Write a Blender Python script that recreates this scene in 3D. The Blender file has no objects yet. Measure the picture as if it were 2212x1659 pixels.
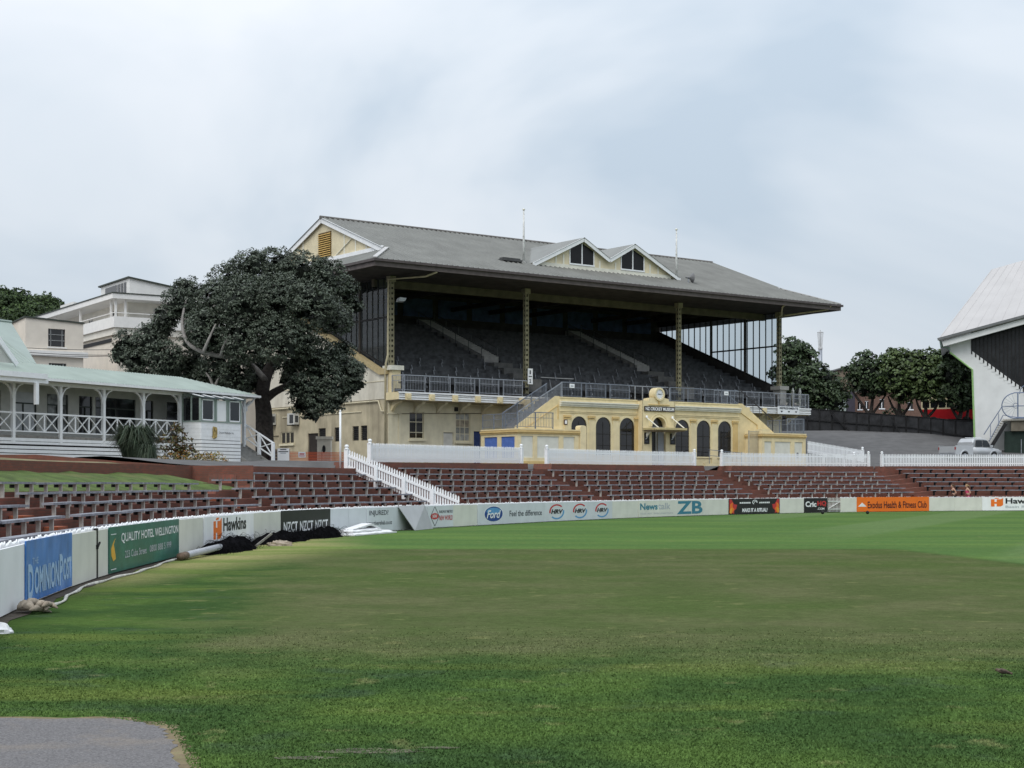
import bpy, math, random
import numpy as np
from mathutils import Vector, Matrix
random.seed(7); RNG = np.random.default_rng(11)
sc = bpy.context.scene
COL = sc.collection
# ------------------------------------------------------------------ camera
F, CX, HY, H = 3400.0, 1106.0, 1047.0, 1.8
cd = bpy.data.cameras.new('camera'); cam = bpy.data.objects.new('camera', cd); COL.objects.link(cam)
cam.location = (0, 0, H); cam.rotation_euler = (math.radians(90), 0, 0)
cd.sensor_width = 36.0; cd.lens = 36.0 * F / 2212.0; cd.shift_y = 217.5 / 2212.0
cd.clip_start = 0.1; cd.clip_end = 6000.0
sc.camera = cam
# ------------------------------------------------------------------ sky, sun, exposure
SUN_EL, SUN_AZ = 52.0, 205.0        # degrees; azimuth clockwise from +Y (behind and left of the camera)
wd = bpy.data.worlds.new('World'); sc.world = wd; wd.use_nodes = True
nt = wd.node_tree; nt.nodes.clear()
def wn(t, **k):
    n = nt.nodes.new(t)
    for a, b in k.items(): setattr(n, a, b)
    return n
L = nt.links.new
tc = wn('ShaderNodeTexCoord')
sky = wn('ShaderNodeTexSky', sky_type='NISHITA'); sky.sun_disc = False
sky.sun_elevation = math.radians(SUN_EL); sky.sun_rotation = math.radians(SUN_AZ); sky.air_density = 1.5; sky.dust_density = 4.0
skys = wn('ShaderNodeVectorMath', operation='SCALE'); skys.inputs['Scale'].default_value = 0.10
L(sky.outputs[0], skys.inputs[0])
mp = wn('ShaderNodeMapping'); mp.inputs['Scale'].default_value = (1.0, 1.0, 2.0); mp.inputs['Location'].default_value = (0.37, 0.12, 0.2)
L(tc.outputs['Generated'], mp.inputs[0])
n1 = wn('ShaderNodeTexNoise'); n1.inputs['Scale'].default_value = 2.2; n1.inputs['Detail'].default_value = 5.0; n1.inputs['Roughness'].default_value = 0.5; n1.inputs['Distortion'].default_value = 0.5
L(mp.outputs[0], n1.inputs['Vector'])
cr = wn('ShaderNodeValToRGB'); e = cr.color_ramp.elements
e[0].position = 0.36; e[0].color = (0.44, 0.52, 0.61, 1); e[1].position = 0.64; e[1].color = (0.69, 0.725, 0.775, 1)
m_ = e.new(0.49); m_.color = (0.59, 0.645, 0.71, 1)
L(n1.outputs['Fac'], cr.inputs[0])
# an overcast deck is brighter overhead than at the horizon
sx = wn('ShaderNodeSeparateXYZ'); L(tc.outputs['Generated'], sx.inputs[0])
mr = wn('ShaderNodeMapRange'); mr.inputs['From Min'].default_value = 0.0; mr.inputs['From Max'].default_value = 1.0
mr.inputs['To Min'].default_value = 0.95; mr.inputs['To Max'].default_value = 1.9
L(sx.outputs['Z'], mr.inputs['Value'])
sc2 = wn('ShaderNodeVectorMath', operation='SCALE'); L(cr.outputs[0], sc2.inputs[0]); L(mr.outputs[0], sc2.inputs['Scale'])
mx = wn('ShaderNodeMix', data_type='RGBA'); mx.inputs['Factor'].default_value = 0.93
L(skys.outputs[0], mx.inputs['A']); L(sc2.outputs[0], mx.inputs['B'])
bg = wn('ShaderNodeBackground'); bg.inputs['Strength'].default_value = 1.0
L(mx.outputs['Result'], bg.inputs['Color'])
wo = wn('ShaderNodeOutputWorld'); L(bg.outputs[0], wo.inputs['Surface'])
sd = bpy.data.lights.new('sun', 'SUN'); sd.energy = 1.5; sd.angle = math.radians(40); sd.color = (1.0, 0.97, 0.92)
sun = bpy.data.objects.new('sun', sd); COL.objects.link(sun)
az, el = math.radians(SUN_AZ), math.radians(SUN_EL)
dirv = Vector((math.sin(az) * math.cos(el), math.cos(az) * math.cos(el), math.sin(el)))
sun.rotation_euler = dirv.to_track_quat('Z', 'Y').to_euler(); sun.location = (-40, -60, 80)
vs = sc.view_settings; vs.view_transform = 'Standard'; vs.look = 'None'; vs.exposure = 0.20; vs.gamma = 1.0; vs.use_curve_mapping = False
sc.cycles.max_bounces = 6; sc.cycles.transparent_max_bounces = 16; sc.cycles.diffuse_bounces = 4
# ------------------------------------------------------------------ helpers
def at(x, y, Y): return Vector(((x - CX) * Y / F, Y, H - (y - HY) * Y / F))
ZB = {}
class MB:
    def __init__(s): s.v = []; s.f = []; s.m = []; s.uvs = None
    def poly(s, pts, m=0):
        b = len(s.v); s.v += [tuple(p) for p in pts]; s.f.append(tuple(range(b, b + len(pts)))); s.m.append(m); return s
    def bx(s, x0, x1, y0, y1, z0, z1, m=0):
        b = len(s.v)
        s.v += [(x0, y0, z0), (x1, y0, z0), (x1, y1, z0), (x0, y1, z0), (x0, y0, z1), (x1, y0, z1), (x1, y1, z1), (x0, y1, z1)]
        for q in ((0, 3, 2, 1), (4, 5, 6, 7), (0, 1, 5, 4), (1, 2, 6, 5), (2, 3, 7, 6), (3, 0, 4, 7)):
            s.f.append(tuple(b + i for i in q)); s.m.append(m)
        return s
    def bar(s, a, b, w, h, m=0, up=(0, 0, 1)):
        a = Vector(a); b = Vector(b); d = (b - a)
        if d.length < 1e-6: return s
        d.normalize(); u = Vector(up)
        if abs(d.dot(u)) > 0.98: u = Vector((0, 1, 0))
        sd_ = d.cross(u).normalized(); u2 = sd_.cross(d).normalized()
        k = len(s.v)
        for p in (a, b):
            for i, j in ((-1, -1), (1, -1), (1, 1), (-1, 1)): s.v.append(tuple(p + sd_ * (w / 2 * i) + u2 * (h / 2 * j)))
        for q in ((0, 1, 2, 3), (7, 6, 5, 4), (0, 4, 5, 1), (1, 5, 6, 2), (2, 6, 7, 3), (3, 7, 4, 0)):
            s.f.append(tuple(k + i for i in q)); s.m.append(m)
        return s
    def prism(s, pts, off, m=0):
        n = len(pts); k = len(s.v); off = Vector(off)
        s.v += [tuple(Vector(p)) for p in pts] + [tuple(Vector(p) + off) for p in pts]
        s.f.append(tuple(range(k, k + n))); s.m.append(m); s.f.append(tuple(range(k + 2 * n - 1, k + n - 1, -1))); s.m.append(m)
        for i in range(n):
            j = (i + 1) % n; s.f.append((k + j, k + i, k + n + i, k + n + j)); s.m.append(m)
        return s
    def tube(s, pts, r, n=8, m=0, caps=True):
        pts = [Vector(p) for p in pts]; N = len(pts)
        rs = r if isinstance(r, (list, tuple)) else [r] * N
        k = len(s.v); prev = None
        for i, p in enumerate(pts):
            d = (pts[min(i + 1, N - 1)] - pts[max(i - 1, 0)]).normalized()
            if prev is None:
                a = Vector((0, 0, 1)) if abs(d.z) < 0.9 else Vector((1, 0, 0)); x = d.cross(a).normalized()
            else: x = (prev - d * prev.dot(d)).normalized()
            prev = x; y = d.cross(x)
            for j in range(n):
                t = 2 * math.pi * j / n; s.v.append(tuple(p + (x * math.cos(t) + y * math.sin(t)) * rs[i]))
        for i in range(N - 1):
            for j in range(n):
                a = k + i * n + j; b = k + i * n + (j + 1) % n; s.f.append((a, b, b + n, a + n)); s.m.append(m)
        if caps:
            s.f.append(tuple(range(k + n - 1, k - 1, -1))); s.m.append(m); s.f.append(tuple(range(k + (N - 1) * n, k + N * n))); s.m.append(m)
        return s
    def lathe(s, prof, c=(0, 0, 0), n=12, m=0):
        k = len(s.v); c = Vector(c)
        for r, z in prof:
            for j in range(n):
                t = 2 * math.pi * j / n; s.v.append((c.x + r * math.cos(t), c.y + r * math.sin(t), c.z + z))
        for i in range(len(prof) - 1):
            for j in range(n):
                a = k + i * n + j; b = k + i * n + (j + 1) % n; s.f.append((a, b, b + n, a + n)); s.m.append(m)
        s.f.append(tuple(range(k + n - 1, k - 1, -1))); s.m.append(m)
        s.f.append(tuple(range(k + (len(prof) - 1) * n, k + len(prof) * n))); s.m.append(m)
        return s
    def disc(s, c, r, nrm, th=0.02, n=20, m=0, ax=None, ry=None):
        nrm = Vector(nrm).normalized(); a = Vector(ax) if ax else (Vector((0, 0, 1)) if abs(nrm.z) < .9 else Vector((1, 0, 0)))
        x = nrm.cross(a).normalized(); y = x.cross(nrm); c = Vector(c); ry = ry or r
        return s.prism([c + x * (r * math.cos(2 * math.pi * i / n)) + y * (ry * math.sin(2 * math.pi * i / n)) for i in range(n)], -nrm * th, m)
    def mesh(s, name, mats):
        me = bpy.data.meshes.new(name); me.from_pydata(s.v, [], s.f)
        for mt in (mats if isinstance(mats, (list, tuple)) else [mats]): me.materials.append(mt)
        if any(s.m): me.polygons.foreach_set('material_index', s.m)
        if s.uvs is not None:
            ul = me.uv_layers.new(name='UVMap'); flat = [c for q in s.uvs for p in q for c in p]; ul.data.foreach_set('uv', flat)
        me.update(); return me
    def build(s, name, mats, parent=None, smooth=False):
        me = s.mesh(name, mats)
        if smooth: me.polygons.foreach_set('use_smooth', [True] * len(me.polygons))
        return link(name, me, parent)
def link(name, me, parent=None, loc=(0, 0, 0), rot=(0, 0, 0)):
    o = bpy.data.objects.new(name, me); COL.objects.link(o); o.location = loc; o.rotation_euler = rot
    if parent is not None:
        o.parent = parent
        if parent.name in ZB: o.location.z -= ZB[parent.name]
    return o
def tag(o, label=None, cat=None, group=None, kind=None):
    if label: o['label'] = label
    if cat: o['category'] = cat
    if group: o['group'] = group
    if kind: o['kind'] = kind
    return o
def thing(name, label, cat, loc=(0, 0, 0), rz=0.0, group=None, absz=False):
    o = bpy.data.objects.new(name, None); COL.objects.link(o); o.location = loc; o.rotation_euler = (0, 0, rz); o.empty_display_size = 0.3
    if absz: ZB[o.name] = loc[2]
    return tag(o, label, cat, group)
def holed(mb, u0, u1, v0, v1, holes, fn, depth, m=0, mj=None, back=False):
    """flat wall u0..u1 x v0..v1 with rectangular openings; fn(u,v,d) -> point, d = depth behind the face"""
    us = sorted({u0, u1, *[h[0] for h in holes], *[h[1] for h in holes]}); vv = sorted({v0, v1, *[h[2] for h in holes], *[h[3] for h in holes]})
    us = [u for u in us if u0 <= u <= u1]; vv = [v for v in vv if v0 <= v <= v1]
    for i in range(len(us) - 1):
        for j in range(len(vv) - 1):
            cu, cv = (us[i] + us[i + 1]) / 2, (vv[j] + vv[j + 1]) / 2
            if any(h[0] < cu < h[1] and h[2] < cv < h[3] for h in holes): continue
            q = [(us[i], vv[j]), (us[i + 1], vv[j]), (us[i + 1], vv[j + 1]), (us[i], vv[j + 1])]
            mb.poly([fn(a, b, 0) for a, b in q], m)
            if back: mb.poly([fn(a, b, depth) for a, b in reversed(q)], m)
    for h in holes:
        q = [(h[0], h[2]), (h[1], h[2]), (h[1], h[3]), (h[0], h[3])]
        for a, b in zip(q, q[1:] + q[:1]): mb.poly([fn(*a, 0), fn(*b, 0), fn(*b, depth), fn(*a, depth)], m if mj is None else mj)
    return mb
# ------------------------------------------------------------------ materials
MT = {}
def mat(name, col, rough=0.75, var=0.12, scale=3.0, bump=0.0, bscale=40.0, dirt=None, dscale=1.2, damt=0.5, metal=0.0, spec=0.3, island=0.0, streak=False, hue=None):
    if name in MT: return MT[name]
    mt = bpy.data.materials.new(name); mt.use_nodes = True; t = mt.node_tree; t.nodes.clear(); N = t.nodes.new; K = t.links.new
    out = N('ShaderNodeOutputMaterial'); b = N('ShaderNodeBsdfPrincipled'); K(b.outputs[0], out.inputs[0])
    b.inputs['Roughness'].default_value = rough; b.inputs['Metallic'].default_value = metal; b.inputs['Specular IOR Level'].default_value = spec
    g = N('ShaderNodeTexCoord')
    no = N('ShaderNodeTexNoise'); no.inputs['Scale'].default_value = scale; no.inputs['Detail'].default_value = 4
    K(g.outputs['Object'], no.inputs['Vector'])
    r = N('ShaderNodeValToRGB'); lo = [max(0, c * (1 - var * 1.6)) for c in col]; hi = [min(1, c * (1 + var)) for c in col]
    r.color_ramp.elements[0].position = 0.3; r.color_ramp.elements[1].position = 0.7
    r.color_ramp.elements[0].color = (*lo, 1); r.color_ramp.elements[1].color = (*hi, 1)
    K(no.outputs['Fac'], r.inputs[0]); cur = r.outputs[0]
    if dirt is not None:
        d = N('ShaderNodeTexNoise'); d.inputs['Scale'].default_value = dscale; d.inputs['Detail'].default_value = 6; d.inputs['Roughness'].default_value = 0.65
        if streak:
            mp_ = N('ShaderNodeMapping'); mp_.inputs['Scale'].default_value = (1, 1, 0.12); K(g.outputs['Object'], mp_.inputs[0]); K(mp_.outputs[0], d.inputs['Vector'])
        else: K(g.outputs['Object'], d.inputs['Vector'])
        dr = N('ShaderNodeMapRange'); dr.inputs['From Min'].default_value = 0.5; dr.inputs['From Max'].default_value = 0.72; dr.inputs['To Max'].default_value = damt
        K(d.outputs['Fac'], dr.inputs['Value'])
        mx_ = N('ShaderNodeMix'); mx_.data_type = 'RGBA'; K(dr.outputs[0], mx_.inputs['Factor']); K(cur, mx_.inputs['A']); mx_.inputs['B'].default_value = (*dirt, 1); cur = mx_.outputs['Result']
    if island:
        ge = N('ShaderNodeNewGeometry'); h = N('ShaderNodeHueSaturation')
        mr_ = N('ShaderNodeMapRange'); mr_.inputs['To Min'].default_value = 1 - island; mr_.inputs['To Max'].default_value = 1 + island
        K(ge.outputs['Random Per Island'], mr_.inputs['Value']); K(mr_.outputs[0], h.inputs['Value']); K(cur, h.inputs['Color']); cur = h.outputs[0]
        if hue:
            mm = N('ShaderNodeMix'); mm.data_type = 'RGBA'; wn_ = N('ShaderNodeTexWhiteNoise'); wn_.noise_dimensions = '1D'; K(ge.outputs['Random Per Island'], wn_.inputs['W'])
            cm = N('ShaderNodeMapRange'); cm.inputs['From Min'].default_value = 0.55; K(wn_.outputs['Value'], cm.inputs['Value']); cm.inputs['To Max'].default_value = 0.8
            K(cm.outputs[0], mm.inputs['Factor']); K(cur, mm.inputs['A']); mm.inputs['B'].default_value = (*hue, 1); cur = mm.outputs['Result']
    K(cur, b.inputs['Base Color'])
    if bump:
        bn = N('ShaderNodeTexNoise'); bn.inputs['Scale'].default_value = bscale; bn.inputs['Detail'].default_value = 5; K(g.outputs['Object'], bn.inputs['Vector'])
        bp = N('ShaderNodeBump'); bp.inputs['Strength'].default_value = bump; bp.inputs['Distance'].default_value = 0.03; K(bn.outputs['Fac'], bp.inputs['Height']); K(bp.outputs[0], b.inputs['Normal'])
    MT[name] = mt; return mt
def glassy(name, tint, trans=0.6, rough=0.05):
    mt = bpy.data.materials.new(name); mt.use_nodes = True; t = mt.node_tree; t.nodes.clear(); N = t.nodes.new; K = t.links.new
    out = N('ShaderNodeOutputMaterial'); m1 = N('ShaderNodeMixShader'); tr = N('ShaderNodeBsdfTransparent'); gl = N('ShaderNodeBsdfGlossy'); df = N('ShaderNodeBsdfDiffuse'); m2 = N('ShaderNodeMixShader'); fr = N('ShaderNodeValue'); fr.outputs[0].default_value = .07
    tr.inputs['Color'].default_value = (*tint, 1); gl.inputs['Roughness'].default_value = rough; df.inputs['Color'].default_value = (0.10, 0.12, 0.13, 1)
    m1.inputs[0].default_value = 1 - trans; K(tr.outputs[0], m1.inputs[1]); K(df.outputs[0], m1.inputs[2]); K(fr.outputs[0], m2.inputs[0]); K(m1.outputs[0], m2.inputs[1]); K(gl.outputs[0], m2.inputs[2]); K(m2.outputs[0], out.inputs[0])
    MT[name] = mt; return mt
def darkglass(name, col=(0.012, 0.013, 0.015), rough=0.08):
    return mat(name, col, rough=rough, var=0.3, scale=1.5, spec=0.5)
WHITE = mat('white paint', (0.80, 0.81, 0.82), 0.55, 0.05, 4, dirt=(0.5, 0.48, 0.44), dscale=2.0, damt=0.35)
WHITE2 = mat('white timber paint', (0.80, 0.82, 0.84), 0.5, 0.05, 6, dirt=(0.55, 0.54, 0.5), dscale=3, damt=0.3)
CREAM = mat('cream render', (0.69, 0.63, 0.46), 0.85, 0.07, 2, 0.15, 25, dirt=(0.42, 0.36, 0.25), dscale=1.3, damt=0.5, streak=True)
CREAM2 = mat('pale cream render', (0.70, 0.66, 0.56), 0.85, 0.08, 2, 0.12, 25, dirt=(0.42, 0.38, 0.30), dscale=0.9, damt=0.55, streak=True)
YEL = mat('yellow render', (0.74, 0.63, 0.39), 0.8, 0.06, 3, 0.1, 25, dirt=(0.52, 0.42, 0.24), dscale=1.5, damt=0.4, streak=True)
OCH = mat('ochre render', (0.62, 0.45, 0.20), 0.8, 0.07, 3, 0.1, 25)
CRW = mat('cream white trim', (0.74, 0.72, 0.62), 0.7, 0.06, 4, dirt=(0.4, 0.38, 0.32), dscale=2, damt=0.5)
PANEL = mat('pale panel paint', (0.66, 0.66, 0.58), 0.7, 0.05, 3)
BLUEP = mat('blue painted panel', (0.085, 0.16, 0.46), 0.6, 0.1, 5)
DKBLUE = mat('dark blue door', (0.03, 0.055, 0.17), 0.6, 0.15, 5)
ROOF = mat('grey ribbed roofing', (0.195, 0.198, 0.185), 0.5, 0.1, 0.8, dirt=(0.14, 0.138, 0.13), dscale=0.5, damt=0.5)
GUTTER = mat('brown gutter', (0.085, 0.07, 0.068), 0.5, 0.15, 4)
DARKWOOD = mat('dark stained lining', (0.045, 0.04, 0.038), 0.8, 0.3, 2)
SEATM = mat('dark seat paint', (0.055, 0.057, 0.062), 0.55, 0.4, 3)
SEATB = mat('dark concrete steps', (0.045, 0.045, 0.047), 0.85, 0.3, 2)
STEPM = mat('grey concrete aisle', (0.34, 0.33, 0.32), 0.9, 0.15, 3)
BACKBLUE = mat('dark blue lining', (0.05, 0.075, 0.18), 0.6, 0.3, 2)
OLIVE = mat('olive girder paint', (0.10, 0.09, 0.055), 0.7, 0.2, 2)
COLM = mat('olive yellow column paint', (0.27, 0.25, 0.16), 0.6, 0.15, 4, dirt=(0.16, 0.13, 0.07), dscale=5, damt=0.6)
GALV = mat('galvanised steel', (0.32, 0.34, 0.38), 0.4, 0.15, 6, metal=0.4)
GALVD = mat('dark blue grey rail', (0.19, 0.215, 0.26), 0.45, 0.15, 6, metal=0.2)
BLACK = mat('black paint', (0.012, 0.012, 0.013), 0.6, 0.3, 5)
DGLASS = darkglass('dark window glass')
GLASS = glassy('grey screen glass', (0.70, 0.78, 0.82), 0.85)
CONC = mat('concrete', (0.36, 0.35, 0.33), 0.9, 0.12, 3, 0.15, 30, dirt=(0.2, 0.19, 0.17), dscale=1.0, damt=0.6)
CONCL = mat('pale concrete post', (0.46, 0.44, 0.40), 0.9, 0.15, 8)
ASPH = mat('asphalt', (0.10, 0.10, 0.105), 0.95, 0.15, 3, 0.3, 120, dirt=(0.06, 0.06, 0.065), dscale=0.6, damt=0.6)
ASPHL = mat('worn pale asphalt', (0.205, 0.198, 0.20), 1.0, 0.22, 55.0, 0.8, 70, dirt=(0.27, 0.235, 0.20), dscale=1.6, damt=0.7, spec=0.0)
PLANK = mat('weathered bench plank', (0.25, 0.26, 0.295), 0.8, 0.25, 5, 0.2, 60, dirt=(0.17, 0.175, 0.195), dscale=3, damt=0.7)
TIMBER = mat('grey timber', (0.22, 0.21, 0.19), 0.85, 0.2, 6, 0.2, 40)
BARK = mat('dark bark', (0.055, 0.047, 0.042), 0.95, 0.3, 6, 0.6, 30)
BARKL = mat('pale grey bark', (0.23, 0.215, 0.20), 0.95, 0.2, 6, 0.5, 30)
# ------------------------------------------------------------------ the boundary line (a gentle oval), arc length s, offset t outwards
ctl = [(-366,1529),(-103,1387),(0,1329),(150,1266),(231,1241),(383,1201),(605,1165),(790,1150.8),(976,1138.6),(1175,1127.6),(1321,1120.5),(1522,1113.5),(1683,1109),(1850,1106.2),(2050,1104),(2212,1103),(2500,1103),(2800,1105)]
def _spline(x, y):
    n = len(x); h = np.diff(x); A = np.zeros((n, n)); b = np.zeros(n); A[0, 0] = A[-1, -1] = 1
    for i in range(1, n - 1):
        A[i, i-1] = h[i-1]; A[i, i] = 2 * (h[i-1] + h[i]); A[i, i+1] = h[i]; b[i] = 6 * ((y[i+1] - y[i]) / h[i] - (y[i] - y[i-1]) / h[i-1])
    m = np.linalg.solve(A, b)
    def f(q):
        i = np.clip(np.searchsorted(x, q) - 1, 0, n - 2); d = q - x[i]; e_ = x[i+1] - q; hh = h[i]
        return (m[i]*e_**3 + m[i+1]*d**3) / (6*hh) + (y[i]/hh - m[i]*hh/6)*e_ + (y[i+1]/hh - m[i+1]*hh/6)*d
    return f
_q = np.linspace(-366, 2800, 3000)
_Y = _spline(np.array([c[0] for c in ctl], float), np.array([H * F / (c[1] - HY) for c in ctl]))(_q); _X = (_q - CX) * _Y / F
def _sm(v):
    p = np.r_[2*v[0] - v[180:0:-1], v, 2*v[-1] - v[-2:-182:-1]]; return np.convolve(p, np.ones(361) / 361, 'valid')
_X = _sm(_X); _Y = _sm(_Y)
_S = np.r_[0, np.cumsum(np.hypot(np.diff(_X), np.diff(_Y)))]; _S -= _S[np.argmin(abs(CX + F * _X / _Y))]
_TX = np.gradient(_X, _S); _TY = np.gradient(_Y, _S); _l = np.hypot(_TX, _TY); _TX /= _l; _TY /= _l
def W(s, t=0.0, z=0.0):
    i = lambda a: float(np.interp(s, _S, a))
    return Vector((i(_X) - i(_TY) * t, i(_Y) + i(_TX) * t, z))
def wang(s): return math.atan2(float(np.interp(s, _S, _TY)), float(np.interp(s, _S, _TX)))
def s_at(px, t=0.0):
    p = CX + F * (_X - _TY * t) / (_Y + _TX * t); ok = _S > -8
    return float(np.interp(px, p[ok], _S[ok]))
def lerp(x, xs, ys): return float(np.interp(x, xs, ys))
TR = lambda k: 4.75 - .75 * (k - 1)
def seatz(k, s):
    if s < 33.0: return 2.11 - .245 * (k - 1)
    if s < 47.3: return 2.27 - .29 * (k - 1)
    return lerp(s, (47.3, 64, 97, 99, 120), (2.58, 2.62, 2.70, 2.92, 2.92)) - lerp(s, (47, 97, 99), (.272, .277, .295)) * (k - 1)
def ztop(s):
    if s < 37.4: return 1.86
    if s < 47.3: return 2.52
    z = lerp(s, (47.3, 49.4, 64, 82, 108), (2.80, 2.82, 2.95, 3.02, 3.14))
    if 64.2 < s < 66.7 or 82.4 < s < 85.0 or 97.1 < s < 97.95: z -= .3
    return z
def sst(a, b, x): x = min(1, max(0, (x - a) / (b - a))); return x * x * (3 - 2 * x)
def gz(X, Y):
    """ground level outside the terraces"""
    a = (X + 21.34) * .466 + (Y - 67.3) * .885; b = -(X + 21.34) * .885 + (Y - 67.3) * .466
    z = 3.02 + .60 * sst(17, 22, X) - .24 * sst(16.8, 15, a) * sst(-8, -4.5, b)
    return z + 3.0 * sst(117, 140, Y) * sst(15, 21, X)
# ------------------------------------------------------------------ big ground, field, near path
def nodes_mat(name):
    mt = bpy.data.materials.new(name); mt.use_nodes = True; t = mt.node_tree; t.nodes.clear(); MT[name] = mt
    return mt, t, t.nodes.new, t.links.new
def grass_mat():
    mt, t, N, K = nodes_mat('turf')
    out = N('ShaderNodeOutputMaterial'); b = N('ShaderNodeBsdfPrincipled'); K(b.outputs[0], out.inputs[0]); b.inputs['Roughness'].default_value = 1.0; b.inputs['Specular IOR Level'].default_value = 0.0
    g = N('ShaderNodeTexCoord'); sp = N('ShaderNodeSeparateXYZ'); K(g.outputs['Object'], sp.inputs[0])
    def noise(scale, det=4, vec=None, rough=.55):
        n = N('ShaderNodeTexNoise'); n.inputs['Scale'].default_value = scale; n.inputs['Detail'].default_value = det; n.inputs['Roughness'].default_value = rough; K(vec or g.outputs['Object'], n.inputs['Vector']); return n.outputs['Fac']
    def math_(op, a, b_=None, c=None):
        n = N('ShaderNodeMath'); n.operation = op
        for i, v in enumerate((a, b_, c)):
            if v is None: continue
            if isinstance(v, (int, float)): n.inputs[i].default_value = v
            else: K(v, n.inputs[i])
        return n.outputs[0]
    def rng(v, a, b_, c=0., d=1.):
        n = N('ShaderNodeMapRange'); n.interpolation_type = 'SMOOTHSTEP'; K(v, n.inputs['Value'])
        for k_, x in zip(('From Min', 'From Max', 'To Min', 'To Max'), (a, b_, c, d)): n.inputs[k_].default_value = x
        return n.outputs[0]
    def mix(f, a, b_):
        n = N('ShaderNodeMix'); n.data_type = 'RGBA'
        if isinstance(f, (int, float)): n.inputs['Factor'].default_value = f
        else: K(f, n.inputs['Factor'])
        for k_, v in (('A', a), ('B', b_)):
            if isinstance(v, tuple): n.inputs[k_].default_value = (*v, 1)
            else: K(v, n.inputs[k_])
        return n.outputs['Result']
    X, Y = sp.outputs['X'], sp.outputs['Y']
    big = noise(.12, 4); med = noise(.55, 5); fine = noise(5, 6, rough=.75); vfine = noise(28, 5, rough=.8)
    mpn = N('ShaderNodeMapping'); mpn.inputs['Scale'].default_value = (.25, 1.0, 1); K(g.outputs['Object'], mpn.inputs[0]); band = noise(.5, 4, mpn.outputs[0])
    lush = mix(rng(med, .38, .64), (0.0387, 0.0727, 0.0242), (0.0645, 0.1081, 0.0294))
    lush = mix(rng(band, .52, .70, 0, .75), lush, (0.0989, 0.1301, 0.0346))
    lush = mix(rng(noise(.9, 6), .56, .72, 0, .6), lush, (0.0451, 0.0705, 0.0450))
    brown = mix(rng(med, .35, .68), (0.0721, 0.0925, 0.0365), (0.0997, 0.1087, 0.0513))
    brown = mix(rng(big, .42, .62, 0, .6), brown, (0.0636, 0.0994, 0.0297))
    far = mix(rng(band, .4, .62), (0.0796, 0.1409, 0.0455), (0.1021, 0.1641, 0.0490))
    # mowing bands across the far outfield
    wv = math_('SINE', math_('MULTIPLY', math_('ADD', Y, math_('MULTIPLY', X, .35)), .55)); far = mix(rng(wv, -.4, .4, 0, .45), far, (0.0672, 0.1201, 0.0419))
    dg = math_('SINE', math_('MULTIPLY', math_('ADD', math_('MULTIPLY', Y, .42), math_('MULTIPLY', X, -1.0)), .62)); far = mix(math_('MULTIPLY', rng(dg, .1, .6, 0, .6), rng(X, 8, 16)), far, (0.1219, 0.1756, 0.0770))
    wob = math_('MULTIPLY', math_('SUBTRACT', med, .5), 4.0)
    Yw = math_('ADD', Y, wob)
    inn = math_('MULTIPLY', rng(Yw, 14.0, 18.5), rng(Y, 43.3, 44.6, 1, 0))
    inn = math_('MULTIPLY', inn, rng(math_('ADD', X, math_('MULTIPLY', math_('SUBTRACT', Y, 44), .11)), 10.2, 11.0, 1, 0))
    inn = math_('MULTIPLY', inn, rng(math_('ADD', math_('ADD', X, math_('MULTIPLY', Y, .11)), wob), -2.6, -.4))
    farf = rng(Y, 43.3, 44.6)
    rt = rng(math_('ADD', X, math_('MULTIPLY', math_('SUBTRACT', Y, 44), .11)), 10.2, 11.2)
    c = mix(math_('MAXIMUM', farf, math_('MULTIPLY', rt, rng(Y, 24, 32))), lush, far); c = mix(inn, c, brown)
    # dry, worn strip beside the wall on the left
    wall = rng(math_('ADD', math_('ADD', X, math_('MULTIPLY', wob, .3)), math_('MULTIPLY', math_('ABSOLUTE', math_('SUBTRACT', Y, 45)), .16)), -6.4, -3.2, .95, 0)
    c = mix(wall, c, mix(rng(band, .42, .62), (0.2640, 0.2485, 0.1114), (0.1568, 0.1953, 0.0607)))
    c = mix(rng(noise(1.7, 6), .60, .70, 0, .55), c, (0.1536, 0.1590, 0.0702))
    sh = rng(fine, .3, .7, .84, 1.16); sh2 = rng(vfine, .3, .7, .78, 1.22)
    vm = N('ShaderNodeVectorMath'); vm.operation = 'SCALE'; K(c, vm.inputs[0]); K(math_('MULTIPLY', sh, sh2), vm.inputs['Scale'])
    K(vm.outputs[0], b.inputs['Base Color'])
    bp = N('ShaderNodeBump'); bp.inputs['Strength'].default_value = .25; bp.inputs['Distance'].default_value = .02; K(vfine, bp.inputs['Height']); K(bp.outputs[0], b.inputs['Normal'])
    return mt
TURF = grass_mat()
mb = MB(); mb.poly([(-3000, -1500, -.25), (3000, -1500, -.25), (3000, 4500, -.25), (-3000, 4500, -.25)]); tag(mb.build('ground', ASPH), kind='structure')
mb = MB(); mb.poly([(-9.2, -60, 0), (170, -60, 0), (170, 112, 0), (-9.2, 112, 0)]); tag(mb.build('field', TURF), kind='structure')
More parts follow.
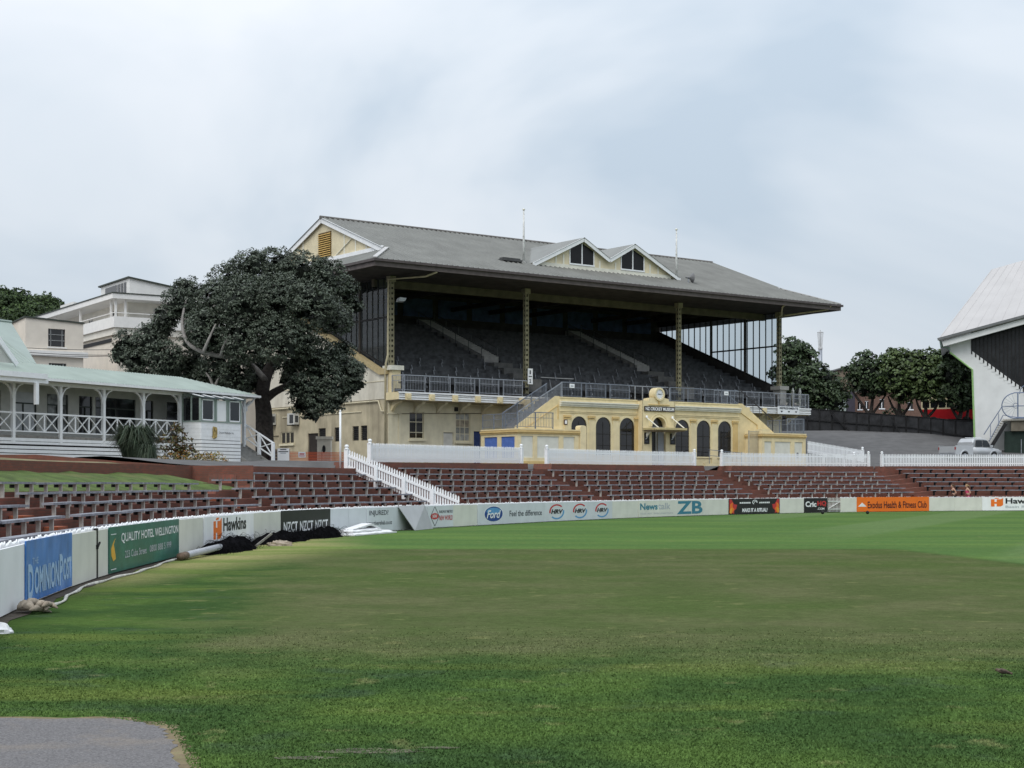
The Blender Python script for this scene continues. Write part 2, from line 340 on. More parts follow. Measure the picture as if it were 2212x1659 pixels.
# worn asphalt apron in the near left corner, with a ragged edge
def ragged(pts, n=14, amp=.05):
    o = []
    for a, b in zip(pts, pts[1:] + pts[:1]):
        a, b = Vector(a), Vector(b)
        for i in range(n): p = a.lerp(b, i / n); o.append((p.x + random.uniform(-amp, amp), p.y + random.uniform(-amp, amp), p.z))
    return o
ap = [(-9, 12.15, .006), (-5.3, 12.12, .006), (-3.05, 12.08, .006), (-2.62, 11.72, .006), (-2.38, 11.0, .006), (-2.10, 10.0, .006), (-1.75, 8.0, .006), (-1.5, 5.0, .006), (-9, 5.0, .006)]
mb = MB(); mb.poly(ragged(ap, 14, .035)); tag(mb.build('path', ASPHL), kind='structure')
mb = MB(); mb.poly(ragged([(x * 1.0 + (.10 if x > -4 else 0), y + .07, .003) for x, y, z in ap], 14, .05)); tag(mb.build('soil_edge', mat('dry soil and roots', (.20, .155, .09), .95, .3, 6, .4, 60, dirt=(.10, .13, .04), dscale=3, damt=.8)), kind='structure')
mb = MB()
for (cx_, cy_, r_) in ((-.95, 10.62, .34), (-1.35, 10.35, .2), (-.5, 10.75, .14)):
    mb.poly([(cx_ + r_ * math.cos(a) * random.uniform(.75, 1.2), cy_ + .32 * r_ * math.sin(a) * random.uniform(.7, 1.25), .004 + .001 * len(mb.f)) for a in np.linspace(0, 2 * math.pi, 26)[:-1]])
tag(mb.build('bare_soil', mat('bare damp soil', (.12, .115, .075), .95, .35, 7, .5, 60, dirt=(.07, .11, .03), dscale=5, damt=1.0)), kind='structure')
# grass blades near the camera
def blades(n):
    y = 9.6 + (RNG.random(n) ** 1.2) * 10.5; x = (RNG.random(n) * 2 - 1) * (y * .335)
    edge = np.interp(y, [9.0, 10.0, 11.0, 11.7, 12.0, 12.2, 12.21], [-1.95, -2.08, -2.36, -2.6, -3.0, -3.2, -9])
    keep = (x > edge + .03) & (x > -8.0) & (RNG.random(n) < np.clip((20.0 - y) / 9.5, 0, 1)); x = x[keep]; y = y[keep]; n = len(x)
    h = RNG.uniform(.007, .016, n); a = RNG.random(n) * 6.283; w = RNG.uniform(.0035, .007, n) * (1 + y / 20); lean = RNG.uniform(.2, .9, n) * h; b = RNG.random(n) * 6.283
    v = np.zeros((n, 3, 3)); v[:, 0, 0] = x - np.cos(a) * w; v[:, 0, 1] = y - np.sin(a) * w; v[:, 1, 0] = x + np.cos(a) * w; v[:, 1, 1] = y + np.sin(a) * w
    v[:, 2, 0] = x + np.cos(b) * lean; v[:, 2, 1] = y + np.sin(b) * lean; v[:, 2, 2] = h
    me = bpy.data.meshes.new('grass'); me.from_pydata(v.reshape(-1, 3).tolist(), [], np.arange(n * 3).reshape(-1, 3).tolist()); return me
gm = TURF.copy(); gm.name = 'turf blades'
for n_ in gm.node_tree.nodes:
    if n_.type == 'BUMP': n_.inputs['Strength'].default_value = 0.0
_vm = [n_ for n_ in gm.node_tree.nodes if n_.type == 'VECT_MATH'][-1]; _b = [n_ for n_ in gm.node_tree.nodes if n_.type == 'BSDF_PRINCIPLED'][0]
_v2 = gm.node_tree.nodes.new('ShaderNodeVectorMath'); _v2.operation = 'SCALE'; _v2.inputs['Scale'].default_value = 1.7; gm.node_tree.links.new(_vm.outputs[0], _v2.inputs[0]); gm.node_tree.links.new(_v2.outputs[0], _b.inputs['Base Color'])
me = blades(260000); me.materials.append(gm)
tag(link('grass', me), 'short mown grass blades of the near outfield', 'grass', kind='stuff')
# ------------------------------------------------------------------ brick material on UVs in metres
def brick_mat(name, c1, c2, mortar):
    mt, t, N, K = nodes_mat(name)
    out = N('ShaderNodeOutputMaterial'); b = N('ShaderNodeBsdfPrincipled'); K(b.outputs[0], out.inputs[0]); b.inputs['Roughness'].default_value = .9; b.inputs['Specular IOR Level'].default_value = .2
    uv = N('ShaderNodeUVMap'); br = N('ShaderNodeTexBrick'); K(uv.outputs[0], br.inputs['Vector'])
    br.inputs['Color1'].default_value = (*c1, 1); br.inputs['Color2'].default_value = (*c2, 1); br.inputs['Mortar'].default_value = (*mortar, 1)
    br.inputs['Scale'].default_value = 1.0; br.inputs['Brick Width'].default_value = .23; br.inputs['Row Height'].default_value = .08; br.inputs['Mortar Size'].default_value = .006; br.inputs['Bias'].default_value = 0.0
    n = N('ShaderNodeTexNoise'); n.inputs['Scale'].default_value = 1.1; n.inputs['Detail'].default_value = 7; n.inputs['Roughness'].default_value = .7; K(uv.outputs[0], n.inputs['Vector'])
    r = N('ShaderNodeMapRange'); r.inputs['From Min'].default_value = .35; r.inputs['From Max'].default_value = .7; r.inputs['To Min'].default_value = .0; r.inputs['To Max'].default_value = .75; K(n.outputs['Fac'], r.inputs['Value'])
    m = N('ShaderNodeMix'); m.data_type = 'RGBA'; K(r.outputs[0], m.inputs['Factor']); K(br.outputs['Color'], m.inputs['A']); m.inputs['B'].default_value = (.110, .066, .052, 1)
    K(m.outputs['Result'], b.inputs['Base Color'])
    bp = N('ShaderNodeBump'); bp.inputs['Strength'].default_value = .6; bp.inputs['Distance'].default_value = .01; bp.invert = True; K(br.outputs['Fac'], bp.inputs['Height']); K(bp.outputs[0], b.inputs['Normal'])
    return mt
BRICK = brick_mat('brick terrace', (.235, .078, .054), (.165, .064, .048), (.13, .092, .075))
BRICKO = brick_mat('orange brick', (.36, .095, .040), (.27, .075, .036), (.16, .10, .07))
# ------------------------------------------------------------------ stepped brick terrace
def prof(s):
    p = [(.10, 0.1), (.10, .13)]
    z6 = seatz(6, s) - .38; p.append((TR(6) - .42, .13)); p.append((TR(6) - .42, max(z6, .2)))
    for k in range(5, 0, -1):
        zk = seatz(k, s) - .38; t0 = TR(k) - .40
        if k == 1 and s < 37.4: zk = 1.62
        p.append((t0, max(seatz(k + 1, s) - .38, .2))); p.append((t0, zk))
    p.append((5.12, p[-1][1])); p.append((5.12, ztop(s))); p.append((6.3, ztop(s) + .01)); return p
ss = sorted(set(list(np.round(np.arange(-8.4, 122.0, .6), 2)) + [32.95, 33.05, 37.35, 37.45, 47.25, 47.35, 64.15, 64.25, 66.65, 66.75, 82.35, 82.45, 84.95, 85.05, 97.05, 97.15, 97.9, 98.0]))
mb = MB(); mb.uvs = []
for a, b in zip(ss, ss[1:]):
    if b - a < .001: continue
    pa, pb = prof(a), prof(b); v = 0
    for i in range(len(pa) - 1):
        d = math.hypot(pa[i+1][0] - pa[i][0], pa[i+1][1] - pa[i][1]); 
        mb.poly([W(a, *pa[i]), W(b, *pb[i]), W(b, *pb[i+1]), W(a, *pa[i+1])]); mb.uvs.append([(a, v), (b, v), (b, v + d), (a, v + d)]); v += d
terr = tag(mb.build('brick_terrace', BRICK), 'stepped brick terrace with bench rows behind the boundary wall', kind='structure')
# brick half steps in the aisles (loose-looking orange ones on the left)
AISLES = [(13.35, 14.75, BRICKO), (32.3, 33.6, BRICKO), (63.95, 65.65, BRICK), (81.85, 84.0, BRICK), (97.1, 98.5, BRICK)]
def uvbox(mb, p, ux, uy, w, d, z0, z1):
    c = [p, p + ux * w, p + ux * w + uy * d, p + uy * d]
    lo = [Vector((q.x, q.y, z0)) for q in c]; hi = [Vector((q.x, q.y, z1)) for q in c]
    for i in range(4):
        j = (i + 1) % 4; ln = (c[j] - c[i]).length
        mb.poly([lo[i], lo[j], hi[j], hi[i]]); mb.uvs.append([(0, 0), (ln, 0), (ln, z1 - z0), (0, z1 - z0)])
    mb.poly(hi); mb.uvs.append([(0, 0), (w, 0), (w, d), (0, d)])
for s0, s1, m in AISLES:
    for k in range(1, 7):
        if k == 1 and s0 < 33: continue
        z0 = (seatz(k + 1, s0 + .5) - .38) if k < 6 else .13; z1 = seatz(k, s0 + .5) - .38
        t0 = TR(k) - .40 if k < 6 else TR(6) - .42
        a = wang((s0 + s1) / 2); ux = Vector((math.cos(a), math.sin(a), 0)); uy = Vector((-math.sin(a), math.cos(a), 0))
        mb = MB(); mb.uvs = []; uvbox(mb, W(s0 + .03, t0 - .33), ux, uy, (s1 - s0) * (.62 if m is BRICKO else .9), .325, z0 + .003, (z0 + z1) / 2)
        mb.build('half_step', m, terr)
# ------------------------------------------------------------------ ground behind the terraces
mb = MB()
tt = [6.2, 7, 8, 9, 10, 11, 12, 13, 14.5, 16, 18, 20, 22.5, 25, 30, 36, 43, 50, 60, 72, 90, 115, 150]
def grz(s, t, p):
    z = gz(p.x, p.y); k = sst(6.2, 12.5, t)
    return (ztop(s) + .005) * (1 - k) + z * k
sl = sorted(set(list(np.arange(-8.4, 121.0, 1.1)) + [32.9, 33.1, 37.4, 47.2, 47.4]))
for a, b in zip(sl, sl[1:]):
    for c, d in zip(tt, tt[1:]):
        if b < 37.45 and d <= 25.1: continue
        q = []
        for s_, t_ in ((a, c), (b, c), (b, d), (a, d)):
            p = W(s_, t_); q.append((p.x, p.y, grz(s_, t_, p)))
        mb.poly(q)
tag(mb.build('forecourt', mat('forecourt asphalt', (.115, .113, .113), .95, .12, 1.2, .2, 80, dirt=(.09, .088, .088), dscale=.35, damt=.7)), kind='structure')
# grass bank on the left, brick edging above it
BANK = mat('bank grass', (.075, .115, .025), .95, .25, 2.2, .6, 30, dirt=(.15, .135, .06), dscale=.7, damt=.7)
DRY = mat('dry garden soil and grass', (.21, .175, .10), .95, .3, 1.5, .6, 20, dirt=(.11, .125, .045), dscale=1.0, damt=.8)
bs = list(np.arange(-8.4, 37.3, .8)) + [37.42]
def bk(s, t, z): p = W(s, t); return (p.x, p.y, z)
def wob(s, t): return .03 * math.sin(s * 1.7 + t * 2.1) + .02 * math.sin(s * 3.9 + t)
bt = [(4.40, 1.60), (4.9, 1.78), (5.6, 1.96), (6.3, 2.10), (7.0, 2.20)]
def bz(s, i): k = sst(38.5, 35.0, s); return (1.62 + (bt[i][1] - 1.62) * (.25 + .75 * k)) + (wob(s, bt[i][0]) if i else 0)
mb = MB(); gb = MB(); wlb = MB(); wlb.uvs = []
wz = lambda s: 2.24 + .24 * sst(12, 22, s)
st_ = [(7.03, None), (8.2, 2.50), (10.0, 2.62), (14.0, 2.80), (26.0, 2.88)]
for a, b in zip(bs, bs[1:]):
    for i in range(4): mb.poly([bk(a, bt[i][0], bz(a, i)), bk(b, bt[i][0], bz(b, i)), bk(b, bt[i+1][0], bz(b, i+1)), bk(a, bt[i+1][0], bz(a, i+1))])
    if b > 10.5: wlb.poly([bk(a, 7.0, 1.5), bk(b, 7.0, 1.5), bk(b, 7.0, wz(b) + .06), bk(a, 7.0, wz(a) + .06)]); wlb.uvs.append([(a, 0), (b, 0), (b, wz(b) - 1.44), (a, wz(a) - 1.44)]); wlb.poly([bk(a, 7.0, wz(a) + .06), bk(b, 7.0, wz(b) + .06), bk(b, 7.25, wz(b) + .06), bk(a, 7.25, wz(a) + .06)]); wlb.uvs.append([(a, 0), (b, 0), (b, .25), (a, .25)])
    for i in range(4):
        f = lambda s, k: wz(s) if k == 0 else st_[k][1] + wob(s, st_[k][0])
        gb.poly([bk(a, st_[i][0], f(a, i)), bk(b, st_[i][0], f(b, i)), bk(b, st_[i+1][0], f(b, i+1)), bk(a, st_[i+1][0], f(a, i+1))])
tag(mb.build('grass_bank', BANK, smooth=True), kind='structure'); tag(gb.build('garden_bed', DRY, smooth=True), kind='structure')
for t0, t1 in ((4.4, 5.5), (5.5, 7.3)): wlb.poly([bk(37.4, t0, 1.4), bk(37.4, t1, 1.4), bk(37.4, t1, 2.53), bk(37.4, t0, 2.53)]); wlb.uvs.append([(0, 0), (t1 - t0, 0), (t1 - t0, 1.1), (0, 1.1)])
for t0, t1, z0, z1 in ((7.3, 10, 2.53, 2.7), (10, 14, 2.7, 3.0), (14, 26, 3.0, 3.04)): wlb.poly([bk(37.4, t0, 1.9), bk(37.4, t1, 1.9), bk(37.4, t1, z1), bk(37.4, t0, z0)]); wlb.uvs.append([(t0, 0), (t1, 0), (t1, 1.1), (t0, 1.1)])
tag(wlb.build('retaining_wall', BRICK), 'low curved brick retaining wall between the grass bank and the pavilion garden', 'wall')
mb = MB(); vo = Vector((-21.34, 67.3, 0)); vu = Vector((.466, .885, 0)); vv_ = Vector((-.885, .466, 0))
def gb2(a, b):
    p = vo + vu * a + vv_ * b; return (p.x, p.y, gz(p.x, p.y) + .025 + .02 * math.sin(a * 2.1 + b * 3) + .03 * sst(-5, -1, b))
for a in np.arange(-9.5, 13.6, .6):
    for b in np.arange(-4.4, .3, .55): mb.poly([gb2(a, b), gb2(a + .6, b), gb2(a + .6, b + .55), gb2(a, b + .55)])
tag(mb.build('garden_bed', DRY, smooth=True), kind='structure')
# ------------------------------------------------------------------ boundary wall: picket fence faced with boards
def seg_frame(s0, s1, t=0.0):
    a, b = W(s0, t), W(s1, t); d = b - a; return a, d.length, math.atan2(d.y, d.x)
PW = mat('white hoarding board', (.82, .83, .84), .5, .04, 1.5, dirt=(.55, .54, .5), dscale=1.0, damt=.3, streak=True)
PC = mat('cream hoarding board', (.67, .67, .60), .5, .05, 1.5, dirt=(.5, .5, .45), dscale=.8, damt=.35, streak=True)
PG = mat('grey hoarding board', (.62, .65, .68), .45, .05, 1.5)
bw = thing('boundary_wall', 'long white picket boundary wall faced with plain and printed boards round the field', 'wall', (W(0).x, W(0).y, 0))
o0 = W(0)
PB = [(-330, -110, PW), (-110, 49.5, PW), (49.5, 150, PW), (150, 206, PC), (210, 231, PC), (231, 307, PW), (307, 382.7, PW), (382.7, 437, PC), (437, 545, PW), (545, 605, PC), (605, 711, PW), (711, 752, PG), (752, 790, PG), (790, 847, PG), (847, 923, PG), (923, 977, PG), (977, 1030, PC), (1030, 1103, PG), (1103, 1175, PG), (1175, 1248, PG), (1248, 1321, PG), (1321, 1378, PC), (1378, 1450, PC), (1450, 1522, PC), (1522, 1573, PC), (1573, 1628, PC), (1628, 1683, PC), (1683, 1736, PC), (1736, 1787, PC), (1815, 1850, PC), (1850, 1928, PC), (1928, 2006, PC), (2006, 2062, PC), (2062, 2121, PC), (2121, 2212, PW), (2212, 2290, PW), (2290, 2380, PC), (2380, 2480, PC)]
for a, b, m in PB:
    s0, s1 = s_at(a), s_at(b)
    if a < -100: s0, s1 = (-8.5, -4.0) if a < -200 else (-4.0, s_at(49.5))
    p, ln, an = seg_frame(s0, s1)
    mb = MB(); mb.bx(.006, ln - .006, -.02, .02, .03, .925 + random.uniform(-.012, .012)); o = mb.build('panel', m, bw); o.location = p - o0; o.rotation_euler = (0, 0, an)
mb = MB(); s = -8.5
while s < 121:
    if not (s_at(1787) < s < s_at(1815)):
        p = W(s, .05) - o0; a = wang(s); ux = Vector((math.cos(a), math.sin(a), 0)) * .032; uy = Vector((-math.sin(a), math.cos(a), 0)) * .02; h = random.uniform(.965, 1.01)
        mb.prism([p - ux, p + ux, p + ux + Vector((0, 0, h - .035)), p + Vector((0, 0, h)), p - ux + Vector((0, 0, h - .035))], uy)
    s += .098
o = mb.build('picket', WHITE2, bw); o['kind'] = 'stuff'
mb = MB(); p, ln, an = seg_frame(s_at(205.5), s_at(210.5)); mb.bx(0, ln, -.015, .03, .0, .97); o = mb.build('gate_gap', BLACK, bw); o.location = p - o0; o.rotation_euler = (0, 0, an)
mb = MB(); mb.bar((.0, -.05, .62), (.16, -.06, .70), .03, .03).bx(-.02, .04, -.06, -.02, .58, .66); o = mb.build('gate_latch', BLACK, bw); o.location = p - o0; o.rotation_euler = (0, 0, an)
# open picket gate by the black sign
s0, s1 = s_at(1788), s_at(1814); p, ln, an = seg_frame(s0, s1)
gt = thing('picket_gate', 'weathered white picket gate with diagonal brace beside the black sign on the boundary wall', 'gate', (p.x, p.y, 0), an)
GW = mat('weathered white paint', (.66, .66, .64), .7, .15, 6, dirt=(.2, .22, .2), dscale=3, damt=.8)
x = .04
while x < ln - .03:
    mb = MB(); mb.prism([(x - .03, 0, .05), (x + .03, 0, .05), (x + .03, 0, .92), (x, 0, .97), (x - .03, 0, .92)], (0, .018, 0)); mb.build('picket', GW, gt); x += .135
for z in (.22, .72):
    mb = MB(); mb.bx(0, ln, -.03, -.002, z - .04, z + .04); mb.build('rail', GW, gt)
mb = MB(); mb.bar((.05, -.035, .26), (ln - .05, -.035, .68), .02, .07, up=(0, 1, 0)); mb.build('brace', GW, gt)
# ------------------------------------------------------------------ lettering
def text_mesh(txt, w, h, bold=0.0, shear=0.0, spacing=1.0, nokern=False):
    cu = bpy.data.curves.new('lettering', 'FONT'); cu.body = txt; cu.offset = bold; cu.shear = shear; cu.space_character = spacing; cu.resolution_u = 3
    ob = bpy.data.objects.new('lettering', cu); COL.objects.link(ob)
    dg_ = bpy.context.evaluated_depsgraph_get(); me = bpy.data.meshes.new_from_object(ob.evaluated_get(dg_))
    bpy.data.objects.remove(ob); bpy.data.curves.remove(cu)
    n = len(me.vertices); co = np.zeros(n * 3); me.vertices.foreach_get('co', co); co = co.reshape(-1, 3)
    mn, mx_ = co.min(0), co.max(0); sx_ = w / (mx_[0] - mn[0]); sy_ = h / (mx_[1] - mn[1])
    out = np.zeros_like(co); out[:, 0] = (co[:, 0] - (mn[0] + mx_[0]) / 2) * sx_; out[:, 2] = (co[:, 1] - (mn[1] + mx_[1]) / 2) * sy_
    me.vertices.foreach_set('co', out.ravel()); me.update(); return me
PM = {}
def ink(name, c, r=.5): return mat('print ' + name, c, r, .06, 6)
I_W = ink('white', (.78, .79, .8)); I_K = ink('black', (.012, .012, .014)); I_B = ink('blue', (.045, .17, .50)); I_BL = ink('pale blue', (.36, .52, .72)); I_G = ink('green', (.012, .115, .085)); I_O = ink('orange', (.75, .17, .03)); I_DG = ink('dark grey', (.05, .055, .07))
I_R = ink('red', (.50, .035, .035)); I_Y = ink('yellow', (.70, .38, .04)); I_T = ink('teal', (.04, .20, .28)); I_LG = ink('light grey', (.42, .45, .48)); I_FB = ink('navy', (.015, .06, .24)); I_OR = ink('vivid orange', (.78, .17, .02)); I_SB = ink('sky blue', (.10, .30, .55))
def put(parent, me, x, y, z, m, name='lettering'):
    me.materials.clear(); me.materials.append(m); o = link(name, me, parent, (x, y, z)); return o
def text(parent, txt, x, z, w, h, m, bold=0., shear=0., y=-.052, spacing=1.0): return put(parent, text_mesh(txt, w, h, bold, shear, spacing), x, y, z, m)
def shape(parent, name, pts, m, y=-.05, th=.004):
    mb = MB(); mb.prism([(a, y, b) for a, b in pts], (0, th, 0)); return mb.build(name, m, parent)
def arc(parent, name, cx_, cz, r0, r1, a0, a1, m, y=-.05, sx_=1.0, n=22):
    A = [math.radians(a0 + (a1 - a0) * i / n) for i in range(n + 1)]
    pts = [(cx_ + r1 * math.cos(a) * sx_, cz + r1 * math.sin(a)) for a in A] + [(cx_ + r0 * math.cos(a) * sx_, cz + r0 * math.sin(a)) for a in reversed(A)]
    mb = MB()
    for i in range(n):
        q = [pts[i], pts[i+1], pts[2*n + 1 - (i+1)], pts[2*n + 1 - i]]; mb.poly([(a, y, b) for a, b in q])
    return mb.build(name, m, parent)
def ell(cx_, cz, rx, rz_, n=28): return [(cx_ + rx * math.cos(2 * math.pi * i / n), cz + rz_ * math.sin(2 * math.pi * i / n)) for i in range(n)]
def sign(x0, x1, label, m, z0=.04, z1=.93, wrinkle=False):
    p, ln, an = seg_frame(s_at(x0), s_at(x1)); mid = W((s_at(x0) + s_at(x1)) / 2)
    c = p + Vector((math.cos(an), math.sin(an), 0)) * (ln / 2)
    t = thing('advertising_sign', label, 'sign', (c.x, c.y, 0), an, 'advertising signs on the boundary wall')
    mb = MB(); mb.bx(-ln / 2 + .004, ln / 2 - .004, -.046, -.024, z0, z1); mb.build('board', m, t); return t, ln
SB = mat('blue sign sheet', (.055, .20, .56), .35, .2, 1.6, dirt=(.25, .38, .66), dscale=1.4, damt=.5)
t, w = sign(49.5, 150, 'blue newspaper sign with tall pale lettering, nearest the camera on the wall', SB, .05, .97)
text(t, 'OMINION', -.09 * w, .35, .52 * w, .42, I_BL, .035); text(t, 'OST', .37 * w, .38, .20 * w, .38, I_BL, .035); text(t, 'D', -.42 * w, .35, .10 * w, .54, I_BL, .04); text(t, 'P', .225 * w, .39, .08 * w, .52, I_BL, .04); text(t, 'THE', -.33 * w, .65, .12 * w, .1, I_BL)
t, w = sign(231, 382.7, 'green hotel sign with white lettering and small yellow flame emblem on the wall', mat('green sign sheet', (.012, .125, .09), .35, .15, 1.5, dirt=(.03, .2, .15), dscale=1, damt=.6), .04, .955)
text(t, 'QUALITY HOTEL WELLINGTON', .06 * w, .70, .84 * w, .22, I_W, .012); text(t, '223 Cuba Street', -.17 * w, .36, .29 * w, .15, I_LG, .01); text(t, '0800 888 5 999', .19 * w, .37, .34 * w, .15, I_LG, .01)
shape(t, 'emblem', [(-.475 * w, .38), (-.455 * w, .27), (-.425 * w, .31), (-.435 * w, .46), (-.45 * w, .6), (-.43 * w, .72), (-.46 * w, .62), (-.48 * w, .52)], I_Y); shape(t, 'emblem_bar', [(-.48 * w, .80), (-.42 * w, .80), (-.42 * w, .815), (-.48 * w, .815)], I_W); shape(t, 'emblem_bar', [(-.48 * w, .10), (-.42 * w, .10), (-.42 * w, .115), (-.48 * w, .115)], I_W)
def hawkins(t, f, w):
    lw = .155 * w; x = f * w; sx = lw / .34
    P = lambda q: [(x + a * sx, b) for a, b in q]
    shape(t, 'logo', P([(0, .30), (.10, .30), (.10, .48), (.16, .48), (.16, .30), (.27, .30), (.34, .40), (.34, .88), (.27, .80), (.16, .80), (.16, .62), (.10, .62), (.10, .80), (0, .80)]), I_OR)
    shape(t, 'logo_top', P([(.09, .83), (.2, .83), (.24, .89), (.13, .89)]), I_OR)
    text(t, 'Hawkins', x + lw + .03 * w + .235 * w, .68, .47 * w, .38, I_K, .03); text(t, 'Basin Reserve', x + lw + .03 * w + .24 * w, .28, .48 * w, .17, I_LG, .012)
t, w = sign(437, 545, 'white construction-company sign with orange block logo, half hidden by black netting', PW); hawkins(t, -.33, w)
t, w = sign(605, 711, 'black sign repeating four white letters three times behind black netting', mat('black sign sheet', (.014, .015, .016), .4, .2, 3), .04, .955)
for i in (-1, 0, 1): text(t, 'NZCT', i * .315 * w - .01 * w, .42, .27 * w, .34, I_W, .02)
t, w = sign(790, 847, 'pale grey clinic sign asking INJURED in dark capitals', PG); text(t, 'INJURED?', -.05 * w, .71, .72 * w, .24, I_DG, .015); text(t, 'proactiverehab.co.nz', -.02 * w, .33, .94 * w, .21, I_DG, .008)
t, w = sign(923, 977, 'pale supermarket sign with black diamond and red lettering', PG)
x = -.25 * w
dx = .17 * w
for a, b in (((x - dx, .5), (x, .90)), ((x, .90), (x + dx, .5)), ((x + dx, .5), (x, .10)), ((x, .10), (x - dx, .5))):
    mb = MB(); mb.bar((a[0], -.05, a[1]), (b[0], -.05, b[1]), .004, .028, up=(0, 1, 0)); mb.v = [(p[0], p[1], p[2]) for p in mb.v]; mb.build('diamond_edge', I_K, t)
shape(t, 'red_oval', ell(x, .5, .15 * w, .13), I_R); text(t, 'NW', x, .5, .17 * w, .14, I_W, .02, y=-.056); text(t, 'RAILWAY METRO', .20 * w, .68, .54 * w, .12, I_DG, .01); text(t, 'NEW WORLD', .20 * w, .42, .54 * w, .20, I_R, .015)
t, w = sign(1030, 1175, 'pale grey car-maker sign with blue oval and dark slogan', PG, .03, .94)
x = -.28 * w; shape(t, 'oval_rim', ell(x, .49, .135 * w, .36), I_W, -.048); shape(t, 'oval', ell(x, .49, .128 * w, .335), I_FB, -.052); shape(t, 'oval_shine', ell(x, .62, .10 * w, .15), I_SB, -.0535, .002); text(t, 'Ford', x, .48, .20 * w, .36, I_W, .02, .35, y=-.058); text(t, 'Feel the difference', .20 * w, .48, .50 * w, .27, I_DG, .012)
t, w = sign(1175, 1321, 'pale grey sign with three round red and blue arc logos', PG, .03, .94)
for i in (-1, 0, 1):
    x = i * .335 * w + .0
    arc(t, 'red_arc', x, .48, .30, .37, 45, 190, I_R, sx_=.105 * w / .37); arc(t, 'blue_arc', x, .48, .30, .37, 225, 372, I_SB, sx_=.105 * w / .37); text(t, 'HRV', x + .004 * w, .49, .17 * w, .22, I_K, .05, .25)
t, w = sign(1378, 1522, 'cream radio-station sign with large teal letters ZB', PC, .035, .935)
text(t, 'News', -.355 * w, .60, .25 * w, .36, I_T, .03); text(t, 'talk', -.13 * w, .61, .18 * w, .36, I_LG, .02); text(t, 'ZB', .255 * w, .50, .40 * w, .74, I_T, .03); text(t, '1035 AM  WELLINGTON', -.24 * w, .22, .46 * w, .09, I_LG)
t, w = sign(1573, 1683, 'black sign with red and orange flames at both ends and white slogan', mat('black vinyl banner', (.014, .013, .014), .4, .2, 3), .02, .955)
for sx_ in (-1, 1):
    fl = lambda q: [(sx_ * a * w, b) for a, b in (q if sx_ > 0 else q[::1])]
    shape(t, 'flame', fl([(.49, .90), (.455, .93), (.40, .62), (.345, .60), (.36, .36), (.40, .24), (.40, .06), (.44, .10), (.485, .30)]), I_R, -.050)
    shape(t, 'flame', fl([(.475, .62), (.43, .74), (.43, .45), (.395, .34), (.42, .16), (.455, .05), (.49, .12)]), I_OR, -.054); shape(t, 'flame', fl([(.47, .34), (.44, .42), (.445, .22), (.46, .06), (.485, .1)]), I_Y, -.058)
arc(t, 'swirl', 0, .74, .10, .14, -20, 250, I_W, sx_=.05 * w / .14); arc(t, 'swirl', .01 * w, .72, .045, .075, 20, 200, I_W, sx_=.05 * w / .14)
for x in (-.19, .19):
    for i in range(6): shape(t, 'small_print', [((x + (i - 2.5) * .036 - .014) * w, .66), ((x + (i - 2.5) * .036 + .014) * w, .66), ((x + (i - 2.5) * .036 + .016) * w, .75), ((x + (i - 2.5) * .036 - .012) * w, .75)], I_W)
text(t, 'MAKE IT A RITUAL!', .0, .26, .50 * w, .24, I_W, .04, .15)
t, w = sign(1736, 1787, 'small square black sign with white and red website lettering', mat('black vinyl banner', (.014, .013, .014)), .03, .95)
text(t, 'Cric', -.22 * w, .56, .46 * w, .36, I_W, .04); text(t, 'HQ', .24 * w, .58, .38 * w, .36, I_R, .05); text(t, '.COM', .2 * w, .26, .30 * w, .14, I_W, .02)
t, w = sign(1850, 2006, 'long orange health club sign with dark lettering', mat('orange vinyl banner', (.80, .17, .015), .45, .06, 1.2), .03, .985)
text(t, 'Exodus Health & Fitness Club', .055 * w, .47, .82 * w, .46, mat('print maroon', (.07, .012, .012), .5, .06), .02); shape(t, 'mountain', [(-.485 * w, .36), (-.37 * w, .36), (-.43 * w, .62)], I_W)
t, w = sign(2121, 2290, 'white construction-company sign with orange block logo at the right edge of view', PW, .03, .94); hawkins(t, -.39, w)
# grey board leaning against the wall
p, ln, an = seg_frame(s_at(857), s_at(921)); t = thing('leaning_board', 'plain grey board leaning against the wall beside the clinic sign', 'board', (p.x, p.y, 0), an)
mb = MB(); mb.prism([(.35, -.62, .01), (ln, -.30, .01), (ln - .28, -.06, .97), (.0, -.06, .97)], (0, .03, .0)); mb.build('board', mat('grey plastic board', (.36, .37, .38), .5, .05, 2), t)
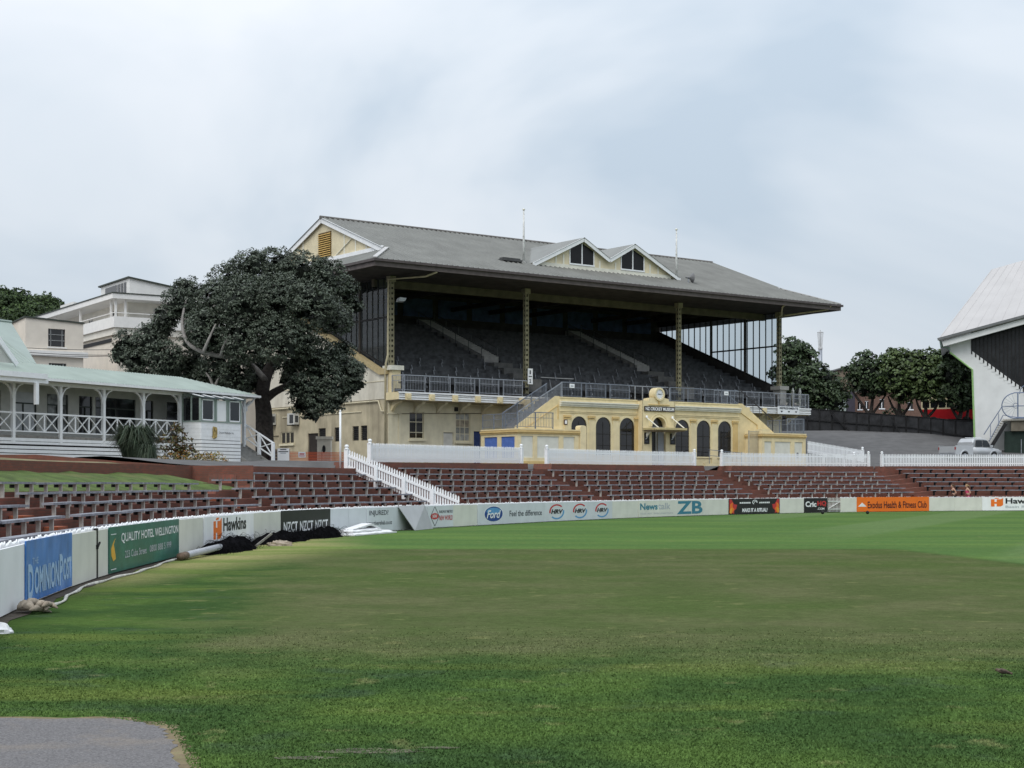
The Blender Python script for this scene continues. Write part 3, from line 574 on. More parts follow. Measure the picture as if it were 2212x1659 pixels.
# ------------------------------------------------------------------ white picket fences on top of the terrace
pk = MB(); pk.prism([(-.040, 0, 0), (.040, 0, 0), (.040, 0, .79), (0, 0, .86), (-.040, 0, .79)], (0, .018, 0)); PKM = pk.mesh('picket', WHITE2)
pm = MB(); pm.bx(-.09, .09, -.09, .09, 0, .86).lathe([(.125, .86), (.125, .885), (.07, .90), (.05, .92), (.075, .945), (.095, .985), (.09, 1.03), (.055, 1.065), (.01, 1.078)], n=14); POSTM = pm.mesh('post', WHITE2)
def fence(label, sa, sb, t, zfun, group='white picket fences', posts=(True, True), step=.117):
    a = W(sa, t); th = thing('picket_fence', label, 'fence', (a.x, a.y, zfun(sa)), 0, group); n = int((sb - sa) / step); b0 = Vector((a.x, a.y, zfun(sa)))
    for i in range(n):
        s = sa + .14 + i * step
        if s > sb - .12: break
        o = link('picket', PKM, th, W(s, t, zfun(s) + .015 + random.uniform(-.012, .008)) - b0, (0, random.uniform(-.012, .012), wang(s)))
    for zz in (.2, .66):
        mb = MB(); q = list(np.linspace(sa, sb, 9))
        for u, v in zip(q, q[1:]): mb.bar(W(u, t + .035, zfun(u) + zz) - b0, W(v, t + .035, zfun(v) + zz) - b0, .03, .075)
        mb.build('rail', WHITE2, th)
    for k, s in enumerate((sa, sb)):
        if posts[k]: link('post', POSTM, th, W(s, t, zfun(s) - .02) - b0, (0, 0, wang(s)))
    return th
zf = lambda s: lerp(s, (47.3, 49.4, 64, 82, 108), (2.81, 2.83, 2.96, 3.03, 3.15))
T5 = 5.55
fence('white picket fence section in front of the cream lower wall with blue door', s_at(799, T5), s_at(1126, T5), T5, zf)
fence('white picket fence section in front of the arched museum windows', s_at(1181, T5), s_at(1500, T5), T5, zf)
fence('white picket fence section in front of the right yellow kiosk', s_at(1559, T5), s_at(1876, T5), T5, zf)
fence('white picket fence section in front of the silver pickup', s_at(1905, T5), s_at(2330, T5), T5, zf, posts=(True, False))
# fence running down the terrace steps
sF = s_at(998); a0 = wang(sF)
P_t = W(sF, 5.6, 2.50); P_b = W(sF, .12, .42); b0 = Vector((P_t.x, P_t.y, P_t.z))
th = thing('picket_fence', 'white picket fence sloping down the terrace steps to the boundary wall', 'fence', P_t, 0, 'white picket fences')
an = math.atan2((P_b - P_t).y, (P_b - P_t).x); N_ = 44
pk2 = MB(); pk2.prism([(-.036, 0, -.1), (.036, 0, -.1), (.036, 0, .83), (0, 0, .89), (-.036, 0, .83)], (0, .02, 0)); pk2m = pk2.mesh('picket', WHITE2)
for i in range(N_): link('picket', pk2m, th, P_t.lerp(P_b, (i + 1.2) / (N_ + .6)) - b0, (0, 0, an))
for zz in (.13, .62):
    mb = MB(); mb.bar(Vector((0, 0, zz)) + Vector((-math.sin(an), math.cos(an), 0)) * -.03, P_b - b0 + Vector((0, 0, zz)) + Vector((-math.sin(an), math.cos(an), 0)) * -.03, .03, .11); mb.build('rail', WHITE2, th)
for f in (.27, .52, .77):
    mb = MB(); mb.bx(-.08, .08, -.12, .0, -.25, .72); o = mb.build('brace_post', WHITE2, th); o.location = P_t.lerp(P_b, f) - b0; o.rotation_euler = (0, 0, an)
link('post', POSTM, th, (0, 0, .0), (0, 0, an))
# slim white pole beside the top post
p = W(sF + .05, 5.95, 2.5); mb = MB(); mb.tube([(0, 0, 0), (0, 0, 2.55)], .045, 10).lathe([(.05, 2.55), (.03, 2.6), (.005, 2.62)], n=10); o = mb.build('pole', WHITE2, smooth=True); o.location = p; tag(o, 'slim white pole standing beside the top post of the sloping fence', 'pole')
# ------------------------------------------------------------------ benches on the terrace
lg = MB(); lg.bx(-.04, .04, -.13, -.05, -.38, 0, 0); lg.bx(.05, .15, .0, .11, -.09, -.002, 1); LEGM = lg.mesh('leg', [CONCL, BLACK])  # black block beside each leg stands in for the shaded gap under the plank
lg = MB(); lg.bx(-.045, .045, -.02, .08, -.34, 0, 1); lg.bx(.06, .14, -.04, .08, -.09, -.002, 1); LEGD = lg.mesh('leg', [CONCL, BLACK])  # dark leg; its small black block again stands for under-plank shade
SECT = [(-7.6, 13.25, 'far left bench block nearest the camera', range(3, 7)), (14.9, 32.2, 'left bench block below the grass bank', range(2, 7)), (33.7, 47.15, 'bench block left of the sloping fence', range(1, 7)), (50.2, 63.8, 'bench block right of the sloping fence', range(1, 7)), (65.8, 81.7, 'bench block below the arched windows', range(1, 7)), (84.1, 96.95, 'bench block below the right kiosk', range(1, 7)), (98.6, 113.5, 'right-hand bench block behind the joggers', range(1, 7))]
ORD = ['top', 'second', 'third', 'fourth', 'fifth', 'lowest']
for s0, s1, ph, rows in SECT:
    rl = list(rows)
    for k in rl:
        a_, b_ = s0, s1
        if s0 == 33.7 and k == 1: a_ = 37.6
        if s0 == 14.9: a_ = 14.2 + (6 - k) * .5
        if s0 == 50.2: a_ = 49.5 + (6 - k) * .24
        a_ += random.uniform(-.08, .08); b_ += random.uniform(-.08, .08)
        o_ = ('top' if k == rl[0] else 'lowest' if k == rl[-1] else ORD[k - rl[0]]); t = TR(k); c = W(a_, t, seatz(k, a_ + .2))
        th = thing('terrace_bench', f'weathered plank bench, {o_} row of the {ph}', 'bench', c, 0, 'plank benches on the brick terrace')
        mb = MB(); n = max(3, int((b_ - a_) / 2.4)); q = np.linspace(a_, b_, n + 1)
        for u, v in zip(q, q[1:]):
            j1, j2 = random.uniform(-.012, .012), random.uniform(-.012, .012)
            mb.bar(W(u + .004, t - .02 + j1, seatz(k, (u + v) / 2) - .026 + j2) - c, W(v - .004, t - .02 + j2, seatz(k, (u + v) / 2) - .026 + j1) - c, .27, .052)
        mb.build('plank', PLANK, th)
        s = a_ + .25; dk = s0 > 98
        while s < b_ - .1:
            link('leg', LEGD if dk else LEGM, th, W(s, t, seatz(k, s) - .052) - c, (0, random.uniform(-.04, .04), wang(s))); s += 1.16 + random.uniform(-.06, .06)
# ------------------------------------------------------------------ things lying along the wall
NET = mat('black netting', (.007, .007, .008), 1.0, .3, 6, spec=0.0)
def net_heap(x0, x1, h, label, seed, w=.9):
    rr = random.Random(seed); s0, s1 = s_at(x0), s_at(x1); a = W(s0, -.5); th = thing('net_heap', label, 'netting', (a.x, a.y, 0), 0, 'heaps of black netting along the wall')
    core = MB(); n = 22; m_ = 9; G = {}
    for i in range(n + 1):
        f = i / n; hh = h * (math.sin(math.pi * min(1, max(0, f)) ) ** .5) * rr.uniform(.72, 1.08); ww = w * (.4 + .6 * math.sin(math.pi * f)) * rr.uniform(.85, 1.1)
        for j in range(m_):
            g = j / (m_ - 1); t = -.12 - ww * g; z = hh * math.sin(math.pi * min(1, .12 + g * .88)) ** .8 * rr.uniform(.75, 1.1); p = W(s0 + (s1 - s0) * f, t) - a; G[i, j] = (p.x, p.y, max(.0, z) if j < m_ - 1 else -.02)
    for i in range(n):
        for j in range(m_ - 1): core.poly([G[i, j], G[i+1, j], G[i+1, j+1], G[i, j+1]])
    core.build('heap', NET, th)
    st = MB()
    for i in range(260):
        f = rr.uniform(.03, .97); g = rr.uniform(.1, .9); p = W(s0 + (s1 - s0) * f, -.12 - w * g) - a; z = h * (math.sin(math.pi * f) ** .5) * math.sin(math.pi * (.12 + g * .88)) * rr.uniform(.7, 1.05); q = Vector((p.x, p.y, max(.05, z))); pts = [q]; d = Vector((rr.uniform(-1, 1), rr.uniform(-1, 1), rr.uniform(0, 1.2))).normalized()
        for _ in range(7): d = (d + Vector((rr.uniform(-.7, .7), rr.uniform(-.7, .7), rr.uniform(-1.0, .35)))).normalized(); pts.append(pts[-1] + d * rr.uniform(.035, .07))
        st.tube(pts, .004, 3, caps=False)
    o = st.build('strands', NET, th); o['kind'] = 'stuff'
net_heap(404, 512, .40, 'tangled heap of black netting in front of the orange-logo sign, nearest of three', 1, 1.0)
net_heap(526, 640, .36, 'long bundle of black netting below the plain board left of the black sign', 2, .9)
net_heap(628, 712, .38, 'heap of black netting in front of the black sign', 3, .9)
# white folded covers
def sheet(th, pts, name, m, thick=.05):
    mb = MB(); mb.prism(pts, (0, 0, thick)); return mb.build(name, m, th)
p, ln, an = seg_frame(s_at(700), s_at(800), -.35); th = thing('folded_cover', 'white folded pitch cover lying against the wall left of the clinic sign', 'cover', (p.x, p.y, 0), an); WC = mat('white tarpaulin', (.74, .74, .75), .5, .05, 3, .3, 4)
def slab(x0, x1, y0, y1, z, dz, slope=0):
    n = 12; mb = MB(); G = {}
    for i in range(n + 1):
        for j in range(5):
            f = i / n; x = x0 + (x1 - x0) * f; y = y0 + (y1 - y0) * j / 4; zz = z + slope * math.sin(math.pi * f) + random.uniform(-.012, .012) + dz * (1 if 0 < i < n and 0 < j < 4 else .15); G[i, j] = (x, y, zz)
    for i in range(n):
        for j in range(4): mb.poly([G[i, j], G[i+1, j], G[i+1, j+1], G[i, j+1]])
    edge = [G[i, 0] for i in range(n + 1)] + [G[n, j] for j in range(1, 5)] + [G[i, 4] for i in range(n - 1, -1, -1)] + [G[0, j] for j in range(3, 0, -1)]
    for a, b in zip(edge, edge[1:] + edge[:1]): mb.poly([(a[0], a[1], z - .04), (b[0], b[1], z - .04), b, a])
    return mb
slab(.1, ln * .98, -.75, -.0, .05, .07).build('lower_fold', WC, th, smooth=True); slab(.35, ln * .72, -.6, .05, .16, .07).build('middle_fold', WC, th, smooth=True)
mb = MB(); mb.prism([(.5, -.5, .22), (ln * .55, -.5, .40), (ln * .78, -.45, .20), (ln * .76, -.45, .17), (ln * .54, -.5, .33), (.5, -.5, .2)], (0, .4, 0)); mb.build('upper_fold', WC, th)
# fallen grey posts by the green sign
a, b = W(s_at(352), -.42, .10), W(s_at(424), -.62, .17); c = a
th = thing('fallen_post', 'grey pipe lying on the grass below the green sign', 'pipe', c); mb = MB(); mb.tube([(0, 0, 0), (b - a) * .18, (b - a)], .085, 10); mb.build('shaft', mat('grey pipe', (.42, .43, .46), .5, .1, 4), th, smooth=True)
mb = MB(); mb.tube([(a - b) * .02 , (b - a) * .13], .09, 10); mb.build('rusty_end', mat('rusty brown pipe end', (.16, .11, .08), .8, .3, 8), th, smooth=True)
a = W(s_at(476), -1.0, .08); mb = MB(); mb.bar((0, 0, 0), (.38, .42, .34), .05, .05); o = mb.build('wooden_stake', TIMBER); o.location = a; tag(o, 'short grey stake sticking out of the nearest net heap', 'stake')
# boundary rope
mb = MB(); pts = []
for x in np.linspace(36, 398, 60):
    s = s_at(x); pts.append(W(s, -.34 - .10 * math.sin(x * .03) - .03 * math.sin(x * .11), .024) - W(s_at(36), -.3))
mb.tube(pts, [.024 + .008 * math.sin(i * .9) for i in range(60)], 6); o = mb.build('boundary_rope', mat('dirty white rope', (.56, .54, .49), .9, .2, 8), smooth=True); o.location = W(s_at(36), -.3); tag(o, 'dirty white rope lying along the foot of the wall', 'rope')
# dark soil strip under the wall
mb = MB()
for u, v in zip(np.arange(-8, 30, .5), np.arange(-7.5, 30.5, .5)): mb.poly([W(u, -.26 - .05 * math.sin(u * 3), .008), W(v, -.26 - .05 * math.sin(v * 3), .008), W(v, .05, .008), W(u, .05, .008)])
tag(mb.build('soil_strip', mat('dark soil', (.075, .06, .045), .95, .3, 6)), kind='structure')
def lump(name, label, cat, loc, size, m, seed=1, n=14, rough=.25, smooth=True):
    rr = random.Random(seed); mb = MB(); G = {}
    for i in range(n // 2 + 1):
        ph = math.pi / 2 * i / (n // 2)
        for j in range(n):
            th_ = 2 * math.pi * j / n; k = 1 + rr.uniform(-rough, rough); G[i, j] = (size[0] * math.cos(ph) * math.cos(th_) * k, size[1] * math.cos(ph) * math.sin(th_) * k, size[2] * math.sin(ph) * k - .01)
    for i in range(n // 2):
        for j in range(n): mb.poly([G[i, j], G[i, (j + 1) % n], G[i+1, (j + 1) % n], G[i+1, j]])
    o = mb.build(name, m, smooth=smooth); o.location = loc; return tag(o, label, cat)
SACK = mat('tan sacking', (.38, .32, .25), .9, .25, 9, .6, 14, dirt=(.2, .15, .11), dscale=5, damt=.7)
p = W(s_at(22), -.25); th = thing('sack', 'crumpled tan sack lying at the foot of the wall beside the blue sign', 'sack', (p.x, p.y, 0), wang(s_at(22)))
rr_ = random.Random(4)
for i in range(14):
    x, y, l, r, a = rr_.uniform(-.28, .32), rr_.uniform(-.34, .05), rr_.uniform(.28, .5), rr_.uniform(.035, .07), rr_.uniform(-.5, .9); d = Vector((math.cos(a), math.sin(a), rr_.uniform(-.1, .15))); qv = Vector((x, y, r * .8 + rr_.uniform(0, .12) * (1 - abs(x) * 2)))
    mb = MB(); mb.tube([qv - d * l * .5, qv - d * l * .2 + Vector((0, 0, .03)), qv + d * l * .15 + Vector((0, .03, .02)), qv + d * l * .5 - Vector((0, 0, .02))], [r * .3, r, r * .9, r * .2], 7); mb.build('fold', SACK, th, smooth=True)
lump('bag', 'small white plastic bag on the grass at the left edge', 'bag', at(-2, 1368, 19.1) * 1.0 - Vector((0, 0, at(-2, 1368, 19.1).z)), (.17, .16, .13), mat('white plastic', (.75, .75, .76), .35, .04, 5), 5, rough=.12)
lump('sack', 'small tan sack between the first and second net heaps', 'sack', W(s_at(522), -1.15), (.4, .25, .16), SACK, 8, rough=.2)
for i, (x, y, lab) in enumerate(((1777, 1110.5, 'small black ball on the grass left of the orange sign, below the gate'), (1874, 1110.5, 'small black ball on the grass just below the orange sign'))):
    Yg = H * F / (y - HY); mb = MB(); mb.lathe([(.0, 0), (.08, .02), (.11, .1), (.08, .18), (.01, .21)], n=12); o = mb.build('ball', BLACK, smooth=True); o.location = ((x - CX) * Yg / F, Yg, 0); tag(o, lab, 'ball', 'black balls near the far boundary')
# ------------------------------------------------------------------ grandstand (local x along the front, y back, z = height above the field)
ALF = math.radians(36.66); GO = Vector(((845 - CX) / F * 90.0, 90.0, 0)); GB = 3.0
KG = 98.6 / 90.0
gs = thing('grandstand', 'old cream and yellow grandstand with grey gabled roof, arched museum front and dark seating', 'grandstand', (GO.x * KG, GO.y * KG, H + (GB - H) * KG), ALF, absz=True)
gs.scale = (KG, KG, KG); ZB[gs.name] = GB
def gw(s, t, z): return Vector(((GO.x + s * math.cos(ALF) - t * math.sin(ALF)) * KG, (GO.y + s * math.sin(ALF) + t * math.cos(ALF)) * KG, H + (z - H) * KG))
fT = lambda T: (lambda u, v, d: (u, T + d, v)); fS = lambda S_: (lambda u, v, d: (S_ + d, u, v))
SL, SR, TB = 0.0, 31.65, 14.5
COLS = (0.0, 9.67, 22.24, 31.65)
rake = lambda t: 7.5 + .39 * t
zr = lambda t: 14.17 + .3755 * (t + 3)
# front wall with its windows and doors
mb = MB(); FH = [(1.25, 2.24, 4.46, 6.01), (4.49, 5.53, 4.36, 6.05), (3.6, 4.31, 2.9, 4.87), (5.77, 6.28, 2.9, 4.97)]
holed(mb, -.22, 31.9, 2.8, 6.75, FH, fT(0), .14); fw = mb.build('front_wall', CREAM, gs)
mb = MB(); mb.bx(-.22, .06, -.06, .0, 2.8, 6.9).bx(.50, .62, -.05, 0, 2.8, 5.85).bx(-.3, .66, -.09, 0, 5.84, 5.9); mb.build('corner_pilaster', CREAM, gs)
def window(parent, s0, s1, z0, z1, T, rows, cols, fm=CREAM, gm_=DGLASS, sill=True, d=.09):
    mb = MB(); w_ = .05
    mb.bx(s0, s1, T + d - .02, T + d + .03, z0, z0 + w_).bx(s0, s1, T + d - .02, T + d + .03, z1 - w_, z1).bx(s0, s0 + w_, T + d - .02, T + d + .03, z0 + w_, z1 - w_).bx(s1 - w_, s1, T + d - .02, T + d + .03, z0 + w_, z1 - w_)
    for r in rows: mb.bx(s0 + w_, s1 - w_, T + d - .015, T + d + .025, r - .02, r + .02)
    for c in cols: mb.bx(c - .02, c + .02, T + d - .012, T + d + .022, z0 + w_, z1 - w_)
    wn_ = mb.build('window', fm, parent)
    zs = [z0 + w_] + list(rows) + [z1 - w_]; cs = [s0 + w_] + list(cols) + [s1 - w_]
    for i in range(len(zs) - 1):
        for j in range(len(cs) - 1):
            g = gm_[(i * 7 + j * 3) % len(gm_)] if isinstance(gm_, list) else gm_
            mb = MB(); mb.bx(cs[j], cs[j+1], T + d, T + d + .01, zs[i], zs[i+1]); mb.build('pane', g, wn_)
    if sill: mb = MB(); mb.bx(s0 - .06, s1 + .1, T - .09, T - .001, z0 - .14, z0 - .04); mb.build('sill', fm, wn_)
    return wn_
window(gs, 1.25, 2.24, 4.46, 6.01, 0, [4.83, 5.43], [1.74])
FROST = [mat('whitewashed pane', (.40, .40, .37), .6, .2, 4), mat('grey blind pane', (.25, .25, .23), .6, .2, 4), mat('tan blind pane', (.34, .29, .22), .6, .2, 4)]
window(gs, 4.49, 5.53, 4.36, 6.05, 0, [4.8, 5.2, 5.63], [4.84, 5.18], gm_=FROST)
for a, b, z, m in ((3.6, 4.31, 4.87, mat('off white door', (.60, .58, .52), .7, .08, 3)), (5.77, 6.28, 4.97, DKBLUE)):
    mb = MB(); mb.bx(a, b, .06, .1, 2.9, z); d_ = mb.build('door', m, gs); mb = MB(); mb.bx(a - .06, a, -.02, .02, 2.9, z + .06).bx(b, b + .06, -.02, .02, 2.9, z + .06).bx(a, b, -.02, .02, z, z + .06); mb.build('frame', CREAM, d_)
    mb = MB(); mb.lathe([(.01, 0), (.03, .02), (.03, .05), (.01, .07)], (b - .1, .04, 3.95), 8); mb.build('handle', BLACK, d_)
mb = MB(); mb.bx(4.38, 4.56, -.14, -.005, 6.12, 6.36); mb.build('wall_lamp', BLACK, gs)
mb = MB(); mb.tube([(.35, -.08, 5.86), (2.0, -.06, 5.93), (4.4, -.06, 5.98), (6.3, -.06, 6.05)], .018, 5); mb.build('wall_cable', mat('brown cable', (.12, .1, .07), .8, .1), gs)
# left end wall
SH = [(8.03, 9.3, 2.9, 4.96), (2.29, 3.0, 4.39, 5.26), (3.24, 3.96, 4.4, 5.25), (5.25, 6.05, 4.39, 5.24), (7.11, 7.98, 4.5, 5.24), (11.1, 12.79, 4.44, 5.13), (13.07, 14.04, 2.9, 4.93)]
fSL = lambda u, v, d: (SL - .2 + d, u, v)
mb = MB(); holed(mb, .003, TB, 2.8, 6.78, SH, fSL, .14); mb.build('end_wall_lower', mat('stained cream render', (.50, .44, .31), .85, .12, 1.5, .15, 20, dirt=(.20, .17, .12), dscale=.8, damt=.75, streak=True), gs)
mb = MB(); mb.poly([fSL(.003, 6.78, -.02), fSL(TB, 6.78, -.02), fSL(TB, rake(TB) + .95, -.02), fSL(.9, rake(.9) + .6, -.02), fSL(.003, 8.2, -.02)]).bx(-.23, -.19, .003, TB, 6.72, 6.79); mb.build('end_wall_upper', CREAM2, gs)
mb = MB()
for z in (7.75,): mb.bx(-.245, -.2, .2, 13.5, z - .02, z + .02)
mb.bx(-.25, -.2, 2.9, 12.5, 6.05, 6.1).tube([(-.28, .3, 6.0), (-.28, .6, 6.02), (-.28, .95, 6.62), (-.28, TB - .2, 6.62)], .045, 6); mb.build('end_wall_pipe', CREAM, gs)
mb = MB(); mb.prism([(-.36, .75, 8.45), (-.36, TB, rake(TB) + .95), (-.36, TB, rake(TB) + .6), (-.36, .75, 8.12)], (.34, 0, 0)).bx(-.36, -.02, -.02, .75, 8.12, 8.45); mb.build('rake_coping', mat('ochre coping', (.50, .40, .22), .8, .1, 3), gs)
mb = MB(); mb.bx(-.3, .1, TB - .1, TB + .3, 2.8, 14.0); mb.build('rear_pilaster', CREAM, gs)
mb = MB(); mb.tube([(-.32, .12, 2.9), (-.32, .12, 8.2), (-.42, -.1, 8.7), (-.3, -.12, 9.2), (-.28, -.14, 13.5), (.9, -2.2, 13.55), (1.2, -2.9, 13.75)], .06, 7); mb.build('downpipe', mat('cream downpipe', (.52, .46, .30), .6, .1, 4), gs, smooth=True)
for a, b, c, d in SH[1:5]:
    mb = MB(); mb.bx(SL - .10, SL - .09, a, b, c, d); v_ = mb.build('vent', BLACK, gs)
    for i in range(7): z = c + (d - c) * (i + .5) / 7; mb = MB(); mb.bar((SL - .14, a, z - .02), (SL - .14, b, z - .02), .05, .015, up=(1, 0, .8)); mb.build('louvre', mat('dark grey louvre', (.05, .05, .05), .7, .2), v_)
a, b, c, d = SH[5]; mb = MB(); mb.bx(-.12, -.1, a, b, c, d); v_ = mb.build('window', DGLASS, gs)
mb = MB()
for f in (0, .33, .66, 1): mb.bx(-.16, -.11, a + (b - a) * f - .03, a + (b - a) * f + .03, c, d)
mb.bx(-.16, -.11, a, b, d - .05, d).bx(-.30, -.1, a - .1, b + .1, c - .18, c - .05); mb.build('frame', CREAM, v_)
for (a, b, c, d), m in ((SH[0], mat('dark brown door', (.035, .028, .025), .7, .2)), (SH[6], mat('old cream door', (.42, .37, .26), .8, .15, 3))): mb = MB(); mb.bx(-.12, -.08, a, b, c, d); mb.build('side_door', m, gs)
# right end wall and rear wall
mb = MB(); mb.prism([(SR, 0.003, 2.8), (SR, TB, 2.8), (SR, TB, rake(TB) + .95), (SR, .66, rake(.66) + .95), (SR, 0.003, 8.4)], (.2, 0, 0)); mb.build('end_wall_right', mat('dark lined end wall', (.05, .048, .048), .85, .2, 2), gs)
mb = MB(); mb.bx(-.2, SR + .2, 12.55, 12.7, 7, 14.65); mb.build('rear_lining', DARKWOOD, gs); mb = MB(); mb.bx(-.2, SR + .2, TB + .002, TB + .2, 2.8, 14.4); mb.build('rear_wall', CREAM2, gs)
for i in range(11):
    a = .4 + i * 2.82; mb = MB(); mb.bx(a, a + 2.35, 12.50, 12.549, 13.12, 14.35); mb.build('rear_panel', BACKBLUE, gs)
# roof
VG = -.55; RG = SR - VG + .0; GBZ = 15.3; GS0, GS1 = -.3, SR + .3
eL, eR, eF, eB = -2.95, SR + 2.95, -3.0, 17.4
mb = MB(); tg = 0.0
mb.poly([(eL, eF, 14.17), (eR, eF, 14.17), (GS1 + .25, tg, zr(tg)), (GS1 + .25, 7.2, 18.0), (GS0 - .25, 7.2, 18.0), (GS0 - .25, tg, zr(tg))])
mb.poly([(eR, eB, 14.17), (eL, eB, 14.17), (GS0 - .25, 14.4, zr(tg)), (GS0 - .25, 7.2, 18.0), (GS1 + .25, 7.2, 18.0), (GS1 + .25, 14.4, zr(tg))])
mb.poly([(eL, eB, 14.17), (eL, eF, 14.17), (GS0, tg, zr(tg) - .01), (GS0, 14.4, zr(tg) - .01)]); mb.poly([(eR, eF, 14.17), (eR, eB, 14.17), (GS1, 14.4, zr(tg) - .01), (GS1, tg, zr(tg) - .01)])
rf = mb.build('roof', ROOF, gs)
rb = MB(); s = eL + .12
while s < eR:
    # front slope ribs run from the eave to the ridge (or the hip)
    if s < GS0 - .25: f = (s - eL) / (GS0 - .25 - eL); tt_ = eF + f * (tg - eF)
    elif s > GS1 + .25: f = (eR - s) / (eR - GS1 - .25); tt_ = eF + f * (tg - eF)
    else: tt_ = 7.2
    if tt_ - eF > .15: rb.prism([(s - .05, eF, 14.171), (s + .05, eF, 14.171), (s, eF, 14.245)], (0, tt_ - eF, zr(tt_) - 14.17))
    s += .36
o = rb.build('roof_rib', ROOF, rf); o['kind'] = 'stuff'
rb = MB(); t_ = eF + .2
while t_ < eB:
    f = min(1, (t_ - eF) / 3.0, (eB - t_) / 3.0); rb.prism([(eL, t_ - .035, 14.171), (eL, t_ + .035, 14.171), (eL, t_, 14.21)], ((GS0 - eL) * f, 0, (zr(tg) - 14.18) * f)); t_ += .23
o = rb.build('roof_rib', ROOF, rf); o['kind'] = 'stuff'
mb = MB(); mb.tube([(GS0 - .25, 7.2, 18.03), (GS1 + .25, 7.2, 18.03)], .1, 8); mb.build('ridge_cap', mat('dark ridge capping', (.13, .12, .11), .6, .2, 3), rf)
PALEG = mat('pale grey flashing', (.46, .45, .44), .5, .12, 5)
for S_, E_ in ((GS0, eL), (GS1, eR)):
    mb = MB(); mb.bar((E_, eF, 14.22), (S_, tg, zr(tg) + .05), .26, .06); mb.build('hip_cap', PALEG, rf)
# gables at both ends
for S_, sg in ((GS0, -1), (GS1, 1)):
    mb = MB(); mb.poly([(S_, tg + .1, 15.25), (S_, 14.3, 15.25), (S_, 7.2, 17.9)]); g = mb.build('gable', mat('cream gable board', (.66, .58, .40), .8, .08, 2), gs)
    for a, b in (((tg - .15, 15.2), (7.2, 17.97)), ((14.55, 15.2), (7.2, 17.97))):
        mb = MB(); mb.bar((S_ + sg * .16, a[0], a[1] - .12), (S_ + sg * .16, b[0], b[1] - .12), .05, .30, up=(0, 0, 1)); mb.build('barge_board', WHITE, g)
    mb = MB(); mb.bx(min(S_, S_ + sg * .1), max(S_, S_ + sg * .1), tg + .3, 14.1, 15.27, 15.50); mb.build('gable_sill', WHITE, g)
    for y, z in ((3.4, 16.4), (4.7, 16.9), (2.2, 15.95), (9.7, 16.9), (11.0, 16.4)): mb = MB(); mb.bx(min(S_, S_ + sg * .03), max(S_, S_ + sg * .03), y - .06, y + .06, 15.5, z); mb.build('batten', CRW, g)
    for y0, y1 in ((5.6, 3.3), (8.8, 11.1)): mb = MB(); mb.bar((S_ + sg * .02, y0, 15.55), (S_ + sg * .02, y1, 16.55), .03, .12, up=(1, 0, 0)); mb.build('brace', CRW, g)
    mb = MB(); mb.bx(min(S_, S_ + sg * .04), max(S_, S_ + sg * .04), 6.25, 7.75, 15.6, 17.1); mb.build('vent_back', mat('dark ochre', (.12, .075, .03), .8, .2), g)
    for i in range(11): z = 15.66 + i * .13; mb = MB(); mb.bar((S_ + sg * .07, 6.28, z), (S_ + sg * .07, 7.72, z), .08, .03, up=(sg * 1.0, 0, 1.2)); mb.build('vent_slat', mat('yellow vent slat', (.62, .42, .14), .7, .08), g)
# eaves: gutter, fascia, soffit
mb = MB(); mb.bx(eL - .1, eR + .1, eF - .12, eF, 14.02, 14.16).bx(eL - .1, eL, eF, eB, 14.02, 14.16).bx(eR, eR + .1, eF, eB, 14.02, 14.16); mb.build('gutter', GUTTER, gs)
mb = MB(); mb.bx(eL, eR, eF + .02, eF + .06, 13.76, 14.04).bx(eL + .02, eL + .06, eF + .06, eB, 13.76, 14.04).bx(eR - .06, eR - .02, eF + .06, eB, 13.76, 14.04); mb.build('fascia', mat('brown fascia', (.11, .09, .085), .6, .15, 3), gs)
mb = MB(); mb.poly([(eL + .06, eF + .06, 13.80), (eR - .06, eF + .06, 13.80), (eR - .06, 1.5, 13.72), (eL + .06, 1.5, 13.72)]).poly([(eL + .06, 1.5, 13.72), (-.22, 1.5, 13.72), (-.22, eB, 13.72), (eL + .06, eB, 13.72)]).poly([(SR + .22, 1.5, 13.72), (eR - .06, 1.5, 13.72), (eR - .06, eB, 13.72), (SR + .22, eB, 13.72)]); mb.build('soffit', DARKWOOD, gs)
mb = MB(); mb.bx(-.2, SR + .2, 1.5, 1.8, 13.28, 13.9); mb.build('girder', OLIVE, gs)
mb = MB(); mb.poly([(-.2, 1.8, 13.9), (SR + .2, 1.8, 13.9), (SR + .2, 12.5, 14.6), (-.2, 12.5, 14.6)]); mb.build('ceiling', DARKWOOD, gs)
for s in (3.2, 6.4, 12.8, 16, 19.2, 25.2, 28.4): mb = MB(); mb.bx(s - .1, s + .1, 1.8, 12.5, 13.62, 13.9); mb.build('roof_truss', DARKWOOD, gs)
mb = MB(); mb.tube([(SR - 2.2, eF + .1, 13.95), (SR - 2.3, eF + .5, 13.72), (SR, -.2, 13.5)], .06, 6).tube([(SR + 1.9, eF - .02, 14.05), (SR + 1.88, eF + .2, 13.8), (SR + .3, -.2, 13.5)], .06, 6); mb.build('downpipe', mat('cream downpipe', (.52, .46, .30)), gs)
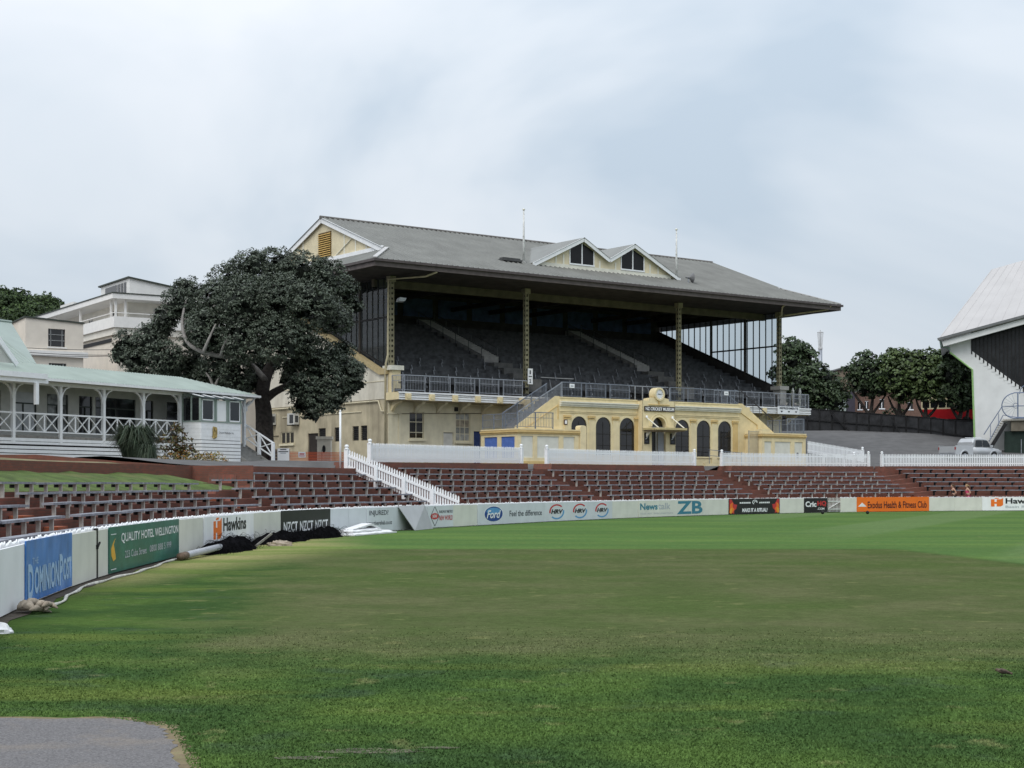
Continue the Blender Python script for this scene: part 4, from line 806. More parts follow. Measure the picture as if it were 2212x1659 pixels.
# twin dormers
DW = mat('dormer cream board', (.68, .60, .42), .8, .08, 2); dm = MB(); TD = -.35
P1, P2, VL, FL, FR = (13.75, 17.12), (17.92, 17.10), (15.85, 15.98), (9.85, 15.25), (21.75, 15.25)
dm.poly([(FL[0], TD, 15.1), (FR[0], TD, 15.1), (FR[0], TD, 15.26), (P2[0], TD, P2[1] - .05), (VL[0], TD, VL[1] - .05), (P1[0], TD, P1[1] - .05), (FL[0], TD, 15.26)]); dr = dm.build('dormer', DW, gs)
tm = lambda z: (z - 14.17) / .3755 - 3
mb = MB()
for a, b in ((FL, P1), (VL, P1), (VL, P2), (FR, P2)): mb.poly([(a[0], TD - .3, a[1] + .03), (b[0], TD - .3, b[1] + .03), (b[0], tm(b[1]) + .1, b[1] + .03), (a[0], tm(a[1]) + .1, a[1] + .03)])
mb.build('dormer_roof', ROOF, dr)
for a, b in ((FL, P1), (VL, P1), (VL, P2), (FR, P2)):
    mb = MB(); e_ = Vector((b[0] - a[0], 0, b[1] - a[1])) * .02; mb.bar(Vector((a[0], TD - .24, a[1] - .09)) - e_ * (1 if a is not VL else 0), Vector((b[0], TD - .24, b[1] - .09)), .05, .24, up=(0, 0, 1)); mb.build('barge_board', WHITE, dr)
for c in (P1, P2):
    top = lambda x: c[1] - .30 - abs(x - c[0]) * .44
    for x0, x1 in ((c[0] - .92, c[0] - .04), (c[0] + .04, c[0] + .92)): mb = MB(); mb.prism([(x0, TD - .03, 15.52), (x1, TD - .03, 15.52), (x1, TD - .03, top(x1)), (x0, TD - .03, top(x0))], (0, .02, 0)); mb.build('dormer_window', mat('black louvre opening', (.006, .006, .007), .4, .2), dr)
    mb = MB(); mb.bx(c[0] - .035, c[0] + .035, TD - .06, TD - .01, 15.48, top(c[0])).bx(c[0] - 1.0, c[0] + 1.0, TD - .08, TD - .01, 15.42, 15.51).bx(c[0] - .99, c[0] - .93, TD - .05, TD - .01, 15.5, top(c[0] - .96)).bx(c[0] + .93, c[0] + .99, TD - .05, TD - .01, 15.5, top(c[0] + .96)); mb.build('window_trim', WHITE, dr)
mb = MB(); mb.bx(10.4, 21.2, TD - .05, TD - .005, 15.16, 15.40); mb.build('dormer_sill', CRW, dr)
for x in (11.7, 12.3, 15.2, 16.5, 19.4, 20.1): mb = MB(); mb.bx(x - .06, x + .06, TD - .03, TD - .005, 15.4, min(15.4 + .44 * abs(x - (FL[0] if x < 14 else FR[0])) - .25, 16.0) if (x < 13 or x > 18.5) else 15.85); mb.build('batten', CRW, dr)
# flagpoles and small things on the roof
for s, lab in ((9.5, 'white flagpole on the roof left of the dormers'), (22.05, 'white flagpole on the roof right of the dormers')):
    b = gw(s, 0, zr(0) - .02); th = thing('flagpole', lab, 'flagpole', b, 0, 'flagpoles on the grandstand roof'); mb = MB(); mb.tube([(0, 0, 0), (0, 0, 3.5)], [.085, .05], 8); mb.build('pole', mat('flaking white paint', (.68, .68, .66), .7, .15, 3, dirt=(.12, .11, .1), dscale=9, damt=.9), th, smooth=True)
    mb = MB(); mb.lathe([(.02, 3.5), (.09, 3.52), (.1, 3.58), (.05, 3.62)], n=10); mb.build('cap', CRW, th); mb = MB(); mb.bx(-.12, .12, -.12, .12, -.15, .06); mb.build('base', PALEG, th)
b = gw(22.4, -1.0, zr(-1.0)); th = thing('horn_loudspeaker', 'grey horn loudspeaker on the roof beside the right flagpole', 'loudspeaker', b, ALF - .3); mb = MB(); prof_ = [(.05, -.4), (.07, -.2), (.14, -.05), (.34, .12), (.36, .14)]
for (r0, x0), (r1, x1) in zip(prof_, prof_[1:]):
    for i in range(14):
        a0_, a1_ = 2 * math.pi * i / 14, 2 * math.pi * (i + 1) / 14; mb.poly([(x0, r0 * math.cos(a0_), .4 + r0 * math.sin(a0_)), (x0, r0 * math.cos(a1_), .4 + r0 * math.sin(a1_)), (x1, r1 * math.cos(a1_), .4 + r1 * math.sin(a1_)), (x1, r1 * math.cos(a0_), .4 + r1 * math.sin(a0_))])
mb.build('horn', mat('grey horn', (.16, .16, .165), .5, .1), th, smooth=True); mb = MB(); mb.bar((-.2, 0, 0), (-.2, 0, .4), .06, .06); mb.build('bracket', GALV, th)
mb = MB(); mb.bx(-.9, .7, -.3, .3, .02, .14).bx(-.8, .6, -.22, .22, .14, .24); o = mb.build('roof_vent', mat('dark roof vent', (.07, .07, .07), .6, .15)); o.location = gw(8.4, -.2, zr(-.2)); o.rotation_euler = (0, 0, ALF); tag(o, 'low dark vent lying on the roof left of the left flagpole', 'vent')
# columns
def column(s, zb, label=None):
    w_ = .10; root = MB(); root.bx(s - w_ + .03, s + w_ - .03, -w_ + .03, w_ - .03, zb, 13.3); c = root.build('column', mat('dark column core', (.03, .026, .018), .8, .2), gs)
    pl = MB(); n = int((13.3 - zb) / .30); e2 = .028
    for sx_ in (-1, 1):
        for sy_ in (-1, 1): pl.bx(s + sx_ * w_ - e2, s + sx_ * w_ + e2, sy_ * w_ - e2, sy_ * w_ + e2, zb, 13.5)
    for i in range(n + 1):
        z0 = zb + i * .30; z1 = min(z0 + .17, 13.5)
        pl.bx(s - w_ + e2, s + w_ - e2, -w_ - .02, -w_ + .025, z0, z1).bx(s - w_ + e2, s + w_ - e2, w_ - .025, w_ + .02, z0, z1).bx(s - w_ - .02, s - w_ + .025, -w_ + e2, w_ - e2, z0, z1).bx(s + w_ - .025, s + w_ + .02, -w_ + e2, w_ - e2, z0, z1)
    pl.build('lattice', COLM, c); mb = MB(); mb.bx(s - .2, s + .2, -.2, .2, 13.4, 13.72); mb.build('capital', COLM, c); return c
for s, zb in zip(COLS, (8.6, 7.05, 7.05, 8.6)): column(s, zb)
for s in (COLS[0] + .1, COLS[3]):
    mb = MB(); mb.bx(s - .42, s + .45, -.5, .42, 8.34, 8.6); mb.build('pedestal_cap', CRW if s < 1 else CONC, gs); mb = MB(); mb.bx(s - .28, s + .3, -.38, .3, 7.0, 8.34); mb.build('pedestal', YEL if s < 1 else CONC, gs)
# seating deck
NR = 17; mb = MB()
for i in range(NR):
    t0 = -.55 + i * .76; z = rake(t0); mb.bx(-.02, SR - .002, t0, 12.5, z - .25 if i else 6.8, z)
mb.bx(-.02, SR, -1.3, -.55, 6.9, 7.06); mb.build('seating_deck', SEATB, gs)
AIS = ((10.4, .62), (23.2, .62))
segs = [(.25, AIS[0][0] - .65), (AIS[0][0] + .65, AIS[1][0] - .65), (AIS[1][0] + .65, SR - .3)]
brm = MB(); brm.prism([(0, -.12, .02), (0, -.02, .02), (0, .13, .62), (0, .08, .64)], (.035, 0, 0)); BRM = brm.mesh('seat_bracket', mat('pale aluminium bracket', (.26, .27, .29), .45, .1, metal=.3))
for i in range(NR - 1):
    t0 = -.55 + i * .76; z = rake(t0)
    for a, b in segs:
        mb = MB(); mb.bx(a, b, t0 + .12, t0 + .46, z + .36, z + .40).bx(a, b, t0 + .47, t0 + .50, z + .44, z + .70)
        x = a + .3
        while x < b: mb.bx(x, x + .05, t0 + .2, t0 + .44, z, z + .36); x += 1.6
        r_ = mb.build('seat_row', SEATM, gs)
        if i < 6:
            x = a + .35 + (i % 2) * .55
            while x < b: link('seat_bracket', BRM, r_, (x, t0 + .30, z + .1)); x += 1.6
for sA, hw in AIS:
    mb = MB(); n = 30
    for i in range(n):
        t0 = 4.6 + i * .26; mb.bx(sA - hw + .05, sA + hw - .05, t0, t0 + .27, rake(t0) - .3, rake(t0) + .66)
    mb.build('aisle_stair', STEPM, gs)
    for e_ in (-1, 1):
        mb = MB(); x = sA + e_ * hw
        for t0 in np.arange(4.8, 12.2, 1.45): mb.bx(x - .02, x + .02, t0 - .02, t0 + .02, rake(t0), rake(t0) + 1.15)
        mb.bar((x, 4.8, rake(4.8) + 1.15), (x, 12.1, rake(12.1) + 1.15), .04, .04).bar((x, 4.8, rake(4.8) + .65), (x, 12.1, rake(12.1) + .65), .03, .03); mb.build('aisle_rail', mat('dull rail', (.10, .105, .11), .5, .1, metal=.2), gs)
    for i, (t0, w2) in enumerate(((3.4, .9), (2.4, .9), (1.4, .9), (.4, .85))): mb = MB(); mb.bx(sA - w2, sA + w2 * .6, t0 - .35, t0 + .4, rake(t0) - .2, rake(t0) + .6); mb.build('aisle_stair', mat('dull aisle concrete', (.13, .128, .124), .9, .15), gs)
mb = MB(); mb.bx(11.6, 14.2, 1.0, 1.06, 8.45, 8.49); mb.build('barrier_rail', mat('pale rail', (.5, .5, .5), .5, .1), gs)
# glazed end screens
def screen(S_, out):
    def bot(t): return rake(t) + .97 if t > .6 else 8.62
    top = 13.66; mull = list(np.arange(.12, 12.4, .602)); posts = (3.34, 6.78)
    f = MB()
    for t in mull: f.bx(S_ - .035, S_ + .035, t - .022, t + .022, bot(t) - .05, top + .28)
    f.bx(S_ - .06, S_ + .06, 0, 12.5, top, top + .14); f.bar((S_, .3, bot(.6) - .1), (S_, 12.4, bot(12.4) - .02), .1, .1); f.bx(S_ - .04, S_ + .04, .1, 6.7, 11.36, 11.46)
    fr = f.build('end_screen', mat('dark screen frame', (.018, .017, .017), .6, .2), gs)
    for p_ in posts: mb = MB(); mb.bx(S_ - .07, S_ + .07, p_ - .07, p_ + .07, bot(p_) - .3, top + .3); mb.build('screen_post', mat('brown screen post', (.06, .05, .042), .7, .2), fr)
    for a, b in zip(mull, mull[1:]):
        zb0, zb1 = bot(a), bot(b)
        if zb1 > top - .05: continue
        a_, b_ = a + .022, b - .022
        if max(zb0, zb1) < 11.3:
            q = [[(S_, a_, zb0), (S_, b_, zb1), (S_, b_, 11.36), (S_, a_, 11.36)], [(S_, a_, 11.46), (S_, b_, 11.46), (S_, b_, top), (S_, a_, top)]]
        else: q = [[(S_, a_, zb0), (S_, b_, zb1), (S_, b_, top), (S_, a_, top)]]
        for k in q: mb = MB(); mb.poly(k); mb.build('pane', GLASS, fr)
screen(SL - .05, -1); screen(SR + .05, 1)
mb = MB(); mb.bx(SR, SR + .2, .02, 12.5, 13.74, 14.6).bx(-.2, 0, .02, 12.5, 13.74, 14.6); mb.build('end_lining', DARKWOOD, gs)
# balcony: fascia mouldings, bosses, soffit and corbels
BT = -1.35
mb = MB(); mb.bx(-.3, 33.3, BT + .1, 0, 6.62, 7.03); mb.build('balcony_slab', CRW, gs)
for a, b, z0, z1 in ((-.34, 33.34, 6.62, 6.70), (-.34, 33.34, 6.74, 6.84), (-.34, 33.34, 6.88, 6.93), (-.36, 33.36, 6.97, 7.06)): mb = MB(); mb.bx(a, b, BT - (.03 if z0 < 6.9 else .06), BT + .1, z0, z1); mb.build('moulding', WHITE, gs)
mb = MB(); mb.bx(-.36, -.3, BT, 0, 6.62, 7.05); mb.build('balcony_end', YEL, gs)
for s in [.25 + 1.61 * i for i in range(6)] + [23.95 + 1.61 * i for i in range(5)]:
    mb = MB(); mb.bx(s - .19, s + .19, BT - .10, BT + .02, 6.60, 6.97); b_ = mb.build('boss', YEL, gs); mb = MB(); mb.disc((s, BT - .13, 6.79), .125, (0, -1, 0), .03, 16); mb.build('roundel', YEL, b_)
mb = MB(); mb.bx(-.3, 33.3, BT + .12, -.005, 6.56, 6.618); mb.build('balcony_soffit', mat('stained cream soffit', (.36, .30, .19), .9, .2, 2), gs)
for s in (.05, 1.62, 3.2, 4.8, 6.4, 8.0, 24.5, 26.0, 27.6, 29.2, 30.8, 32.4): mb = MB(); mb.prism([(s - .1, -.005, 5.95), (s - .1, -.005, 6.56), (s - .1, -1.0, 6.56), (s - .1, -.85, 6.44), (s - .1, -.45, 6.34), (s - .1, -.2, 6.12)], (.2, 0, 0)); mb.build('corbel', YEL if s < .5 else CREAM, gs)
# railings
def railing(a, b, h=.95, n_post=None, pair=.34, bay=1.62, m=GALV, mp=GALV, name='railing', base=.06):
    a = Vector(a); b = Vector(b); d = b - a; ln = d.length; d.normalize()
    nb = max(1, round(ln / bay)); bl = ln / nb
    for i in range(nb):
        p0 = a + d * (bl * i); p1 = a + d * (bl * (i + 1)); q1 = p1 - d * min(pair, bl * .3)
        mb = MB()
        for p in (p0, q1): mb.bar(p, p + Vector((0, 0, h)), .045, .045)
        mb.bar(p0 + Vector((0, 0, h)), p1 + Vector((0, 0, h)), .05, .05).bar(p0 + Vector((0, 0, base + .05)), q1 + Vector((0, 0, base + .05)), .03, .03).bar(p0 + Vector((0, 0, h - .3)), q1 + Vector((0, 0, h - .3)), .025, .025)
        k = int((q1 - p0).length / .105)
        for j in range(1, k): p = p0.lerp(q1, j / k); mb.bar(p + Vector((0, 0, base + .05)), p + Vector((0, 0, h - .05)), .015, .015)
        mb.build(name, m, gs)
railing((.05, BT + .06, 7.06), (8.75, BT + .06, 7.06)); railing((24.2, BT + .06, 7.06), (33.2, BT + .06, 7.06)); railing((33.2, BT + .06, 7.06), (33.2, -.1, 7.06)); railing((-.25, -.5, 7.06), (.05, BT + .06, 7.06), bay=.9, pair=.1)
railing((8.75, -4.62, 6.87), (14.3, -4.62, 6.87), h=.9, m=GALVD); railing((17.3, -4.62, 6.87), (23.1, -4.62, 6.87), h=.9, m=GALVD)
for x in (14.4, 15.0, 16.6, 17.2): mb = MB(); mb.bx(x, x + .05, -4.64, -4.59, 6.87, 7.77); mb.build('railing', GALV, gs)
mb = MB(); mb.bar((14.3, -4.4, 7.77), (17.3, -4.4, 7.77), .05, .05); mb.build('railing', GALV, gs)
# ------------------------------------------------------------------ arched museum front
TA = -4.8; ARC = [9.92, 11.77, 13.62, 18.1, 19.9, 21.72]; HWA, SILL, SPR = .61, 3.54, 5.21
mb = MB(); holed(mb, 8.47, 23.0, 2.7, 6.87, [(c - HWA, c + HWA, SILL, SPR + HWA) for c in ARC], fT(TA), .35)
NA = 18
for c in ARC:
    for sg in (-1, 1):
        pts = [(c + sg * HWA * math.cos(a), SPR + HWA * math.sin(a)) for a in np.linspace(0, math.pi / 2, NA // 2 + 1)]
        for p, q in zip(pts, pts[1:]): mb.poly([(p[0], TA, p[1]), (q[0], TA, q[1]), (c + sg * HWA, TA, SPR + HWA)]); mb.poly([(p[0], TA, p[1]), (q[0], TA, q[1]), (q[0], TA + .35, q[1]), (p[0], TA + .35, p[1])])
mb.bx(8.47, 23.0, TA + .36, -.002, 6.60, 6.865).bx(8.47, 8.6, TA + .002, -.002, 2.7, 6.6).bx(22.87, 23.0, TA + .002, -.002, 2.7, 6.6); aw = mb.build('museum_wall', YEL, gs)
mb = MB(); mb.bx(8.6, 22.87, TA + .9, TA + .95, 2.7, 6.6); mb.build('museum_interior', mat('dark interior', (.02, .019, .018), .8, .3, 2), gs)
for i, c in enumerate(ARC):
    w_ = MB()
    for p, q in zip(np.linspace(0, math.pi, NA + 1), np.linspace(0, math.pi, NA + 1)[1:]):
        r0, r1 = HWA - .02, HWA + .10
        w_.prism([(c + r0 * math.cos(p), TA - .035, SPR + r0 * math.sin(p)), (c + r1 * math.cos(p), TA - .035, SPR + r1 * math.sin(p)), (c + r1 * math.cos(q), TA - .035, SPR + r1 * math.sin(q)), (c + r0 * math.cos(q), TA - .035, SPR + r0 * math.sin(q))], (0, .10, 0))
    for sg in (-1, 1): x0, x1 = sorted((c + sg * (HWA - .02), c + sg * (HWA + .10))); w_.bx(x0, x1, TA - .035, TA + .065, SILL, SPR)
    w_.bx(c - HWA - .1, c + HWA + .1, TA - .06, TA + .05, SILL - .08, SILL); wd_ = w_.build('arched_window', mat('pale yellow trim', (.74, .64, .40), .75, .05, 3), gs)
    g = MB(); pts = [(c - HWA, SILL), (c + HWA, SILL)] + [(c + HWA * math.cos(a), SPR + HWA * math.sin(a)) for a in np.linspace(0, math.pi, NA + 1)]
    g.prism([(a, TA + .035, b) for a, b in pts], (0, .01, 0)); g.build('pane', DGLASS, wd_)
    g = MB(); g.bx(c - HWA, c + HWA, TA + .02, TA + .034, 4.78, 4.82).bx(c - HWA, c + HWA, TA + .02, TA + .034, 4.12, 4.15).bx(c - .015, c + .015, TA + .02, TA + .034, SILL, SPR + .3); g.build('glazing_bar', mat('black glazing bar', (.02, .018, .016), .5, .2), wd_)
    # things on show behind the glass
    rr = random.Random(i); g = MB()
    for k in range(9): x, z = c + rr.uniform(-.45, .45), rr.uniform(3.7, 5.3); a = rr.uniform(.03, .09); g.bx(x - a, x + a, TA + .25, TA + .3, z - a * rr.uniform(.7, 1.6), z + a)
    g.build('window_display', mat('dim display', (.11, .10, .095), .7, .5, 14), wd_)
for s in (9.02, 10.85, 12.70, 14.40, 17.22, 19.0, 20.81, 22.62):
    mb = MB(); mb.bx(s - .22, s + .22, TA - .07, TA - .002, 2.75, 5.62); p_ = mb.build('pilaster', OCH if s in (14.40, 22.62) else YEL, gs); mb = MB(); mb.bx(s - .26, s + .26, TA - .11, TA - .002, 5.72, 5.84).bx(s - .24, s + .24, TA - .09, TA - .002, 5.62, 5.67); mb.build('capital', OCH, p_)
for z0, z1, o_, m in ((6.36, 6.44, .10, CRW), (6.45, 6.56, .16, CRW), (6.57, 6.64, .22, CRW), (5.98, 6.03, .04, YEL), (6.06, 6.09, .06, YEL), (6.84, 6.90, .05, YEL)):
    for a, b in ((8.47, 14.42), (17.13, 23.05)): mb = MB(); mb.bx(a, b, TA - o_, TA - .001, z0, z1); mb.build('cornice', m, gs)
# portal
TP = -5.25; pc = 15.78; PL, PR = 14.45, 17.10; AR = .57; ASP = 5.32
mb = MB(); holed(mb, PL, PR, 2.7, 6.86, [(pc - AR, pc + AR, 2.75, ASP + AR)], fT(TP), .45)
for sg in (-1, 1):
    pts = [(pc + sg * AR * math.cos(a), ASP + AR * math.sin(a)) for a in np.linspace(0, math.pi / 2, 10)]
    for p, q in zip(pts, pts[1:]): mb.poly([(p[0], TP, p[1]), (q[0], TP, q[1]), (pc + sg * AR, TP, ASP + AR)]); mb.poly([(p[0], TP, p[1]), (q[0], TP, q[1]), (q[0], TP + .45, q[1]), (p[0], TP + .45, p[1])])
mb.bx(PL, PL + .05, TP, TA, 2.7, 6.86).bx(PR - .05, PR, TP, TA, 2.7, 6.86).bx(PL, PR, TP + .001, TA + .3, 6.80, 6.862)
mb.prism([(pc - .82, TP + .0, 6.862), (pc + .82, TP + .0, 6.862), (pc + .80, TP, 7.0), (pc + .45, TP, 7.06), (pc + .3, TP, 7.0), (pc - .3, TP, 7.0), (pc - .45, TP, 7.06), (pc - .80, TP, 7.0)], (0, .5, 0)); po = mb.build('portal', YEL, gs)
mb = MB(); mb.bx(pc - .85, pc + .85, TP - .05, TP - .001, 6.60, 6.65); mb.build('portal_ledge', OCH, po); mb = MB(); mb.bx(pc - .04, pc + .04, TP - .04, TP - .001, 6.64, 6.86); mb.build('keystone', OCH, po)
arcm = MB()
for p, q in zip(np.linspace(0, math.pi, 19), np.linspace(0, math.pi, 19)[1:]):
    for r0, r1, o_ in ((AR, AR + .1, .05), (AR + .16, AR + .21, .03)): arcm.prism([(pc + r0 * math.cos(p), TP - o_, ASP + r0 * math.sin(p)), (pc + r1 * math.cos(p), TP - o_, ASP + r1 * math.sin(p)), (pc + r1 * math.cos(q), TP - o_, ASP + r1 * math.sin(q)), (pc + r0 * math.cos(q), TP - o_, ASP + r0 * math.sin(q))], (0, o_ - .001, 0))
arcm.build('arch_moulding', mat('pale yellow trim', (.74, .64, .40)), po)
mb = MB(); mb.prism([(pc - AR, TP + .3, ASP), (pc + AR, TP + .3, ASP)] + [(pc + AR * math.cos(a), TP + .3, ASP + AR * math.sin(a)) for a in np.linspace(0, math.pi, 15)], (0, .02, 0)); mb.build('fanlight', DGLASS, po)
mb = MB(); mb.bx(pc - .52, pc - .06, TP + .28, TP + .32, 2.9, 5.0); mb.build('door', mat('dark glazed door', (.02, .02, .022), .2, .2), po)
mb = MB(); mb.bx(pc + .02, pc + .5, TP + .1, TP + .14, 2.9, 5.0); mb.build('door', mat('grey painted door', (.26, .27, .29), .5, .1, 3), po); mb = MB(); mb.bx(pc - .57, pc + .57, TP + .2, TP + .33, 5.0, 5.3).bx(pc - .05, pc + .02, TP + .2, TP + .3, 2.9, 5.0); mb.build('door_frame', mat('pale grey frame', (.42, .42, .4), .6, .1), po)
# clock drum
mb = MB(); n = 26; cz = 7.27
mb.prism([(pc + .40 * math.cos(2 * math.pi * i / n), TP - .05, cz + .40 * math.sin(2 * math.pi * i / n)) for i in range(n)], (0, .5, 0)); ck = mb.build('clock', YEL, gs)
mb = MB()
for i in range(n):
    a, b = 2 * math.pi * i / n, 2 * math.pi * (i + 1) / n
    mb.prism([(pc + r * math.cos(t_), TP - .10, cz + r * math.sin(t_)) for r, t_ in ((.29, a), (.40, a), (.40, b), (.29, b))], (0, .05, 0))
mb.build('clock_rim', mat('pale yellow trim', (.74, .64, .40)), ck); mb = MB(); mb.disc((pc, TP - .056, cz), .29, (0, -1, 0), .005, 26); mb.build('clock_face', mat('white clock face', (.76, .77, .78), .4, .03), ck)
mb = MB(); mb.bar((pc - .14, TP - .066, cz - .01), (pc + .2, TP - .066, cz + .02), .01, .03, up=(0, 0, 1)).bar((pc - .1, TP - .07, cz + .01), (pc + .05, TP - .07, cz), .01, .04, up=(0, 0, 1)); mb.build('clock_hand', mat('dark teal hand', (.03, .07, .08), .5, .1), ck)
for i in range(12): a = i * math.pi / 6; mb = MB(); mb.bar((pc + .235 * math.cos(a), TP - .064, cz + .235 * math.sin(a)), (pc + .27 * math.cos(a), TP - .064, cz + .27 * math.sin(a)), .006, .014, up=(0, 1, 0)); mb.build('hour_mark', I_DG, ck)
# canopy, rods, lamps
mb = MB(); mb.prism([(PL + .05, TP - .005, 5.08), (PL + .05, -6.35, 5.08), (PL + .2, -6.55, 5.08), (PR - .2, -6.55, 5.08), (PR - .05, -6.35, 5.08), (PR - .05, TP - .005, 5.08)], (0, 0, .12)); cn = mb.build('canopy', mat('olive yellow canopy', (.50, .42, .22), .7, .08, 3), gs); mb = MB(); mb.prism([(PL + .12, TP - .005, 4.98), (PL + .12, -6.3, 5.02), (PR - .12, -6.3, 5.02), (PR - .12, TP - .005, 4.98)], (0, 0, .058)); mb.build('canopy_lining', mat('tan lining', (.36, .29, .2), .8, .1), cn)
for s in (14.72, 16.8): mb = MB(); mb.tube([(s, TP - .05, 5.86), (s, -6.4, 5.20)], .035, 7); mb.build('tie_rod', CRW, cn); mb = MB(); mb.lathe([(.02, 0), (.07, .03), (.08, .1), (.05, .16), (.01, .18)], (s, TP - .1, 5.78), 10); mb.build('lamp', WHITE, cn); mb = MB(); mb.prism([(s + .0, TP - .003, 4.62), (s, TP - .4, 4.98), (s, TP - .003, 4.98)], (.08, 0, 0)); mb.build('bracket', CRW, cn)
# ------------------------------------------------------------------ stairs at both ends of the museum front
ST = mat('stair concrete', (.20, .20, .205), .9, .1, 3)
def stair(sA, zA, sB, zB, name='stair'):
    n = 11; mb = MB()
    for i in range(n):
        a = sA + (sB - sA) * i / n; b = sA + (sB - sA) * (i + 1) / n; z = zA + (zB - zA) * (i + 1) / n; mb.bx(min(a, b), max(a, b), TA + .12, -3.2, 2.9, z)
    mb.build(name, ST, gs)
stair(5.54, 5.0, 8.46, 6.86); stair(26.0, 5.05, 23.01, 6.86)
mb = MB(); mb.prism([(5.3, TA, 2.8), (8.469, TA, 2.8), (8.469, TA, 6.93), (8.2, TA, 6.93), (5.3, TA, 5.12)], (0, .11, 0)); mb.build('stair_wall', mat('pale stair render', (.70, .58, .34), .8, .07, 3), gs)
mb = MB(); mb.prism([(23.001, TA, 2.8), (26.25, TA, 2.8), (26.25, TA, 5.1), (23.3, TA, 6.95), (23.001, TA, 6.95)], (0, .11, 0)); mb.build('stair_wall', mat('pale stair render', (.70, .58, .34)), gs)
mb = MB(); mb.bar((8.35, TA - .02, 6.45), (8.35, TA - .02, 5.6), .02, .05).bar((8.3, TA - .02, 6.38), (6.0, TA - .02, 5.05), .02, .05, up=(0, 1, 0)).bar((23.1, TA - .02, 6.38), (24.6, TA - .02, 5.62), .02, .05, up=(0, 1, 0)).bar((24.6, TA - .02, 5.62), (24.6, TA - .02, 5.1), .02, .05); mb.build('stair_panel_edge', OCH, gs)
def slope_rail(a, b, h, m, dens=.1):
    a = Vector(a); b = Vector(b); mb = MB(); n = int((b - a).length / dens); up = Vector((0, 0, h))
    mb.bar(a + up, b + up, .055, .055).bar(a + up * .12, b + up * .12, .04, .04)
    for i in range(n + 1): p = a.lerp(b, i / n); w_ = .05 if i % 12 == 0 else .022; mb.bar(p, p + up, w_, w_)
    mb.build('stair_rail', m, gs)
slope_rail((5.5, TA + .06, 5.02), (8.75, TA + .06, 6.84), .92, GALV); slope_rail((5.5, -3.25, 5.0), (8.75, -3.25, 6.84), .92, GALVD); slope_rail((26.1, TA + .06, 5.1), (23.1, TA + .06, 6.95), .90, mat('black stair rail', (.05, .05, .055), .5, .1), .7); slope_rail((26.1, -3.25, 5.1), (23.1, -3.25, 6.95), .90, GALVD, .25)
# ------------------------------------------------------------------ kiosks below the stairs
def kiosk(s0, s1, ztop_, panels, blue, pier):
    z0 = 2.55; k = MB(); hs = [(a, b, 3.31, 4.53) for a, b in panels]; TK = -6.3
    holed(k, s0, s1, z0, ztop_, hs, fT(TK), .05); bl = [(-6.02, -4.74, 3.3, 4.5), (-4.37, -3.11, 3.3, 4.5)] if blue else []
    holed(k, TK, -2.8, z0, ztop_, bl, lambda u, v, d: (s0 + d, u, v), .05); k.poly([(s0, TK, ztop_), (s1, TK, ztop_), (s1, -2.8, ztop_), (s0, -2.8, ztop_)]).poly([(s1, TK, z0), (s1, -2.8, z0), (s1, -2.8, ztop_), (s1, TK, ztop_)]); kk = k.build('kiosk', YEL, gs)
    for a, b in panels: mb = MB(); mb.bx(a, b, TK + .05, TK + .07, 3.31, 4.53); mb.build('panel', PANEL, kk)
    for a, b, c, d in bl: mb = MB(); mb.bx(s0 + .05, s0 + .07, a, b, c, d); mb.build('blue_panel', BLUEP, kk)
    for za, zb_, o_ in ((ztop_ - .28, ztop_ - .20, .05), (ztop_ - .195, ztop_ - .10, .10), (ztop_ - .06, ztop_ + .01, .05)):
        mb = MB(); mb.bx(s0 - o_, s1 + .02, TK - o_, TK - .001, za, zb_).bx(s0 - o_, s0 - .001, TK, -2.8, za, zb_); mb.build('cornice', OCH if za < ztop_ - .15 else YEL, kk)
    mb = MB(); mb.bx(s0 - .03, s1 + .01, TK - .04, TK - .001, z0, 3.12); mb.build('plinth', OCH, kk)
    if pier: mb = MB(); mb.bx(s1 + .022, s1 + .45, TK - .1, TK + .35, z0, 5.1).prism([(s1 + .022, TK - .1, 5.1), (s1 + .45, TK - .1, 5.1), (s1 + .40, TK - .1, 5.17), (s1 + .24, TK - .1, 5.20), (s1 + .07, TK - .1, 5.17)], (0, .45, 0)); mb.build('pier', YEL, kk)
    return kk
kiosk(4.31, 8.71, 4.93, [(4.56, 5.41), (5.69, 7.26), (7.57, 8.4)], True, True); k2 = kiosk(23.55, 27.5, 5.06, [(23.75, 24.4), (24.68, 26.13), (26.47, 27.22)], False, False)
mb = MB(); mb.bx(26.72, 26.86, -6.27, -6.24, 3.5, 3.85); mb.build('panel_hatch', BLACK, k2)
mb = MB()
for x in np.arange(22.70, 23.5, .075): mb.bx(x, x + .022, -6.02, -6.0, 2.9, 5.12)
mb.bx(22.66, 23.55, -6.03, -5.99, 5.12, 5.17).bx(22.62, 22.68, -6.05, -5.97, 2.9, 5.2); mb.build('bar_gate', mat('pale bar gate', (.46, .42, .32), .6, .1), gs)
mb = MB(); mb.bx(23.56, 24.3, -6.25, -5.6, 5.065, 5.3); mb.build('kiosk_upstand', YEL, k2)
railing((4.36, -6.22, 4.94), (6.9, -6.22, 4.94), h=.92, bay=1.25, pair=.03, m=GALVD); railing((4.36, -2.9, 4.94), (4.36, -6.22, 4.94), h=.85, bay=1.1, pair=.03, m=GALVD)
railing((25.9, -6.22, 5.07), (27.42, -6.22, 5.07), h=.95, bay=.8, pair=.03, m=GALVD); railing((27.42, -6.22, 5.07), (27.42, -3.0, 5.07), h=.95, bay=1.1, pair=.03, m=GALVD)
